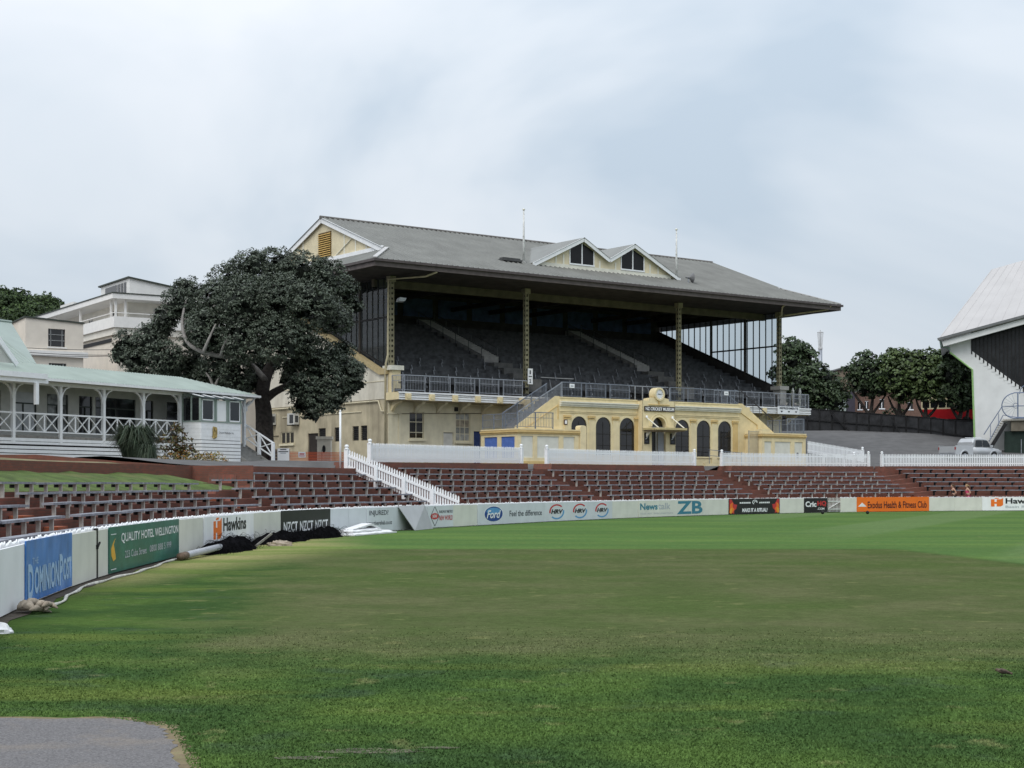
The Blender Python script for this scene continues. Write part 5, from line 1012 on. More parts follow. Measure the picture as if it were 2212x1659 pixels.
mb = MB(); mb.bx(24.9, 25.7, -5.0 + .5, -4.0, 5.07, 5.42).prism([(24.9, -4.5, 5.42), (25.7, -4.5, 5.42), (25.9, -4.5, 5.2), (25.7, -4.5, 5.1)], (0, .5, 0)); mb.build('covered_bundle', mat('grey tarpaulin', (.12, .125, .14), .6, .1), k2)
# ramp wall with handrail seen through the fence gap
mb = MB(); mb.prism([(19.0, -5.9, 2.4), (22.4, -5.9, 2.4), (22.4, -5.9, 2.88), (19.0, -5.9, 3.12)], (0, .2, 0)); mb.build('ramp_wall', YEL, gs)
mb = MB()
for x in (19.4, 20.8, 22.2): mb.bx(x, x + .03, -5.85, -5.82, 2.9, 3.85)
mb.bar((19.4, -5.83, 3.95), (22.2, -5.83, 3.78), .035, .035).bar((19.4, -5.83, 3.6), (22.2, -5.83, 3.43), .03, .03); mb.build('ramp_rail', GALVD, gs)
# ------------------------------------------------------------------ signs and fittings on the grandstand
def gthing(name, label, cat, s, t, z, rz=0.0, group=None):
    o = thing(name, label, cat, gw(s, t, z), ALF + rz, group); o.scale = (KG, KG, KG); return o
t_ = gthing('museum_sign', 'dark brown museum name sign with white capitals above the central arch', 'sign', 15.80, TP - .02, 6.22); mb = MB(); mb.bx(-1.22, 1.22, -.05, -.005, 0, .30); mb.build('board', mat('dark brown sign', (.025, .018, .018), .5, .2), t_); text(t_, 'NZ CRICKET MUSEUM', 0, .15, 2.3, .2, I_W, .03, y=-.06)
t_ = gthing('refreshments_sign', 'white refreshments sign with three black arrows at the right end of the balcony', 'sign', 31.0, BT - .13, 6.6); mb = MB(); mb.bx(-1.05, 1.02, -.05, 0, 0, .52); mb.build('board', WHITE2, t_); text(t_, 'REFRESHMENTS', 0, .40, 1.8, .15, I_DG, .03, y=-.06)
for x in (-.7, 0, .7): shape(t_, 'arrow', [(x - .12, .22), (x, .1), (x + .12, .22)], I_K, -.06)
t_ = gthing('seat_block_sign', 'white sign with numbers 1 and 2 hanging on the second column', 'sign', 9.72, -.32, 7.9); mb = MB(); mb.bx(-.17, .2, -.04, -.005, 0, .95); mb.build('board', WHITE2, t_); text(t_, '1', 0, .72, .1, .24, I_DG, .03, y=-.05); text(t_, '2', 0, .2, .13, .24, I_DG, .03, y=-.05); shape(t_, 'bar', [(-.12, .44), (.14, .44), (.14, .5), (-.12, .5)], I_DG)
for s, lab in ((9.5, 'small white notice on the railing above the left arches'), (22.0, 'small white notice on the railing above the right arches')): t_ = gthing('notice', lab, 'notice', s, -4.66, 7.45, 0, 'white notices on the balcony railing'); mb = MB(); mb.bx(-.18, .18, -.03, -.01, 0, .24); mb.build('board', WHITE2, t_); shape(t_, 'print', [(-.11, .07), (.11, .07), (.11, .15), (-.11, .15)], I_LG, -.034, .003)
for s, lab in ((14.78, 'black poster with silver fern left of the museum door'), (16.88, 'black poster with silver fern right of the museum door')):
    t_ = gthing('poster', lab, 'poster', s, TP - .015, 4.25, 0, 'black posters beside the museum door'); mb = MB(); mb.bx(-.2, .2, -.03, -.003, 0, .66); mb.build('board', I_K, t_); shape(t_, 'fern', [(-.13, .30), (-.06, .34), (.02, .44), (.15, .60), (.16, .56), (.06, .40), (-.02, .31), (-.08, .27)], I_LG, -.035, .003); shape(t_, 'print', [(-.12, .08), (.1, .08), (.1, .2), (-.12, .2)], I_DG, -.034, .003)
t_ = gthing('wall_notice', 'small framed brown and white notice left of the first arch', 'notice', 8.85, TA - .08, 5.28); mb = MB(); mb.bx(-.13, .13, -.03, -.003, 0, .3); mb.build('board', mat('brown frame', (.07, .03, .025), .5, .1), t_); shape(t_, 'paper', [(-.07, .05), (.09, .05), (.09, .25), (-.07, .25)], I_W, -.034, .003)
t_ = gthing('floodlight', 'small grey floodlight on the left column', 'floodlight', .15, -.3, 12.2); mb = MB(); mb.prism([(-.1, -.1, 0), (.34, -.1, .02), (.44, -.1, .2), (.0, -.1, .22)], (0, -.3, .05)); mb.build('housing', mat('pale lamp housing', (.42, .44, .46), .4, .1), t_); mb = MB(); mb.bar((0, 0, .1), (.1, -.15, .1), .04, .04); mb.build('arm', GALV, t_)
for t0, z0, lab in ((13.85, 5.62, 'white air conditioner on the end wall beside the big tree trunk'), (10.8, 5.55, 'white air conditioner on the end wall partly behind hanging leaves')):
    p = gw(-.2, t0, z0); t_ = thing('air_conditioner', lab, 'air conditioner', p, ALF, 'air conditioners on the grandstand end wall'); mb = MB(); mb.bx(-.42, -.05, -.5, .5, 0, .78); mb.build('casing', mat('off white casing', (.56, .56, .53), .5, .08, 3), t_)
    mb = MB(); mb.bx(-.43, -.421, -.36, .16, .1, .68); mb.build('grille', mat('dark grille', (.06, .065, .07), .6, .2), t_); mb = MB(); mb.bx(-.36, -.12, -.502, -.501, .15, .6); mb.build('side_grille', mat('dark grille', (.06, .065, .07)), t_); mb = MB(); mb.bar((-.5, -.4, -.03), (0, -.4, -.03), .04, .06).bar((-.5, .4, -.03), (0, .4, -.03), .04, .06); mb.build('wall_bracket', BLACK, t_)
# ------------------------------------------------------------------ a building frame: x along, y back; pixel rays onto its planes
class Fr:
    def __init__(s, O, ang): s.O = O; s.ang = ang; s.U = (math.cos(ang), math.sin(ang)); s.V = (-math.sin(ang), math.cos(ang))
    def pt(s, x, y, t=0.0):
        k = (x - CX) / F; O, U, V = s.O, s.U, s.V; S_ = (k * (O[1] + t * V[1]) - O[0] - t * V[0]) / (U[0] - k * U[1]); Y = O[1] + S_ * U[1] + t * V[1]; return S_, H - (y - HY) * Y / F
    def w(s, a, t, z): return Vector((s.O[0] + a * s.U[0] + t * s.V[0], s.O[1] + a * s.U[1] + t * s.V[1], z))
# ------------------------------------------------------------------ verandah villa on the left
VY = 67.3; vf = Fr(((28 - CX) / F * VY, VY), math.atan2(F, 2900 - CX))
vi = thing('villa', 'white verandah pavilion with pale green iron roof and cross-braced railings', 'building', (vf.O[0], vf.O[1], 2.9), vf.ang, absz=True)
GREENR = mat('pale green roofing iron', (.29, .345, .315), .5, .07, 1.0, dirt=(.24, .285, .262), dscale=.6, damt=.4)
VWALL = mat('villa weatherboard', (.50, .50, .47), .8, .06, 3); VP = [0, 2.80, 5.55, 8.24, 10.85, 16.0]; FLZ, RLZ, BMZ = 3.93, 4.91, 6.15; VL = -9.0
mb = MB(); mb.bx(VL, 16.2, .0, 1.9, FLZ - .12, FLZ); mb.build('verandah_floor', TIMBER, vi)
mb = MB(); holed(mb, VL, 16.0, FLZ, 6.6, [(a, b, 4.2, 5.95) for a, b in ((-5.6, -3.4), (-2.8, -.7), (.2, 1.15), (1.75, 3.3), (3.95, 5.3), (6.0, 6.9), (7.1, 9.9), (10.4, 11.2), (12.2, 14.6))], fT(1.9), .12); mb.bx(15.9, 16.0, 1.9, 9, 2.9, 6.6); mb.build('wall', VWALL, vi)
REFL = darkglass('sky reflecting glass', (.02, .022, .024), .03); WBL = mat('white blind behind glass', (.46, .48, .50), .25, .1, 2)
for i, (a, b, m) in enumerate(((-5.6, -3.4, DGLASS), (-2.8, -.7, WBL), (.2, 1.15, WBL), (1.75, 3.3, WBL), (3.95, 5.3, mat('curtain behind glass', (.20, .21, .21), .3, .5, 3)), (6.0, 6.9, DGLASS), (7.1, 9.9, DGLASS), (10.4, 11.2, DGLASS), (12.2, 14.6, DGLASS))):
    mb = MB(); mb.bx(a, b, 1.97, 1.98, 4.2, 5.95); w_ = mb.build('window', m, vi); mb = MB(); mb.bx(a, a + .06, 1.93, 1.96, 4.2, 5.95).bx(b - .06, b, 1.93, 1.96, 4.2, 5.95).bx(a, b, 1.93, 1.96, 5.42, 5.48).bx((a + b) / 2 - .03, (a + b) / 2 + .03, 1.93, 1.96, 4.2, 5.42); mb.build('window_frame', mat('dark green frame', (.05, .06, .055), .6, .1), w_)
for s in VP + [-2.9, -5.8]:
    if s == 10.85: s = 10.9
    mb = MB(); mb.bx(s - .075, s + .075, -.075, .075, FLZ - .35, BMZ); p_ = mb.build('post', WHITE2, vi)
    for sg in (-1, 1):
        if s == VP[4] and sg > 0: continue
        mb = MB(); A = [(s + sg * (.075 + .48 * (1 - math.cos(a))), BMZ - .02 - .62 * (1 - math.sin(a))) for a in np.linspace(0, math.pi / 2, 7)]
        for p, q in zip(A, A[1:]): mb.bar((p[0], 0, p[1]), (q[0], 0, q[1]), .05, .09, up=(0, 1, 0))
        mb.build('bracket', WHITE2, p_)
def xrail(a, b, z0=FLZ + .2, z1=RLZ - .05, T=0.0, n=3):
    mb = MB(); mb.bx(a, b, T - .04, T + .04, RLZ - .05, RLZ + .02).bx(a, b, T - .035, T + .035, z0 - .05, z0); r_ = mb.build('balustrade', WHITE2, vi); ln = (b - a) / n
    for i in range(n):
        u, v = a + i * ln, a + (i + 1) * ln
        for p, q in (((u + .02, z0), (v - .02, z1)), ((u + .02, z1), (v - .02, z0))): mb = MB(); mb.bar((p[0], T, p[1]), (q[0], T, q[1]), .035, .055, up=(0, 1, 0)); mb.build('cross_brace', WHITE2, r_)
        if i: mb = MB(); mb.bx(u - .035, u + .035, T - .02, T + .02, z0, z1); mb.build('upright', WHITE2, r_)
PP = [-8.7, -5.8, -2.9] + VP[:5]
for a, b in zip(PP, PP[1:]): xrail(a + .08, b - .08)
# boards below the verandah floor
z = FLZ - .12
for i, (h, gap, x1) in enumerate(((.13, .02, 11), (.11, .075, 11), (.13, .035, 11), (.14, .035, 11), (.14, .035, 11), (.14, .035, 11), (.13, .035, 11), (.13, .03, 11), (.10, .03, 6.4))):
    for a in np.arange(VL, x1, 2.75): b = min(a + 2.74, x1); mb = MB(); mb.bx(a, b, -.07, -.04, z - h, z); mb.build('base_board', WHITE2, vi)
    z -= h + gap
mb = MB(); mb.bx(VL, 16, .05, .1, 2.75, FLZ - .12); mb.build('base_lining', BLACK, vi)
mb = MB(); mb.bx(VL, 16.1, -.06, .06, BMZ, BMZ + .16); mb.build('beam', WHITE2, vi)
# roof
EV, EZ, ET = 16.45, 6.42, -.62; RT, RZ = 2.2, 7.28
mb = MB(); mb.poly([(VL, ET, EZ), (EV, ET, EZ), (EV - 2.8, RT, RZ), (VL, RT, RZ)]).poly([(EV, ET, EZ), (EV, 9, EZ), (EV - 2.8, 6.4, RZ), (EV - 2.8, RT, RZ)]).poly([(VL, RT, RZ), (EV - 2.8, RT, RZ), (EV - 2.8, 6.4, RZ), (VL, 6.4, RZ)]); vr = mb.build('roof', GREENR, vi)
rb = MB()
for s in np.arange(VL, EV - .05, .19):
    f = 1 if s < EV - 2.8 else (EV - s) / 2.8; rb.prism([(s - .035, ET, EZ + .002), (s + .035, ET, EZ + .002), (s, ET, EZ + .035)], (0, (RT - ET) * f, (RZ - EZ) * f))
o = rb.build('roof_rib', GREENR, vr); o['kind'] = 'stuff'
mb = MB(); mb.bx(VL, EV + .06, ET - .1, ET, EZ - .12, EZ - .01).bx(EV, EV + .1, ET, 9, EZ - .14, EZ - .01); mb.build('gutter', WHITE, vi); mb = MB(); mb.poly([(VL, ET, EZ - .12), (EV, ET, EZ - .12), (EV, .05, BMZ + .17), (VL, .05, BMZ + .17)]); mb.build('eave_lining', mat('grey eave lining', (.42, .43, .43), .8, .06), vi)
rs, rz_ = vf.pt(24.2, 696.6, 6.0); js, jz = 3.6, RZ
mb = MB(); mb.poly([(VL, RT, jz + .01), (js, RT, jz + .01), (rs, 6.0, rz_), (VL, 6.0, rz_)]).poly([(js, RT, jz + .01), (js, 9.8, jz), (rs, 6.0, rz_)]); vr2 = mb.build('upper_roof', GREENR, vi)
rb = MB()
for s in np.arange(VL, js - .05, .24):
    f = 1 if s < rs else (js - s) / (js - rs); rb.prism([(s - .03, RT, jz + .012), (s + .03, RT, jz + .012), (s, RT, jz + .05)], (0, (6.0 - RT) * f, (rz_ - jz) * f))
o = rb.build('roof_rib', GREENR, vr2); o['kind'] = 'stuff'
mb = MB(); mb.tube([(VL, 6, rz_ + .03), (rs, 6, rz_ + .03)], .07, 6); mb.build('ridge_cap', GREENR, vr2)
g0, gz0 = vf.pt(30, 785, 1.2); g1, gz1 = vf.pt(-8, 735, 1.2)
mb = MB(); mb.poly([(g0, 1.2, gz0), (g1 - .3, 1.2, gz1 + .4), (g1 - (g0 - g1) - .6, 1.2, gz0)]); gb = mb.build('front_gable', VWALL, vi); mb = MB(); mb.bar((g0 + .1, 1.12, gz0 - .05), (g1 - .3, 1.12, gz1 + .42), .08, .22); mb.build('barge_board', WHITE, gb)
mb = MB(); mb.bx(-3.2, .75, -1.3, ET - .11, EZ - .3, EZ - .1); mb.build('porch_beam', WHITE2, vi); mb = MB(); mb.bx(-3.3, .62, -1.4, -1.301, EZ - .12, EZ + .1); mb.build('porch_gutter', WHITE2, vi)
mb = MB(); mb.bx(-.05, .12, -1.38, -1.24, 5.2, EZ - .3); mb.build('porch_post', WHITE2, vi)
mb = MB(); mb.tube([(16.3, -.5, EZ - .1), (16.25, -.3, EZ - .35), (16.1, -.1, BMZ - .3), (16.1, -.1, BMZ - .55)], .05, 6); mb.build('downpipe', WHITE2, vi)
# enclosed bay with windows
BS0, BS1, BTT = 11.05, 14.15, -1.2; BSZ = 4.86; bay = MB()
for i in range(11):
    z0 = 2.95 + i * .175; z1 = z0 + (.172 if i > 5 else .145)
    mb = MB(); mb.bx(BS0, BS1, BTT - .015 - .008 * (i % 2), BTT + .02, z0, z1).bx(BS0 - .02 - .008 * (i % 2), BS0 + .0, BTT + .02, -.08, z0, z1).bx(BS1, BS1 + .02, BTT + .02, -.08, z0, z1); mb.build('bay_board', WHITE2, vi)
mb = MB(); mb.bx(BS0 + .02, BS1 - .02, BTT + .021, -.09, 2.95, BSZ - .02); bb = mb.build('bay', BLACK, vi)
GF = mat('grey green window frame', (.26, .32, .29), .6, .06)
mb = MB(); mb.bx(BS0 - .05, BS1 + .05, BTT - .05, BTT + .04, BSZ, BSZ + .06).bx(BS0 - .05, BS0 + .02, BTT, -.05, BSZ, BSZ + .06); mb.build('bay_sill', GF, bb)
WT = 6.02
for u in (BS0, BS0 + 1.02, BS0 + 1.16, BS0 + 2.0, BS0 + 2.14, BS1): mb = MB(); mb.bx(u - .05, u + .05, BTT - .03, BTT + .05, BSZ + .06, WT); mb.build('mullion', GF, bb)
for u in (-.08, -.62, BTT + .06): mb = MB(); mb.bx(BS0 - .03, BS0 + .03, u - .04, u + .04, BSZ + .06, WT + .2 * (u + 1.2)); mb.build('mullion', GF, bb)
for a, b in ((BS0 + .07, BS0 + .95), (BS0 + 2.2, BS1 - .06)):
    mb = MB(); mb.bx(a, b, BTT + .0, BTT + .01, BSZ + .1, WT - .06); w_ = mb.build('pane', DGLASS, bb); mb = MB(); mb.bx(a, a + .05, BTT - .02, BTT - .001, BSZ + .08, WT - .04).bx(b - .05, b, BTT - .02, BTT - .001, BSZ + .08, WT - .04).bx(a, b, BTT - .02, BTT - .001, WT - .1, WT - .04).bx(a, b, BTT - .02, BTT - .001, BSZ + .08, BSZ + .14); mb.build('sash', WHITE2, w_)
mb = MB(); mb.bx(BS0 + 1.2, BS0 + 1.97, BTT, BTT + .01, BSZ + .08, WT - .06); mb.build('notice_panel', PW, bb)
for a, b in ((-1.1, -.66), (-.58, -.12)): mb = MB(); mb.bx(BS0, BS0 + .01, a, b, BSZ + .1, WT); mb.build('pane', DGLASS, bb)
mb = MB(); mb.poly([(BS0 - .15, BTT - .22, WT + .03), (BS1 + .1, BTT - .22, WT + .03), (BS1 + .1, -.0, WT + .34), (BS0 - .15, 0, WT + .34)]).bx(BS0 - .15, BS1 + .1, BTT - .24, BTT - .2, WT - .02, WT + .05); mb.build('bay_roof', glassy('pale green polycarbonate', (.5, .62, .56), .55), bb)
for a in np.linspace(BS0, BS1, 5): mb = MB(); mb.bar((a, BTT - .2, WT + .05), (a, 0, WT + .36), .05, .05); mb.build('rafter', WHITE2, bb)
# sign on the bay
p = vf.w(BS0 + 1.35, BTT - .03, 0); t_ = thing('club_sign', 'gold crest and club name lettered on the white bay of the pavilion', 'sign', (p.x, p.y, 4.0), vf.ang)
shape(t_, 'crest', [(-.52, .10), (-.36, .05), (-.20, .12), (-.16, .42), (-.2, .62), (-.48, .66), (-.50, .4)], mat('gold crest', (.42, .30, .10), .5, .5, 12), -.035, .02); text(t_, 'Cricket Wellington Inc', .55, .36, 1.15, .13, I_DG, .01, y=-.03)
# steps with railing at the right end
SW = mat('grey step timber', (.25, .245, .23), .85, .12, 4)
for i in range(6):
    mb = MB(); mb.bx(14.22, 16.0, -.27 * (i + 1) - .03, -.27 * i, FLZ - .165 * (i + 1) - .05, FLZ - .165 * (i + 1)); mb.build('step', SW, vi)
    mb = MB(); mb.bx(14.24, 15.98, -.27 * i - .02, -.27 * i - .001, FLZ - .165 * (i + 1) + .001, FLZ - .165 * i - .052 if i else FLZ - .12); mb.build('riser', SW, vi)
for s_ in (14.18, 16.03): mb = MB(); mb.prism([(s_, 0, FLZ - .5), (s_, 0, FLZ - .02), (s_, -1.75, 2.92), (s_, -1.75, 2.7), (s_, -1.2, 2.7)], (.04, 0, 0)); mb.build('stringer', SW, vi)
ra, rb_ = (0.0, FLZ + 1.0), (-1.85, FLZ - .02); RX = 16.1
mb = MB(); mb.bar((RX, ra[0], ra[1]), (RX, rb_[0], rb_[1]), .08, .07); mb.build('stair_rail', WHITE2, vi); mb = MB(); mb.bar((RX, ra[0], ra[1] - .72), (RX, rb_[0], rb_[1] - .72), .06, .06); mb.build('stair_rail', WHITE2, vi)
zz = lambda t, d: ra[1] - d + (rb_[1] - ra[1]) * (t - ra[0]) / (rb_[0] - ra[0])
for t in (-.9, -1.78): mb = MB(); mb.bx(RX - .07, RX + .07, t - .07, t + .07, max(2.75, zz(t, 1.1)), zz(t, 0)); mb.build('stair_post', WHITE2, vi)
for a, b in ((-.08, -.85), (-.95, -1.72)):
    for d0, d1 in ((.06, .68), (.68, .06)): mb = MB(); mb.bar((RX, a, zz(a, d0)), (RX, b, zz(b, d1)), .04, .06, up=(1, 0, 0)); mb.build('cross_brace', WHITE2, vi)
# ------------------------------------------------------------------ foliage
def leafmesh(name, centres, normals, size, aspect, m, jit=.5, droop=0.0):
    n = len(centres); nr = normals + RNG.normal(0, jit, (n, 3)); nr /= np.linalg.norm(nr, axis=1)[:, None]
    a = np.cross(nr, RNG.normal(0, 1, (n, 3))); a /= np.linalg.norm(a, axis=1)[:, None]; b = np.cross(nr, a)
    sz = size * RNG.uniform(.65, 1.3, n)[:, None]; v = np.empty((n, 4, 3))
    v[:, 0] = centres - a * sz * .5; v[:, 1] = centres - b * sz * aspect * .5 + nr * sz * .08; v[:, 2] = centres + a * sz * .5; v[:, 3] = centres + b * sz * aspect * .5 + nr * sz * .08
    me = bpy.data.meshes.new(name); me.vertices.add(n * 4); me.vertices.foreach_set('co', v.reshape(-1)); me.loops.add(n * 4); me.loops.foreach_set('vertex_index', np.arange(n * 4, dtype=np.int32)); me.polygons.add(n); me.polygons.foreach_set('loop_start', np.arange(0, n * 4, 4, dtype=np.int32))
    try: me.polygons.foreach_set('loop_total', np.full(n, 4, dtype=np.int32))
    except Exception: pass
    me.update(calc_edges=True); me.validate(); me.materials.append(m); return me
def crown(lobes, per_m2, cl_r, leaves, size, aspect, m, gap=.18, up=.45, low=.35):
    C_, N_ = [], []
    for c, r in lobes:
        c = np.array(c); r = np.array(r if hasattr(r, '__len__') else (r, r, r * .9)); area = 4 * math.pi * (r.prod() ** (2 / 3)); k = max(6, int(area * per_m2)); d = RNG.normal(0, 1, (k, 3)); d /= np.linalg.norm(d, axis=1)[:, None]
        keep = (RNG.random(k) > gap) & ((d[:, 2] > -.25) | (RNG.random(k) < low)); d = d[keep]; k = len(d); rad = RNG.uniform(.80, 1.06, k)[:, None]; cc = c + d * r * rad
        for q in range(leaves):
            o = RNG.normal(0, 1, (k, 3)); o /= np.linalg.norm(o, axis=1)[:, None]; o[:, 2] = np.abs(o[:, 2]) * .8 - .1; C_.append(cc + o * cl_r * RNG.uniform(.55, 1.1, k)[:, None]); N_.append(o * .7 + d * .5 + np.array((0, 0, up)))
    C_ = np.concatenate(C_); N_ = np.concatenate(N_); N_ /= np.linalg.norm(N_, axis=1)[:, None]
    return leafmesh('crown', C_, N_, size, aspect, m)
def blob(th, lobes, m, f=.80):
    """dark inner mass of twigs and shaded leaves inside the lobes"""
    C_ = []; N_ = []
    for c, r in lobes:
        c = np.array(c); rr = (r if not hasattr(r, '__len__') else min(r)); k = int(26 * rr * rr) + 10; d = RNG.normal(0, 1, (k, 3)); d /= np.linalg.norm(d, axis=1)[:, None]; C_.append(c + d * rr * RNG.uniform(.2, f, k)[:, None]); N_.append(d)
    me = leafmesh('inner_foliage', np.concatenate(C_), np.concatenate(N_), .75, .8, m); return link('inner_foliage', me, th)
LEAF1 = mat('grey green pohutukawa leaves', (.056, .074, .048), .5, .2, 1.2, island=.4, hue=(.118, .138, .104), spec=.4)
LEAFD = mat('shaded inner leaves', (.014, .019, .013), .8, .3, 2)  # shade inside the crowns, put into a darker leaf colour
LEAF2 = mat('dark green leaves', (.038, .062, .026), .55, .25, .6, island=.5, hue=(.075, .11, .045), spec=.35)
LEAF3 = mat('mid green leaves', (.060, .092, .030), .55, .25, .6, island=.5, hue=(.11, .15, .05), spec=.35)
LEAFH = mat('hillside bush', (.045, .075, .022), .8, .35, .05, island=.45, hue=(.03, .045, .03))
def limb(th, pts, r0, r1, m, name='branch'):
    n = len(pts); mb = MB(); P = [Vector(p) for p in pts]; Q = []
    for i in range((n - 1) * 4 + 1):
        f = i / 4; k = min(int(f), n - 2); u = f - k; p0, p1, p2, p3 = P[max(k-1, 0)], P[k], P[k+1], P[min(k+2, n-1)]
        Q.append(.5 * ((2 * p1) + (p2 - p0) * u + (2 * p0 - 5 * p1 + 4 * p2 - p3) * u * u + (3 * p1 - p0 - 3 * p2 + p3) * u ** 3))
    N = len(Q); mb.tube(Q, [r0 + (r1 - r0) * i / (N - 1) for i in range(N)], 9); return mb.build(name, m, th, smooth=True)
# the big tree beside the grandstand
TY = 86.0; tb = at(572, 962, TY); tb.z = 2.95; big = thing('pohutukawa_tree', 'huge dark spreading tree between the pavilion and the grandstand', 'tree', tb)
def T(x, y, dy=0.0): return at(x, y, TY + dy) - tb
LB = [(540, 578, 40, 0), (598, 585, 52, 1), (655, 592, 52, 0), (708, 600, 45, 0), (742, 628, 32, 1), (497, 612, 48, 1), (470, 650, 45, -1), (408, 628, 32, 2), (385, 655, 34, 1), (420, 668, 36, 2), (322, 738, 40, 1), (278, 742, 32, 2), (298, 783, 36, 1), (355, 775, 42, 0), (412, 790, 38, 2), (455, 715, 50, -2), (528, 655, 62, -3), (600, 650, 60, -3), (672, 662, 56, -3), (722, 690, 40, -1), (530, 735, 56, -3), (598, 735, 55, -4), (650, 735, 45, -3), (470, 790, 36, -1), (510, 812, 36, -2), (686, 775, 46, -2), (735, 770, 34, 0), (745, 805, 36, -1), (700, 825, 46, -2), (655, 838, 32, -3), (695, 868, 34, -3), (655, 872, 26, -2), (762, 826, 24, -1), (560, 795, 34, 2), (630, 790, 30, -1), (440, 815, 30, 1), (380, 810, 26, 1), (520, 845, 22, -1), (470, 835, 28, 1), (500, 852, 24, 0), (540, 828, 24, 1), (410, 828, 24, 1), (345, 815, 26, 1), (300, 812, 22, 1), (262, 768, 22, 1), (735, 845, 30, -1), (720, 870, 24, -1), (672, 895, 16, -2), (770, 800, 18, 0), (360, 690, 30, 1), (345, 715, 26, 2), (432, 700, 34, 0), (415, 735, 26, 0.5), (440, 745, 24, 0), (625, 815, 20, 1), (590, 690, 40, 3), (480, 740, 34, 1), (765, 660, 18, 1)]
LBs = [(tuple(T(x, y, dy * 1.1)), (r * TY / F, r * TY / F * 1.1, r * TY / F * .92)) for x, y, r, dy in LB]
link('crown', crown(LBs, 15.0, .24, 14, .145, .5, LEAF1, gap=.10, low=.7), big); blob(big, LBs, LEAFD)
limb(big, [(0, 0, -.3), T(570, 900), T(566, 850), T(580, 800, 1), T(612, 765, 1)], .55, .24, BARK, 'trunk')
limb(big, [T(568, 868), T(592, 848), T(622, 832), T(660, 808, -1), T(690, 780, -1)], .26, .10, BARK); limb(big, [T(572, 820), T(545, 790, 1), T(515, 775, -1.5), T(470, 768, -2.2), T(430, 757, -2.2), T(404, 738, -1.8), T(394, 705, -.9), T(397, 670, .2), T(405, 640, 1.5)], .18, .05, BARKL)
for q in ([T(440, 760, -4), T(450, 735, -4.2), T(466, 700, -4)], [T(478, 768, -3.5), T(482, 750, -4), T(497, 722, -4)], [T(590, 790), T(560, 740), T(545, 680)], [T(605, 770), T(640, 720), T(668, 660)], [T(462, 842, -2), T(455, 820, -2), T(445, 805, -2)], [T(462, 842, -2), T(470, 822, -2), T(480, 806, -2)], [T(470, 868, -2), T(465, 850, -2), T(462, 840, -2)], [T(640, 820, -1), T(665, 850, -2), T(690, 870, -2)]): limb(big, q, .10, .04, BARKL if q[0][1] < -1.5 else BARK)
# ------------------------------------------------------------------ white flats behind the villa
FLW = mat('pale stucco', (.74, .71, .64), .8, .05, 1.5, dirt=(.5, .46, .41), dscale=.6, damt=.4); FLP = mat('pink cream stucco', (.70, .64, .56), .8, .05, 1.5, dirt=(.58, .53, .47), dscale=.6, damt=.4); FLN = mat('white parapet', (.76, .75, .73), .7, .04, 2)
fb = Fr(((253.5 - CX) / F * 112, 112.0), math.radians(32.7)); B = thing('apartment_block', 'white flats with balcony, flat eaves and rooftop windows behind the pavilion roof', 'building', (fb.O[0], fb.O[1], 3.0), fb.ang, absz=True)
mb = MB(); mb.bx(0, 14, .0, 20, 2.5, 12.95); mb.build('lower_wall', FLP, B)
mb = MB(); mb.bx(-.35, 14.3, -.3, 20, 12.98, 13.75); mb.build('balcony_parapet', FLN, B); mb = MB(); mb.bx(-.2, 14, -.15, 20, 12.5, 12.97); mb.build('parapet_base', FLW, B)
mb = MB(); mb.bx(-.06, -.001, 1.2, 8, 12.05, 12.3); mb.build('slit_window', BLACK, B)
mb = MB(); mb.bx(1.2, 14, 1.3, 20, 13.0, 15.0); uw = mb.build('upper_wall', FLW, B)
for a, b, z0, z1, face in ((3.6, 4.5, 13.3, 14.6, 'L'), (9.3, 10.1, 13.4, 14.4, 'L'), (11.8, 12.4, 13.4, 14.3, 'L'), (14.0, 14.6, 13.4, 14.3, 'L'), (16, 16.6, 13.4, 14.3, 'L'), (3.2, 4.0, 13.55, 14.6, 'F')):
    mb = MB()
    if face == 'L': mb.bx(1.17, 1.19, a, b, z0, z1)
    else: mb.bx(a, b, 1.27, 1.29, z0, z1)
    w_ = mb.build('window', DGLASS, B); mb = MB()
    if face == 'L': mb.bx(1.14, 1.165, a - .06, a, z0 - .06, z1 + .06).bx(1.14, 1.165, b, b + .06, z0 - .06, z1 + .06).bx(1.14, 1.165, (a + b) / 2 - .03, (a + b) / 2 + .03, z0, z1)
    else: mb.bx(a - .06, a, 1.24, 1.265, z0, z1).bx(b, b + .06, 1.24, 1.265, z0, z1).bx(a, b, 1.24, 1.265, z1, z1 + .06)
    mb.build('frame', FLN, w_)
mb = MB(); mb.bx(-.5, 14.3, -.45, 20.5, 15.0, 15.36); mb.build('roof_slab', FLN, B); mb = MB(); mb.bx(-.55, 14.4, -.5, 20.6, 15.362, 15.44); mb.build('roof_edge', mat('dark metal flashing', (.05, .06, .05), .6, .1), B)
for a, b in ((-.2, -.1), (.5, -.1), (-.2, .9), (-.2, 8.0), (-.2, 14)): mb = MB(); mb.bx(a, a + .14, b, b + .14, 13.75, 15.0); mb.build('balcony_post', FLN, B)
mb = MB(); mb.bx(-.32, -.28, -.28, 19, 14.0, 14.05).bx(-.28, 14, -.29, -.25, 14.0, 14.05); mb.build('balcony_rail', FLN, B)
mb = MB(); mb.prism([(1.0, .3, 15.44), (1.0, .3, 16.62), (8.5, .3, 15.5), (8.5, .3, 15.44)], (0, 6.4, 0)); ph = mb.build('rooftop_room', FLN, B)
mb = MB(); mb.prism([(.85, .15, 16.62), (.85, .15, 16.72), (8.7, .15, 15.58), (8.7, .15, 15.48)], (0, 6.8, 0)); mb.build('rooftop_roof', mat('dark metal flashing', (.05, .06, .05)), ph)
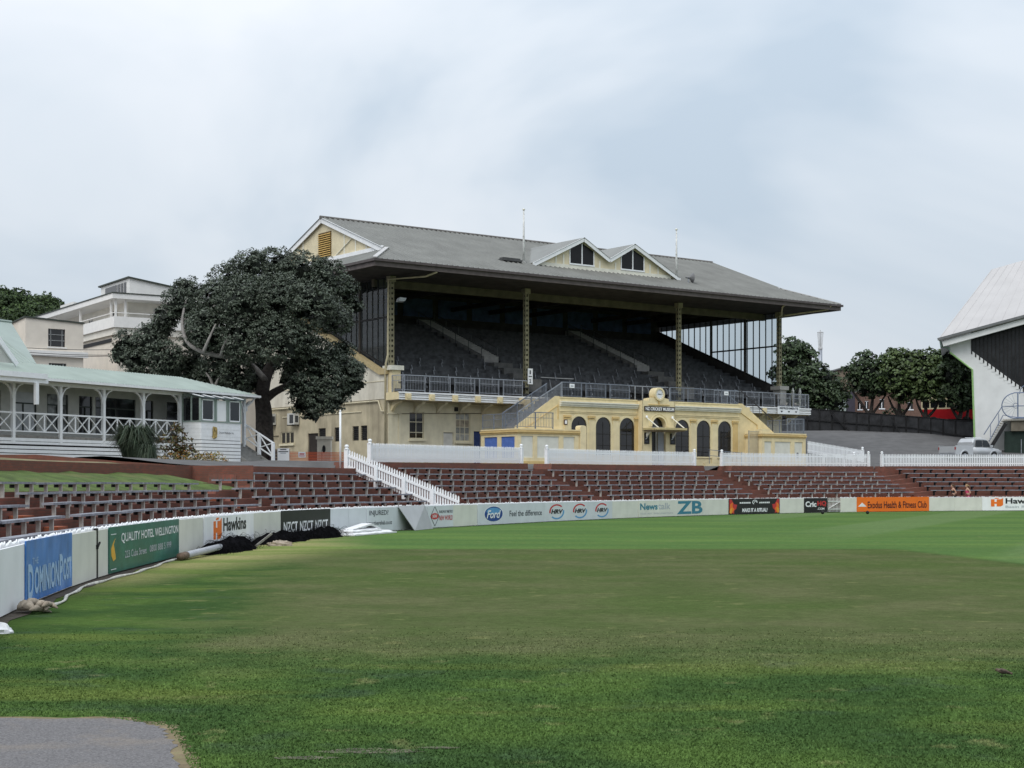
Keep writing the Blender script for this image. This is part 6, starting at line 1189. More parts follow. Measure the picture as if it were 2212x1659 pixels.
for a, b in ((1.0, 1.5), (1.7, 2.2), (2.4, 2.9), (3.1, 5.6)): mb = MB(); mb.bx(.96, .99, a, b, 15.62, 16.4); mb.build('rooftop_window', DGLASS, ph)
mb = MB(); mb.prism([(1.5, 15, 15.44), (1.5, 15, 16.4), (6, 15, 15.5), (6, 15, 15.44)], (0, 3.6, 0)); p2 = mb.build('rooftop_room', FLN, B); mb = MB(); mb.bx(1.46, 1.49, 15.3, 18.2, 15.55, 16.1); mb.build('rooftop_window', DGLASS, p2)
fa = Fr(((54.9 - CX) / F * 104, 104.0), math.radians(36)); A = thing('apartment_block', 'pinkish cream flats with one square window behind the pavilion roof', 'building', (fa.O[0], fa.O[1], 3.0), fa.ang, absz=True)
s1, zz1 = fa.pt(180, 699.9); w0, wz1 = fa.pt(104, 709.6); w1, wz0 = fa.pt(141, 750); l0, lz1 = fa.pt(105.5, 783.8); l1, lz0 = fa.pt(143.5, 800)
mb = MB(); holed(mb, 0, s1, 2.5, 12.3, [(w0, w1, wz0, wz1), (l0, l1, lz0 - .6, lz1)], fT(0), .15); mb.poly([(0, 0, 12.3), (s1, 0, 12.3), (s1, 0, zz1), (0, 0, 12.85)]).poly([(0, 0, 2.5), (0, 9, 2.5), (0, 9, 12.2), (0, 0, 12.85)]).poly([(s1, 0, 2.5), (s1, 9, 2.5), (s1, 9, zz1), (s1, 0, zz1)]).poly([(0, 0, 12.85), (s1, 0, zz1), (s1, 9, zz1), (0, 9, 12.2)]); mb.build('wall', FLP, A)
mb = MB(); mb.bar((-.05, -.03, 12.9), (s1 + .05, -.03, zz1 + .05), .12, .1).bar((-.03, 0, 12.9), (-.03, 9, 12.25), .12, .1); mb.build('roof_edge', mat('dark metal flashing', (.05, .06, .05)), A)
for a, b, c, d in ((w0, w1, wz0, wz1), (l0, l1, lz0 - .6, lz1)):
    mb = MB(); mb.bx(a, b, .1, .11, c, d); w_ = mb.build('window', DGLASS, A); mb = MB(); mb.bx(a + .18, a + .22, .06, .095, c, d).bx(b - .22, b - .18, .06, .095, c, d)
    for f in (.35, .68): mb.bx(a, b, .06, .095, c + (d - c) * f - .02, c + (d - c) * f + .02)
    mb.build('frame', mat('grey window bar', (.28, .29, .29), .6, .1), w_); mb = MB(); mb.bx(a - .08, b + .1, -.06, .0, c - .1, c - .02); mb.build('sill', FLN, w_)
mb = MB(); mb.bx(-.1, s1 + .25, -.25, -.001, 10.35, 10.72); mb.build('floor_band', FLN, A)
mb = MB(); mb.prism([(-9, 3, 2.5), (-9, 3, 11.9), (-3.6, 3, 13.75), (3.4, 3, 11.6), (3.4, 3, 2.5)], (0, 8, 0)); mb.build('gabled_wing', FLP, A); mb = MB(); mb.bar((-9, 2.9, 11.98), (-3.6, 2.9, 13.83), .2, .12).bar((-3.6, 2.9, 13.83), (3.4, 2.9, 11.68), .2, .12); mb.build('wing_roof_edge', mat('dark metal flashing', (.05, .06, .05)), A); mb = MB(); mb.bx(-3.9, -3.4, 2.7, 2.99, 13.0, 14.5); mb.build('chimney', FLN, A)
for i, (y, dy) in enumerate(((745, -4), (753, 3), (760, -6))):
    a, b = at(-40, y, 95), at(470, y + dy, 93); n = 16; mb = MB(); mb.tube([a.lerp(b, k / n) - a - Vector((0, 0, .35 * math.sin(math.pi * k / n))) for k in range(n + 1)], .017, 4); o = mb.build('power_line', BLACK); o.location = a; tag(o, ('topmost' if i == 0 else 'middle' if i == 1 else 'lowest') + ' of three thin dark wires crossing in front of the flats', 'wire', 'overhead wires behind the pavilion')
# wooded hill far left
HYY = 330.0; mb = MB(); hc = at(20, 1000, HYY + 60); G = {}
for i in range(25):
    for j in range(9):
        x = -160 + i * 3.7; y = HYY - 10 + j * 14; px = CX + F * x / y; topy = lerp(px, (-400, 0, 40, 75, 110, 140, 165, 200, 300), (640, 628, 622, 624, 640, 660, 690, 760, 900)); z = max(3, (1.8 + (1047 - topy) * y / F) * math.sin(math.pi * min(1, (j + 2.0) / 5.0) / 2) - 4.5); G[i, j] = (x, y, z)
for i in range(24):
    for j in range(8): mb.poly([G[i, j], G[i+1, j], G[i+1, j+1], G[i, j+1]])
tag(mb.build('hill', LEAFH, smooth=True), kind='structure')
C_ = []; 
for i in range(900):
    k, l = RNG.uniform(0, 23.9), RNG.uniform(0, 6.5); g = np.array(G[int(k), int(l)]); g2 = np.array(G[int(k) + 1, int(l) + 1]); p = g + (g2 - g) * RNG.random(3); C_.append((tuple(p + np.array((0, 0, 1.0))), tuple(np.array((1, 1, .8)) * RNG.uniform(1.6, 3.6))))
bm_ = crown(C_, .9, .7, 7, .62, .7, LEAFH, gap=.1); tag(link('hillside_bush', bm_), 'dense bush covering the far hill on the left', 'bush', kind='stuff')
# ------------------------------------------------------------------ planting and small walls between villa and terrace
def tuft(name, label, cat, p, r, h, n, m, spread=1.0, wd=.03, arch=.5):
    v = []; f = []
    for i in range(n):
        a = RNG.random() * 6.283; rr = r * RNG.random() ** .5 * .35; l = h * RNG.uniform(.6, 1.1); ox, oy = rr * math.cos(a), rr * math.sin(a); out = r * RNG.uniform(.4, 1.0) * spread; k = len(v); px_, py_ = -math.sin(a) * wd, math.cos(a) * wd
        P3 = [(ox, oy, 0), (ox + math.cos(a) * out * .45, oy + math.sin(a) * out * .45, l * .85), (ox + math.cos(a) * out, oy + math.sin(a) * out, l * (1 - arch * RNG.random()))]
        for q, w_ in zip(P3, (1, .8, .1)): v += [(q[0] - px_ * w_, q[1] - py_ * w_, q[2]), (q[0] + px_ * w_, q[1] + py_ * w_, q[2])]
        f += [(k, k+1, k+3, k+2), (k+2, k+3, k+5, k+4)]
    th = thing(name, label, cat, p); me = bpy.data.meshes.new('leaves'); me.from_pydata(v, [], f); me.materials.append(m); link('leaves', me, th); return th
FLAX = mat('dark blue green flax', (.038, .058, .034), .6, .25, 3, island=.4, hue=(.07, .085, .05))
p = at(292, 1000, 65.5); p.z = 2.62; tuft('flax_bush', 'large rounded tuft of dark green drooping leaves in front of the verandah', 'shrub', p, 1.15, 1.75, 1500, FLAX, 1.0, .02, .55)
p = at(318, 1012, 64.5); p.z = 2.45; tuft('grass_tuft', 'smaller drooping green tuft beside the large flax bush', 'shrub', p, .6, 1.1, 500, FLAX, 1.0, .016, .9)
def shrub(name, label, x, y, Y, lobes, m, size=.12, z=None, dens=22):
    p = at(x, y, Y); p.z = z if z is not None else p.z; th = thing(name, label, 'shrub', p); L_ = [((a, b, c), r) for a, b, c, r in lobes]; link('leaves', crown(L_, dens, .12, 5, size, .6, m, gap=.05, low=.9), th)
    mb = MB()
    for a, b, c, r in lobes[:4]: mb.tube([(a * .2, b * .2, 0), (a * .6, b * .6, c * .5), (a, b, c)], [.03, .02, .01], 5)
    mb.build('stem', BARK, th); return th
RG = mat('bronze green leaves', (.060, .062, .018), .6, .3, 2, island=.5, hue=(.16, .055, .012)); OF = mat('orange flowers and leaves', (.15, .13, .03), .6, .3, 2, island=.5, hue=(.50, .17, .02))
shrub('coprosma_shrub', 'bronze green shrub left of the white bay', 378, 990, 68.5, [(0, 0, .35, .5), (.35, .1, .75, .45), (-.25, .1, .8, .5), (.1, 0, 1.2, .42), (.45, .1, .35, .4), (.05, .1, 1.5, .25), (.75, .2, .25, .3)], RG, z=2.8)
shrub('flower_bed', 'low orange flowering groundcover below the bronze shrub', 402, 1003, 68.0, [(-1.1, -.2, .05, .35), (-.6, -.25, .1, .38), (-.1, -.25, .12, .4), (.4, -.2, .14, .42), (.9, -.1, .16, .4), (1.3, 0, .14, .36)], OF, .09, z=2.72)
shrub('flower_clump', 'brighter orange flower clump at the corner of the white bay', 440, 992, 70.0, [(0, 0, .1, .35), (.3, .0, .1, .3), (.7, .1, .05, .3)], OF, .09, z=2.8)
shrub('dry_groundcover', 'straw coloured groundcover spilling over the brick wall below the bay', 445, 1008, 67.5, [(-.8, -.1, .0, .3), (-.3, -.15, .0, .34), (.2, -.15, .0, .34), (.7, -.1, .0, .3)], mat('straw groundcover', (.22, .18, .09), .8, .3, 3, island=.4), .08, z=2.7)
# ------------------------------------------------------------------ things by the end wall
def gpt(x, y, Y): p = at(x, y, Y); return p
zg = 2.86
p = at(612, 0, 84); t_ = thing('notice_board', 'white upright notice board standing left of the orange mesh', 'notice board', (p.x, p.y, zg), .15); mb = MB(); mb.bx(-.31, .31, -.02, .02, 0, .88); mb.build('board', PW, t_); mb = MB(); mb.bx(-.31, .31, .03, .5, 0, .02).bar((-.28, .5, 0), (-.28, .03, .85), .03, .03).bar((.28, .5, 0), (.28, .03, .85), .03, .03); mb.build('stand', GALV, t_)
for z, w_ in ((.79, .32), (.68, .52), (.60, .3)): shape(t_, 'print', [(-w_ / 2, z), (w_ / 2, z), (w_ / 2, z + .05), (-w_ / 2, z + .05)], I_DG if z > .65 else I_LG, -.026, .003)
CRT = mat('dark maroon crate', (.045, .022, .032), .6, .3, 5)
for i in range(5):
    p = at(590, 0, 85.5); t_ = thing('crate', f'dark maroon crate, {("lowest", "second", "middle", "fourth", "topmost")[i]} of the stack beside the pavilion steps', 'crate', (p.x, p.y, zg + i * .172), .3, 'stacked dark crates by the steps')
    mb = MB(); mb.bx(-.22, .22, -.2, .2, 0, .02); mb.build('base', CRT, t_)
    for a, b, c, d in ((-.22, .22, -.2, -.18), (-.22, .22, .18, .2), (-.22, -.2, -.18, .18), (.2, .22, -.18, .18)): mb = MB(); mb.bx(a, b, c, d, .02, .07).bx(a, b, c, d, .1, .16); mb.build('side', CRT, t_)
OM = mat('orange plastic mesh', (.62, .10, .03), .6, .1, 4)
a, b = at(626, 0, 85), at(744, 0, 87); a.z = b.z = zg; t_ = thing('safety_fence', 'orange plastic mesh barrier in front of the grandstand end wall', 'barrier', a); mb = MB(); d = b - a; n = int(d.length / .055)
for i in range(n + 1): p = d * (i / n); mb.bar(p + Vector((0, 0, .02)), p + Vector((0, 0, .72)), .016, .016)
for z in np.arange(.03, .74, .085): mb.bar(Vector((0, 0, z)), d + Vector((0, 0, z)), .02, .022)
o = mb.build('mesh', OM, t_); o['kind'] = 'stuff'
for f in (0, .33, .58, 1): mb = MB(); mb.bar(d * f + Vector((0, .02, 0)), d * f + Vector((0, .02, .86)), .035, .035); mb.build('post', mat('steel picket', (.3, .29, .27), .6, .2), t_)
p = a + d * .22; t_ = thing('warning_sign', 'small white and red sign on the orange mesh', 'sign', (p.x, p.y - .06, zg + .42), math.atan2(d.y, d.x)); mb = MB(); mb.bx(-.22, .22, -.01, .01, 0, .30); mb.build('board', PW, t_); shape(t_, 'print', [(-.18, .06), (.18, .06), (.18, .1), (-.18, .1)], I_R, -.016, .003); shape(t_, 'print', [(-.15, .15), (.15, .15), (.15, .22), (-.15, .22)], I_R, -.016, .003)
p = at(701, 0, 89); t_ = thing('gate_pier', 'cream concrete pier with oval opening beside the orange mesh', 'pier', (p.x, p.y, zg)); mb = MB(); mb.bx(-.38, .38, -.3, .3, 0, 1.5); mb.build('shaft', CREAM2, t_); mb = MB(); mb.bx(-.45, .45, -.37, .37, 1.5, 1.66); mb.build('cap', CREAM2, t_); mb = MB(); mb.disc((0, -.302, .95), .1, (0, -1, 0), .006, 18, ry=.22); mb.build('oval_opening', BLACK, t_)
# ------------------------------------------------------------------ ramp fence at the right
c0 = gw(27.62, -6.35, 0); c1 = at(1863, 0, 113.5); z0, z1 = H + (1047 - 985) * c0.y / F - .0, 3.42
c0.z = 4.05; c1.z = 3.45; t_ = thing('picket_fence', 'white picket fence sloping up beside the right kiosk along the ramp', 'fence', c0, 0, 'white picket fences'); d = c1 - c0; n = 42; an = math.atan2(d.y, d.x)
for i in range(n): link('picket', PKM, t_, d * ((i + .5) / n), (0, 0, an))
for zz in (.2, .66): mb = MB(); mb.bar(Vector((0, .04, zz)), d + Vector((0, .04, zz)), .03, .075); mb.build('rail', WHITE2, t_)
link('post', POSTM, t_, d, (0, 0, an))
for f in (.3, .68): mb = MB(); mb.bx(-.06, .06, .06, .16, -.6, .7); o = mb.build('brace_post', WHITE2, t_); o.location = d * f; o.rotation_euler = (0, 0, an)
p = W(s_at(1846, 5.9), 5.95); t_ = link('fence_post', POSTM, None, (p.x, p.y, zf(96) - .06)); tag(t_, 'single white ball-topped post just behind the fence end near the gap', 'post')
# ------------------------------------------------------------------ dark boarded fence up on the bank
BF = mat('black stained boards', (.026, .027, .030), .75, .3, 1.5, dirt=(.045, .046, .05), dscale=1, damt=.6)
ft = [(1690, 877), (1726, 881), (1842, 890.5), (1960, 899), (2014, 903), (2055, 908), (2110, 911)]; fbm = [(1690, 932), (1726, 935), (1842, 944), (1960, 952), (2014, 964), (2055, 975), (2110, 985)]; FY = [141, 140, 138, 136, 134, 132.5, 131]
a = at(1690, 932, 141); t_ = thing('boarded_fence', 'long black boarded fence above the asphalt ramp', 'fence', a)
def lin(px, i): return lerp(px, [q[0] for q in i], [q[1] for q in i])
pxs = list(np.linspace(1690, 2110, 64))
for u, v in zip(pxs, pxs[1:]):
    Yu, Yv = lerp(u, [q[0] for q in ft], FY), lerp(v, [q[0] for q in ft], FY); P = [at(u, lin(u, fbm) + 3, Yu) - a, at(v - .15, lin(v, fbm) + 3, Yv) - a, at(v - .15, lin(v, ft), Yv) - a, at(u, lin(u, ft), Yu) - a]
    mb = MB(); mb.prism(P, (0, .03 + random.uniform(0, .03), 0)); mb.build('board', BF, t_)
for u, v, fo in zip(pxs[::4], pxs[4::4], range(99)):
    Yu = lerp(u, [q[0] for q in ft], FY); mb = MB(); mb.bar(at(u, lin(u, fbm) + 2, Yu) - a - Vector((0, .05, 0)), at(u, lin(u, ft) - 1, Yu) - a - Vector((0, .05, 0)), .1, .1); mb.build('post', BLACK, t_)
mb = MB()
for u, v in zip(pxs, pxs[1:]):
    Yu, Yv = lerp(u, [q[0] for q in ft], FY), lerp(v, [q[0] for q in ft], FY); mb.bar(at(u, lin(u, ft) * .55 + lin(u, fbm) * .45, Yu) - a - Vector((0, .06, 0)), at(v, lin(v, ft) * .55 + lin(v, fbm) * .45, Yv) - a - Vector((0, .06, 0)), .06, .09)
mb.build('rail', BLACK, t_); mb = MB()
for u, v in zip(pxs, pxs[1:]):
    Yu, Yv = lerp(u, [q[0] for q in ft], FY), lerp(v, [q[0] for q in ft], FY); mb.bar(at(u, lin(u, ft) - .5, Yu) - a, at(v, lin(v, ft) - .5, Yv) - a, .12, .06)
mb.build('top_rail', BLACK, t_)
for u, v in ((1793, 1846), (1925, 1950)):
    Yu, Yv = lerp(u, [q[0] for q in ft], FY) - .3, lerp(v, [q[0] for q in ft], FY) - .3; mb = MB(); mb.bar(at(u, lin(u, ft) + 4, Yu) - a, at(v, lin(v, fbm) - 2, Yv) - a, .08, .12); mb.build('brace', BLACK, t_)
# bank behind the fence
mb = MB(); mb.poly([at(1600, 905, 142), at(2300, 905, 133), at(2300, 905, 133) + Vector((20, 70, .5)), at(1600, 905, 142) + Vector((-20, 90, .5))]); tag(mb.build('street', mat('street asphalt', (.12, .12, .125), .95, .1, 1)), kind='structure')
# ------------------------------------------------------------------ trees behind the dark fence
def rtree(name, label, base, lobes, m, Y, stems, per=2.4, size=.34, lv=12):
    bx_, by_ = base; p = at(bx_, by_, Y); th = thing(name, label, 'tree', p, 0, 'trees behind the black fence'); L_ = [(tuple(at(x, y, Y + dy) - p), (r * Y / F, r * Y / F, r * Y / F * .85)) for x, y, r, dy in lobes]
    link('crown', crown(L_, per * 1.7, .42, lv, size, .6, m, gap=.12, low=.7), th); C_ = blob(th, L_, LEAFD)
    for k, q in enumerate(stems): limb(th, [at(x, y, Y + dy) - p for x, y, dy in q], .24 if k == 0 else .17, .06, BARK, 'trunk' if k == 0 else 'branch')
    return th
rtree('evergreen_tree', 'tall dark evergreen nearest the right grandstand column', (1728, 905), [(1700, 752, 26, 0), (1724, 757, 24, 1), (1742, 770, 18, 0), (1712, 790, 34, 0), (1752, 806, 32, -1), (1785, 828, 34, 0), (1808, 850, 26, 0), (1735, 830, 40, -2), (1775, 860, 34, -2), (1715, 850, 36, 0), (1805, 872, 22, 0), (1690, 812, 28, 2), (1750, 880, 26, -1)], LEAF2, 146, [[(1728, 905, 0), (1730, 875, 0), (1735, 820, 0)], [(1728, 905, 0), (1745, 880, 0), (1785, 840, 0)]])
rtree('evergreen_tree', 'leafy tree with leaning pale stems right of the slate roof', (1880, 900), [(1850, 800, 26, 0), (1868, 778, 20, 0), (1885, 805, 34, -1), (1850, 825, 24, 0), (1908, 832, 30, -1), (1875, 838, 28, 0)], LEAF2, 148, [[(1880, 900, 0), (1884, 870, 0), (1890, 830, 0)], [(1880, 900, 0), (1858, 868, 0), (1845, 850, 0), (1838, 838, 0)], [(1880, 900, 0), (1895, 880, 0), (1915, 850, 0)]])
rtree('evergreen_tree', 'broad mid green tree in the middle of the tree row', (1945, 902), [(1920, 790, 28, 0), (1940, 775, 26, 0), (1962, 790, 32, -1), (1935, 818, 36, -1), (1975, 820, 32, 0), (1950, 845, 30, -1), (1905, 815, 24, 1)], LEAF3, 147, [[(1945, 902, 0), (1942, 875, 0), (1945, 830, 0)], [(1945, 902, 0), (1962, 880, 0), (1975, 850, 0)], [(1945, 902, 0), (1928, 878, 0), (1918, 855, 0)]])
rtree('evergreen_tree', 'rounded tree with several dark stems left of the red bus front', (2000, 905), [(1988, 785, 30, 0), (2012, 778, 30, 0), (2000, 815, 36, -1), (2030, 812, 30, 0), (2010, 845, 30, -1), (1985, 845, 24, 0)], LEAF3, 146, [[(2000, 905, 0), (2000, 880, 0), (2005, 840, 0)], [(2000, 905, 0), (2022, 880, 0), (2030, 850, 0)], [(2000, 905, 0), (1985, 880, 0), (1978, 860, 0)]])
rtree('evergreen_tree', 'dense dark tree tight against the white stand wall', (2072, 908), [(2045, 785, 32, 0), (2072, 780, 30, 0), (2060, 815, 38, -1), (2090, 820, 34, 0), (2100, 850, 30, 0), (2060, 850, 32, -1), (2085, 870, 26, 0), (2040, 840, 26, 0)], LEAF2, 145, [[(2072, 908, 0), (2078, 880, 0), (2085, 840, 0)], [(2072, 908, 0), (2055, 880, 0), (2045, 850, 0)], [(2088, 908, 1), (2092, 880, 1), (2095, 850, 1)]])
shrub('street_shrub', 'small pale bush behind the black fence', 1930, 905, 150, [(0, 0, .5, .7), (.7, 0, .4, .6), (-.6, 0, .3, .5)], LEAF3, .3, dens=6)
# ------------------------------------------------------------------ street behind: bus, houses, mast
BR = mat('house brick', (.17, .105, .082), .9, .15, 6); SLT = mat('slate grey roof', (.16, .165, .17), .7, .12, 3); BRW = mat('brown weatherboard', (.20, .16, .12), .85, .1, 3)
p0 = at(1990, 906, 152); p1 = at(2120, 908, 149); d = p1 - p0; t_ = thing('bus', 'red bus with cream window band seen behind the tree stems', 'bus', (p0.x, p0.y, p0.z - .6), math.atan2(d.y, d.x)); L_ = d.length; RED = mat('red bus paint', (.45, .015, .02), .35, .06, 2); CRB = mat('cream bus paint', (.72, .64, .42), .4, .06, 2)
mb = MB(); mb.bx(0, L_, 0, 2.4, .35, 1.55); mb.build('lower_body', RED, t_); mb = MB(); mb.bx(0, L_, .02, 2.38, 1.551, 1.68).bx(0, L_, .02, 2.38, 2.38, 2.55); mb.build('waist_band', CRB, t_); mb = MB(); mb.bx(.05, L_ - .05, .12, 2.3, 1.68, 2.38); mb.build('window_glass', DGLASS, t_); mb = MB(); mb.bx(0, L_, .05, 2.35, 2.55, 2.75); mb.build('roof', CRB, t_)
for x in np.arange(.0, L_, .78): mb = MB(); mb.bx(x, x + .1, .03, .119, 1.68, 2.38); mb.build('window_pillar', CRB, t_)
for x in (1.2, L_ - 1.4): mb = MB(); mb.disc((x, -.01, .42), .42, (0, -1, 0), .25, 18); mb.build('wheel', BLACK, t_)
def house(label, x0, x1, ytop, ybase, Y, m, roof=None, wins=(), apex=None, rm=SLT, name='house', dpt=6):
    a, b = at(x0, ybase, Y), at(x1, ybase, Y); zt = at(x0, ytop, Y).z; w_ = b.x - a.x; t_ = thing(name, label, 'house', (a.x, a.y, a.z - .5), 0, 'houses across the street', absz=True); z0 = a.z - .5
    hs = [(((u - x0) * Y / F), ((v - x0) * Y / F), H - (yb - HY) * Y / F, H - (yt - HY) * Y / F) for u, v, yt, yb in wins]
    mb = MB(); holed(mb, 0, w_, z0, zt, hs, fT(0), .12); mb.poly([(0, 0, z0), (0, dpt, z0), (0, dpt, zt), (0, 0, zt)]).poly([(w_, 0, z0), (w_, dpt, z0), (w_, dpt, zt), (w_, 0, zt)]).poly([(0, 0, zt), (w_, 0, zt), (w_, dpt, zt), (0, dpt, zt)]); mb.build('wall', m, t_)
    for c in hs: mb = MB(); mb.bx(c[0], c[1], .08, .1, c[2], c[3]); w2 = mb.build('window', DGLASS, t_); mb = MB(); mb.bx(c[0] - .08, c[1] + .08, -.05, -.002, c[2] - .12, c[2]).bx((c[0] + c[1]) / 2 - .04, (c[0] + c[1]) / 2 + .04, .04, .075, c[2], c[3]).bx(c[0], c[1], .04, .075, c[3] - .08, c[3]); mb.build('frame', WHITE2, w2)
    if apex:
        za = at(x0, apex, Y).z; mb = MB(); mb.prism([(-.4, -.4, zt), (w_ / 2, -.4, za), (w_ + .4, -.4, zt), (w_ + .4, -.4, zt + .15), (w_ / 2, -.4, za + .17), (-.4, -.4, zt + .15)], (0, dpt + .6, 0)); mb.build('roof', rm, t_); mb = MB(); mb.poly([(0, 0, zt), (w_, 0, zt), (w_ / 2, 0, za)]); mb.build('gable', m, t_)
    return t_
house('brick house with white sills partly hidden by tree stems', 1846, 1935, 850, 908, 168, BR, wins=((1853, 1862, 866, 884), (1868, 1876, 866, 884), (1900, 1910, 862, 882)), apex=835)
house('pale house with grey green door behind the dark evergreen', 1768, 1838, 858, 906, 166, mat('pale green stucco', (.42, .50, .48), .8, .06, 2), wins=((1818, 1823, 872, 900), (1780, 1790, 868, 886)))
house('dark narrow house between the pale house and the brick house', 1832, 1847, 845, 906, 165, mat('dark plum boards', (.05, .045, .06), .8, .1, 2))
house('cream house glimpsed through the tall evergreen trunk', 1690, 1766, 846, 902, 164, mat('cream boards', (.46, .43, .37), .8, .1, 2), wins=((1702, 1714, 858, 880), (1735, 1748, 858, 880)), apex=832)
house('wide brick house above the red bus', 1936, 2120, 845, 906, 172, BR, wins=((1960, 1972, 868, 884), (2010, 2022, 862, 876), (2060, 2074, 862, 876)), apex=800, rm=mat('brown tile roof', (.16, .10, .075), .85, .15, 3))
house('slate-roofed house rising above the trees', 1785, 1890, 808, 900, 185, BRW, apex=791, wins=((1800, 1812, 815, 828),))
p = at(1772, 790, 210); t_ = thing('mobile_mast', 'slim grey mast with caged antenna top above the trees', 'mast', (p.x, p.y, p.z - 6)); k = 210 / F; mb = MB(); mb.tube([(0, 0, 0), (0, 0, 6 + 35 * k)], [.30, .26], 10); mb.build('shaft', GALV, t_, smooth=True)
mb = MB(); zb_ = 6 + 35 * k
for i in range(6): a = i * math.pi / 3; mb.bar((.2 * math.cos(a), .2 * math.sin(a), zb_), (.38 * math.cos(a), .38 * math.sin(a), zb_ + 2.3), .05, .05)
mb.lathe([(.1, zb_ - .1), (.3, zb_), (.32, zb_ + .25), (.1, zb_ + .35)], n=10).tube([(.38, 0, zb_ + 2.3), (.19, .33, zb_ + 2.3), (-.19, .33, zb_ + 2.3), (-.38, 0, zb_ + 2.3), (-.19, -.33, zb_ + 2.3), (.19, -.33, zb_ + 2.3), (.38, 0, zb_ + 2.3)], .04, 5).tube([(0, 0, zb_ + .3), (0, 0, zb_ + 2.6)], .06, 6); mb.build('antenna_cage', mat('pale antenna', (.5, .5, .5), .5, .1), t_)
p = at(1998, 790, 205); t_ = thing('far_building', 'far flat-topped building with flues and yellow edge above the right trees', 'building', (p.x, p.y, p.z - 5)); k = 205 / F; mb = MB(); mb.bx(-1, 7.5, 0, 8, 0, 5 + 22 * k); mb.build('wall', mat('far grey concrete', (.40, .40, .41), .9, .1, 1), t_); mb = MB(); mb.bx(2.2, 5.9, -.1, .3, 5 + 22.2 * k, 5 + 27 * k).bx(1.8, 6.3, -.15, .35, 5 + 27.1 * k, 5 + 29 * k); mb.build('parapet', mat('yellow parapet', (.55, .40, .12), .7, .1), t_)
for x, h in ((-.6, 36), (2.0, 33), (2.6, 33)): mb = MB(); mb.tube([(x, .5, 5 + 22 * k), (x, .5, 5 + h * k)], .28 if x < 0 else .15, 8); mb.build('flue', GALV, t_)
# ------------------------------------------------------------------ right-hand stand
rf_ = Fr(((2108 - CX) / F * 126, 126.0), math.radians(-16)); RS = thing('right_stand', 'tall white concrete stand with steep pale roof at the right edge', 'grandstand', (rf_.O[0], rf_.O[1], 3.3), rf_.ang, absz=True)
q = lambda x, y, t=0.0: rf_.pt(x, y, t)
WC2 = mat('white painted concrete', (.66, .67, .67), .75, .05, 1.0, .1, 12, dirt=(.5, .5, .5), dscale=.5, damt=.4, streak=True)
prf = [(2108.6, 985), (2101.6, 798.7), (2051.6, 761), (2050, 735), (2098, 722), (2098, 757), (2211, 840), (2320, 920), (2320, 985)]
mb = MB(); mb.prism([(q(x, y)[0], 0, q(x, y)[1]) for x, y in prf], (0, .4, 0)); mb.build('end_wall', WC2, RS)
mb = MB(); dk = [(2098, 757), (2098, 715), (2330, 650), (2330, 926)]; mb.prism([(q(x, y)[0], .06, q(x, y)[1]) for x, y in dk], (0, .2, 0)); mb.build('dark_screen', mat('dark glazed screen', (.022, .024, .028), .35, .4, 1.5), RS)
for x in np.arange(2099, 2330, 8.6):
    yb = 757 + (x - 2098) * (840 - 757) / (2211 - 2098) + 7; yt = 722 - (x - 2098) * .28; a, zb_ = q(x, yb); _, zt_ = q(x, yt); mb = MB(); mb.bx(a - .05, a + .05, -.05, .058, zb_, zt_); mb.build('mullion', BLACK, RS)
    if x > 2110: mb = MB(); a2, z2 = q(x + 4, yb + 2); mb.bx(a2 - .14, a2 + .14, -.03, .002, z2 - .18, z2 + .1); mb.build('rake_block', WC2, RS)  # small white concrete block between mullion feet along the raked edge
mb = MB(); mb.tube([(q(2108.6, 985)[0] - .05, -.05, 3.2), (q(2101.6, 798.7)[0] - .05, -.05, q(2101.6, 798.7)[1]), (q(2051.6, 761)[0], -.05, q(2051.6, 761)[1])], .07, 7); mb.build('green_edge_pipe', mat('bright green pipe', (.27, .45, .17), .5, .08), RS); mb = MB(); mb.tube([(q(2051, 757)[0], -.08, q(2051, 757)[1]), (q(2049, 752)[0], -.1, q(2049, 752)[1]), (q(2033, 749)[0], -.3, q(2033, 749)[1]), (q(2032, 738)[0], -.3, q(2032, 738)[1])], .09, 7); mb.build('downpipe', mat('grey green pipe', (.22, .30, .26), .5, .08), RS)
PR_ = mat('pale pinkish roof sheet', (.46, .445, .44), .6, .04, .5); A_ = (q(2028, 730, -1)[0], -1.0, q(2028, 730, -1)[1]); B_ = (q(2330, 648, -1)[0], -1.0, q(2330, 648, -1)[1]); D_ = (q(2142, 582, 9)[0], 9.0, q(2142, 582, 9)[1]); C2 = (q(2330, 528, 9)[0], 9.0, q(2330, 528, 9)[1])
mb = MB(); mb.prism([A_, B_, C2, D_], (0, .1, -.25)); mb.build('roof', PR_, RS); rb = MB()
for f in np.linspace(.01, .99, 12): a, b = Vector(A_).lerp(Vector(B_), f), Vector(D_).lerp(Vector(C2), f); rb.bar(a + Vector((0, -.01, .01)), b + Vector((0, -.01, .01)), .02, .012)
o = rb.build('roof_rib', PR_, RS); o['kind'] = 'stuff'
mb = MB(); mb.poly([D_, C2, (C2[0], 30, C2[2] - 2), (D_[0], 30, D_[2] - 2)]).poly([A_, D_, (D_[0], 30, D_[2] - 2), (A_[0], 30, A_[2])]); mb.build('roof_back', PR_, RS)
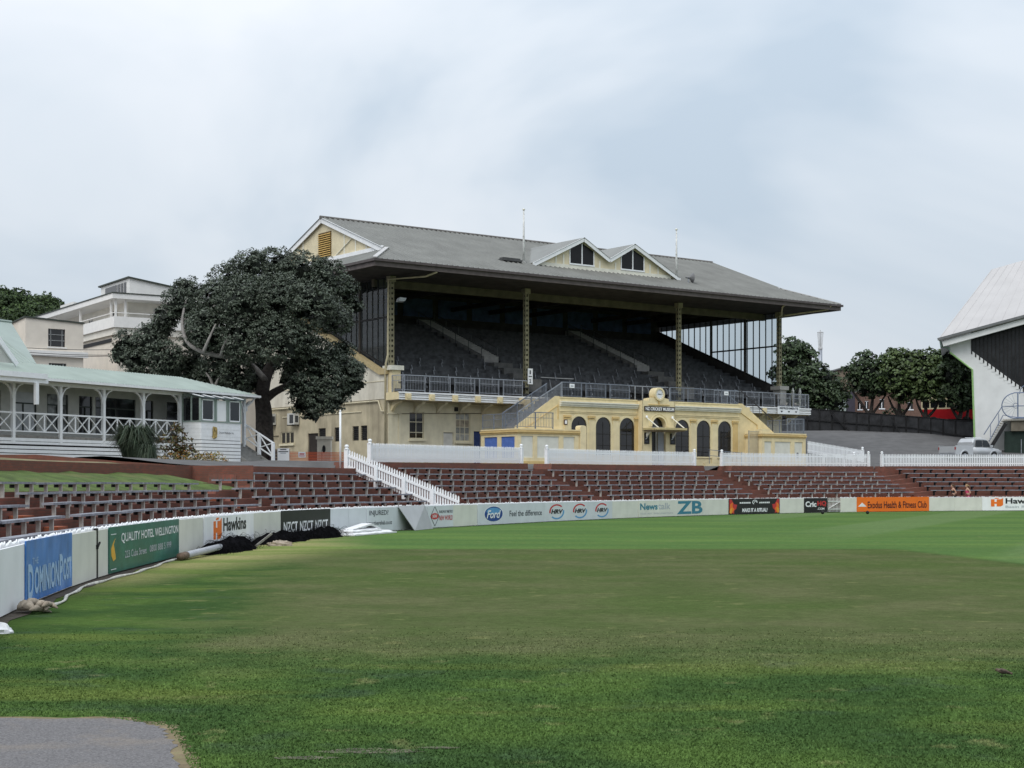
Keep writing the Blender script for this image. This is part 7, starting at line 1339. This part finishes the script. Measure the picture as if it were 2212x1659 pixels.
e_ = Vector((0, 0, 1)); mb = MB(); mb.bar(Vector(A_) - Vector((.1, .06, .12)), Vector(B_) - Vector((0, .06, .12)), .14, .2); mb.build('gutter', mat('grey gutter', (.14, .145, .15), .5, .1), RS); mb = MB(); mb.bar(Vector(A_) + Vector((.3, .15, -.48)), Vector(B_) + Vector((0, .15, -.48)), .06, .44); mb.build('fascia', WC2, RS); mb = MB(); mb.poly([Vector(A_) + Vector((.3, .1, -.68)), Vector(B_) + Vector((0, .1, -.68)), Vector(B_) + Vector((0, 1.1, -.62)), Vector(A_) + Vector((.3, 1.1, -.62))]); mb.build('soffit', WC2, RS)
# landing, stair and hoop railings
RB = mat('blue grey railing', (.14, .18, .27), .45, .1, metal=.2); tl = -1.6
l0, lz = q(2167, 905, tl); mb = MB(); mb.bx(l0, l0 + 9, tl, -.05, lz - .12, lz); mb.build('landing', CONCL, RS); mb = MB(); mb.bx(l0 + .6, l0 + 9, tl + .2, -.06, lz - .95, lz - .121); mb.build('landing_beam', mat('brown stained concrete', (.16, .14, .11), .9, .2, 2), RS); mb = MB(); mb.bx(l0 + .1, l0 + 9, tl + .5, tl + .7, 3.2, lz - .951); mb.build('dark_undercroft', mat('dark green door panel', (.014, .028, .022), .7, .2), RS)
mb = MB(); mb.bx(l0 + 1.35, l0 + 1.4, tl + .4, tl + .45, 3.2, lz - 1.6); mb.build('standpipe', GALV, RS)
sx0, sz0 = q(2128, 962, tl); n = 12
for i in range(n):
    a = sx0 + (l0 - sx0) * i / n; z = sz0 - .1 + (lz - sz0) * (i + 1) / n; mb = MB(); mb.bx(a, a + (l0 - sx0) / n + .06, tl, -.3, z - .07, z); mb.build('stair_tread', CONCL, RS)
mb = MB(); mb.bar((sx0 + .25, tl + .02, sz0 - .5), (l0 + .2, tl + .02, lz - .35), .1, .28); mb.build('stringer', BLACK, RS)
h_ = .95; mb = MB(); mb.tube([(sx0 - .1, tl, sz0 + h_ - .1), (l0 - .1, tl, lz + h_), (l0 + 1.0, tl, lz + h_ + .06), (l0 + 9, tl, lz + h_ + .06)], .04, 6).tube([(sx0 + .3, tl, sz0 + .3), (l0, tl, lz + .3), (l0 + 1.0, tl, lz + .12), (l0 + 9, tl, lz + .12)], .035, 6)
for f in (.3, .75): mb.bar((sx0 + (l0 - sx0) * f, tl, sz0 + (lz - sz0) * f), (sx0 + (l0 - sx0) * f, tl, sz0 + (lz - sz0) * f + h_), .05, .05)
for x in (1.1, 2.9, 4.6): mb.bar((l0 + x, tl, lz), (l0 + x, tl, lz + 2.0), .10, .10)
mb.build('stair_rail', RB, RS)
c0_, cz_ = l0 + .95, lz + 1.03; pts = [(c0_ + 3.0, cz_ + 1.02), (c0_ - .1, cz_ + 1.02)] + [(c0_ + 1.05 * math.cos(a), cz_ + 1.0 * math.sin(a)) for a in np.linspace(math.pi / 2 + .2, 3 * math.pi / 2 - .2, 16)] + [(c0_ - .1, cz_ - .98), (c0_ + 3.0, cz_ - .98)]
mb = MB(); mb.tube([(a, tl - .05, b) for a, b in pts], .045, 6); mb.tube([(c0_ + .9 + .62 * math.cos(a), tl - .05, cz_ + .9 + .75 * math.sin(a)) for a in np.linspace(0, math.pi, 12)], .035, 6)
for a in np.linspace(math.pi / 2 + .3, 3 * math.pi / 2 - .3, 9): mb.bar((c0_ + .2 * math.cos(a), tl - .05, cz_ + .2 * math.sin(a)), (c0_ + 1.03 * math.cos(a), tl - .05, cz_ + .98 * math.sin(a)), .014, .014)
mb.tube([(c0_ + .2 * math.cos(a), tl - .05, cz_ + .2 * math.sin(a)) for a in np.linspace(0, 2 * math.pi, 12)], .025, 5); mb.build('hoop_railing', RB, RS)
# ------------------------------------------------------------------ silver pickup
SIL = mat('silver car paint', (.50, .52, .54), .3, .04, 1, metal=.2, spec=.5); pp = at(2046, 0, 119.5); th = thing('pickup_truck', 'silver pickup truck parked behind the white fence below the right stand', 'truck', (pp.x, pp.y, 3.60), math.radians(30)); CK = mat('car glass', (.012, .014, .016), .05, .2, spec=.5); RUB = mat('tyre rubber', (.018, .018, .018), .8, .2)
def sect(x, hw, z0, z1, tp=.0): return [(x, -hw, z0), (x, -hw, z1 - .08), (x, -hw + .10 + tp, z1), (x, hw - .10 - tp, z1), (x, hw, z1 - .08), (x, hw, z0)]
def loft(S_, name, m, parent, smooth=False):
    mb = MB(); k = len(S_[0])
    for s in S_: mb.v += [tuple(p) for p in s]
    for i in range(len(S_) - 1):
        for j in range(k): a, b = i * k + j, i * k + (j + 1) % k; mb.f.append((a, b, b + k, a + k)); mb.m.append(0)
    mb.f.append(tuple(range(k - 1, -1, -1))); mb.m.append(0); mb.f.append(tuple(range((len(S_) - 1) * k, len(S_) * k))); mb.m.append(0); return mb.build(name, m, parent, smooth)
# bed (rear at x=0), cab, bonnet
mb = MB(); mb.bx(0, 1.85, -.86, -.80, .48, 1.17).bx(0, 1.85, .80, .86, .48, 1.17).bx(.0, .06, -.80, .80, .48, 1.12).bx(1.79, 1.85, -.8, .8, .48, 1.17).bx(.06, 1.79, -.8, .8, .48, .6); mb.build('bed', SIL, th); mb = MB(); mb.bx(.05, 1.8, -.82, .82, 1.125, 1.15); mb.build('bed_cover', mat('dark bed cover', (.06, .06, .065), .6, .1), th); mb = MB(); mb.bx(-.03, .0, -.78, .78, .62, 1.10); mb.build('tailgate', SIL, th)
loft([sect(1.86, .86, .45, 1.06), sect(2.6, .88, .42, 1.06), sect(3.75, .87, .42, 1.05), sect(4.0, .86, .45, 1.03), sect(4.7, .82, .48, .94), sect(5.02, .74, .5, .80)], 'body', SIL, th, True)
loft([sect(1.90, .80, 1.05, 1.45, .02), sect(2.1, .74, 1.05, 1.74, .05), sect(2.9, .73, 1.05, 1.77, .06), sect(3.35, .73, 1.05, 1.72, .06), sect(3.98, .80, 1.04, 1.08, .0)], 'cab', SIL, th)
for sg in (-1, 1):
    y = sg * .80
    for pts in ([(2.12, 1.10), (2.86, 1.10), (2.86, 1.60), (2.24, 1.60)], [(2.94, 1.10), (3.78, 1.10), (3.42, 1.58), (2.94, 1.62)]): mb = MB(); mb.prism([(a, y - sg * (b - 1.05) * .11 + sg * .02, b) for a, b in pts], (0, sg * .01, 0)); mb.build('side_window', CK, th)
    for x in (.95, 4.05): mb = MB(); mb.disc((x, sg * .90, .36), .36, (0, sg, 0), .24, 22); w_ = mb.build('wheel', RUB, th); mb = MB(); mb.disc((x, sg * .91, .36), .22, (0, sg, 0), .02, 16); mb.build('rim', GALV, w_)
    for x in (.95, 4.05): mb = MB(); mb.tube([(x + .44 * math.cos(a), sg * .87, .36 + .44 * math.sin(a)) for a in np.linspace(0, math.pi, 10)], .05, 6); mb.build('wheel_arch', SIL, th)
    mb = MB(); mb.bx(3.62, 3.78, sg * .95 - .09, sg * .95 + .09, 1.08, 1.22); mb.build('mirror', SIL, th); mb = MB(); mb.bx(4.78, 4.98, sg * .66 - .1, sg * .66 + .1, .68, .84); mb.build('headlight', mat('lamp lens', (.5, .5, .5), .1, .05), th); mb = MB(); mb.bx(-.04, .06, sg * .83 - .03, sg * .83 + .04, .85, 1.05); mb.build('tail_light', mat('red lens', (.35, .02, .02), .2, .05), th)
mb = MB(); mb.prism([(2.02, -.62, 1.12), (2.02, .62, 1.12), (2.13, .58, 1.62), (2.13, -.58, 1.62)], (-.03, 0, .01)); mb.build('rear_window', CK, th); mb = MB(); mb.prism([(3.94, -.68, 1.10), (3.94, .68, 1.10), (3.42, .60, 1.66), (3.42, -.60, 1.66)], (.03, 0, .01)); mb.build('windscreen', CK, th); mb = MB(); mb.bx(-.12, -.02, -.8, .8, .42, .56).bx(4.98, 5.1, -.75, .75, .38, .58); mb.build('bumper', GALV, th)
for y in (-.4, .4): mb = MB(); mb.bx(2.3, 3.2, y - .02, y + .02, 1.80, 1.83); mb.build('roof_rack_bar', WHITE2, th)
# ------------------------------------------------------------------ people and figures
def skin_fig(name, J, E_, m, parent, lvl=2, root=0):
    me = bpy.data.meshes.new(name); me.from_pydata([j[0] for j in J], E_, []); me.materials.append(m); o = link(name, me, parent); md = o.modifiers.new('Skin', 'SKIN'); md.use_smooth_shade = True
    if not me.skin_vertices: me.attributes.new
    sv = me.skin_vertices[0].data if len(me.skin_vertices) else None
    if sv is None: return o
    for k, j in enumerate(J): sv[k].radius = j[1] if isinstance(j[1], tuple) else (j[1], j[1]); sv[k].use_root = (k == root)
    s = o.modifiers.new('Sub', 'SUBSURF'); s.levels = lvl; s.render_levels = lvl; return o
def ell_mesh(c, r, n=12, m_=8):
    mb = MB(); c = Vector(c)
    for i in range(m_ + 1):
        ph = math.pi * i / m_
        for j in range(n): a = 2 * math.pi * j / n; mb.v.append((c.x + r[0] * math.sin(ph) * math.cos(a), c.y + r[1] * math.sin(ph) * math.sin(a), c.z + r[2] * math.cos(ph)))
    for i in range(m_):
        for j in range(n): a, b = i * n + j, i * n + (j + 1) % n; mb.f.append((a, b, b + n, a + n)); mb.m.append(0)
    return mb
def person(label, loc, rz, skin, top, shorts, hair, hgt=1.64, group=None, pony=True):
    """a runner facing +x: arms bent, one knee up"""
    th = thing('person', label, 'person', loc, rz, group); k = hgt / 1.64
    J = [((0, 0, .92), (.13, .15)), ((.03, 0, 1.08), (.105, .13)), ((.06, 0, 1.24), (.11, .15)), ((.07, 0, 1.36), (.075, .12)), ((.085, 0, 1.43), .048), ((.11, 0, 1.50), .05),
         ((.06, .17, 1.34), .055), ((-.08, .22, 1.10), .042), ((.14, .17, 1.05), .032), ((.20, .15, 1.09), .034), ((.06, -.17, 1.34), .055), ((-.13, -.22, 1.12), .042), ((.06, -.19, 1.00), .032), ((.13, -.17, 1.02), .034),
         ((.01, .09, .86), .095), ((.24, .10, .58), .068), ((.06, .10, .26), .045), ((.04, .10, .10), .04), ((.15, .10, .05), .035), ((0, -.09, .86), .095), ((-.06, -.09, .48), .066), ((-.32, -.09, .28), .045), ((-.42, -.09, .20), .04), ((-.40, -.09, .08), .035)]
    J = [((a[0] * k, a[1] * k, a[2] * k), r) for a, r in J]; E_ = [(0, 1), (1, 2), (2, 3), (3, 4), (4, 5), (3, 6), (6, 7), (7, 8), (8, 9), (3, 10), (10, 11), (11, 12), (12, 13), (0, 14), (14, 15), (15, 16), (16, 17), (17, 18), (0, 19), (19, 20), (20, 21), (21, 22), (22, 23)]
    skin_fig('body', J, E_, skin, th)
    h = ell_mesh((.125 * k, 0, 1.575 * k), (.092, .076, .115)); h.build('head', skin, th, smooth=True)
    for dx, dy, dz, r, m in ((.21, .03, 1.585, .012, I_K), (.21, -.03, 1.585, .012, I_K), (.222, 0, 1.56, .016, skin), (.205, 0, 1.525, .014, mat('lips', (.4, .15, .13), .5, .05))): ell_mesh((dx * k, dy * k, dz * k), (r, r, r * .9), 6, 4).build('face_feature', m, th)
    hm = ell_mesh((.105 * k, 0, 1.605 * k), (.098, .088, .108)); hm.build('hair', hair, th, smooth=True)
    if pony: mb = MB(); mb.tube([(.02 * k, 0, 1.62 * k), (-.07 * k, 0, 1.58 * k), (-.12 * k, 0, 1.48 * k)], [.035, .04, .012], 7); mb.build('ponytail', hair, th, smooth=True)
    T_ = [((0, 0, .93 * k), (.142, .162)), ((.03 * k, 0, 1.08 * k), (.118, .142)), ((.06 * k, 0, 1.24 * k), (.124, .160)), ((.068 * k, 0, 1.31 * k), (.10, .13))]; skin_fig('top', T_, [(0, 1), (1, 2), (2, 3)], top, th)
    S3 = [((0, 0, .92 * k), (.14, .16)), ((.01, .09 * k, .84 * k), .112), ((.15 * k, .10 * k, .68 * k), .10), ((0, -.09 * k, .84 * k), .112), ((-.03 * k, -.09 * k, .66 * k), .10)]; skin_fig('shorts', S3, [(0, 1), (1, 2), (0, 3), (3, 4)], shorts, th)
    for x, y, z in ((.10, .10, .04), (-.40, -.09, .08)): mb = ell_mesh((x * k, y * k, z * k), (.13, .05, .045)); mb.build('shoe', WHITE2, th, smooth=True)
    return th
SK = mat('skin', (.50, .30, .22), .5, .05, 4); HB = mat('brown hair', (.08, .045, .025), .6, .2, 8); HBL = mat('fair hair', (.30, .20, .10), .6, .2, 8)
for x, lab, top, hair in ((2056, 'runner in a black singlet, left of the two joggers behind the wall', mat('black singlet', (.02, .018, .02), .7, .1), HB), (2087, 'runner in a pink singlet, right of the two joggers behind the wall', mat('pink singlet', (.55, .06, .16), .7, .08), HBL)):
    s = s_at(x, .85); p = W(s, .62, .135); person(lab, p, wang(s) + math.pi * .93, SK, top, mat('black shorts', (.02, .02, .022), .7, .1) if top is MT['black singlet'] else top, hair, group='joggers behind the boundary wall')
PALE = mat('pale weathered stone', (.40, .42, .40), .9, .3, 8, dirt=(.16, .17, .16), dscale=6, damt=.7)
for i, (s, lab, lean) in enumerate(((32.25, 'pale standing figure at the balcony end, left of two', .06), (32.95, 'slender pale standing figure at the balcony end, right of two', -.02))):
    t_ = gthing('statue', lab, 'statue', s, -.7, 7.06, -.6, 'pale figures at the end of the balcony'); w_ = 1.0 if i == 0 else .72
    J = [((0, 0, .78), (.12, .15 * w_)), ((0, 0, .95), (.10, .13 * w_)), ((.01, 0, 1.14), (.11, .16 * w_)), ((.01, 0, 1.24), (.07, .11)), ((.02, 0, 1.32), .05), ((.02, .0, 1.44), .09), ((.02, .17 * w_, 1.18), .05), ((.06, .22 * w_, .95), .042), ((.14, .12 * w_, .86), .035), ((.02, -.17 * w_, 1.18), .05), ((.02, -.22 * w_, .94), .042), ((.06, -.22 * w_, .74), .035), ((0, .08 * w_, .72), .09), ((.02, .09 * w_, .42), .065), ((0, .09 * w_, .06), .05), ((.1, .09 * w_, .03), .035), ((0, -.08 * w_, .72), .09), ((.02, -.09 * w_, .42), .065), ((0, -.09 * w_, .06), .05), ((.1, -.09 * w_, .03), .035)]
    skin_fig('figure', J, [(0, 1), (1, 2), (2, 3), (3, 4), (4, 5), (3, 6), (6, 7), (7, 8), (3, 9), (9, 10), (10, 11), (0, 12), (12, 13), (13, 14), (14, 15), (0, 16), (16, 17), (17, 18), (18, 19)], PALE, t_)
# small brown bird on the grass
p = at(2165, 1459, 14.75); t_ = thing('bird', 'small brown bird on the grass at the right', 'bird', (p.x, p.y, 0), math.radians(-22)); BRD = mat('brown feathers', (.085, .062, .045), .8, .3, 40, dirt=(.25, .2, .16), dscale=25, damt=.7)
J = [((-.045, 0, .055), (.018, .018)), ((-.01, 0, .055), (.030, .030)), ((.025, 0, .050), (.026, .026)), ((.055, 0, .042), (.012, .014)), ((.095, 0, .030), (.006, .012)), ((-.06, 0, .072), (.018, .018))]
skin_fig('body', J, [(0, 1), (1, 2), (2, 3), (3, 4), (0, 5)], BRD, t_); mb = MB(); mb.lathe([(.006, 0), (.003, .010), (.0005, .016)], n=6); o = mb.build('beak', BLACK, t_); o.location = (-.076, 0, .072); o.rotation_euler = (0, -math.pi / 2, 0)
for sg in (-1, 1): mb = MB(); mb.tube([(.0, sg * .012, .035), (-.004, sg * .013, .015), (.0, sg * .013, .0)], .0025, 5).tube([(.0, sg * .013, .002), (-.018, sg * .015, .002)], .002, 4); mb.build('leg', BLACK, t_); mb = MB(); mb.prism([(-.02, sg * .028, .07), (.03, sg * .030, .06), (.075, sg * .012, .038), (.02, sg * .030, .04)], (0, sg * .004, 0)); mb.build('wing', mat('dark wing feathers', (.04, .03, .025), .8, .3, 40), t_)
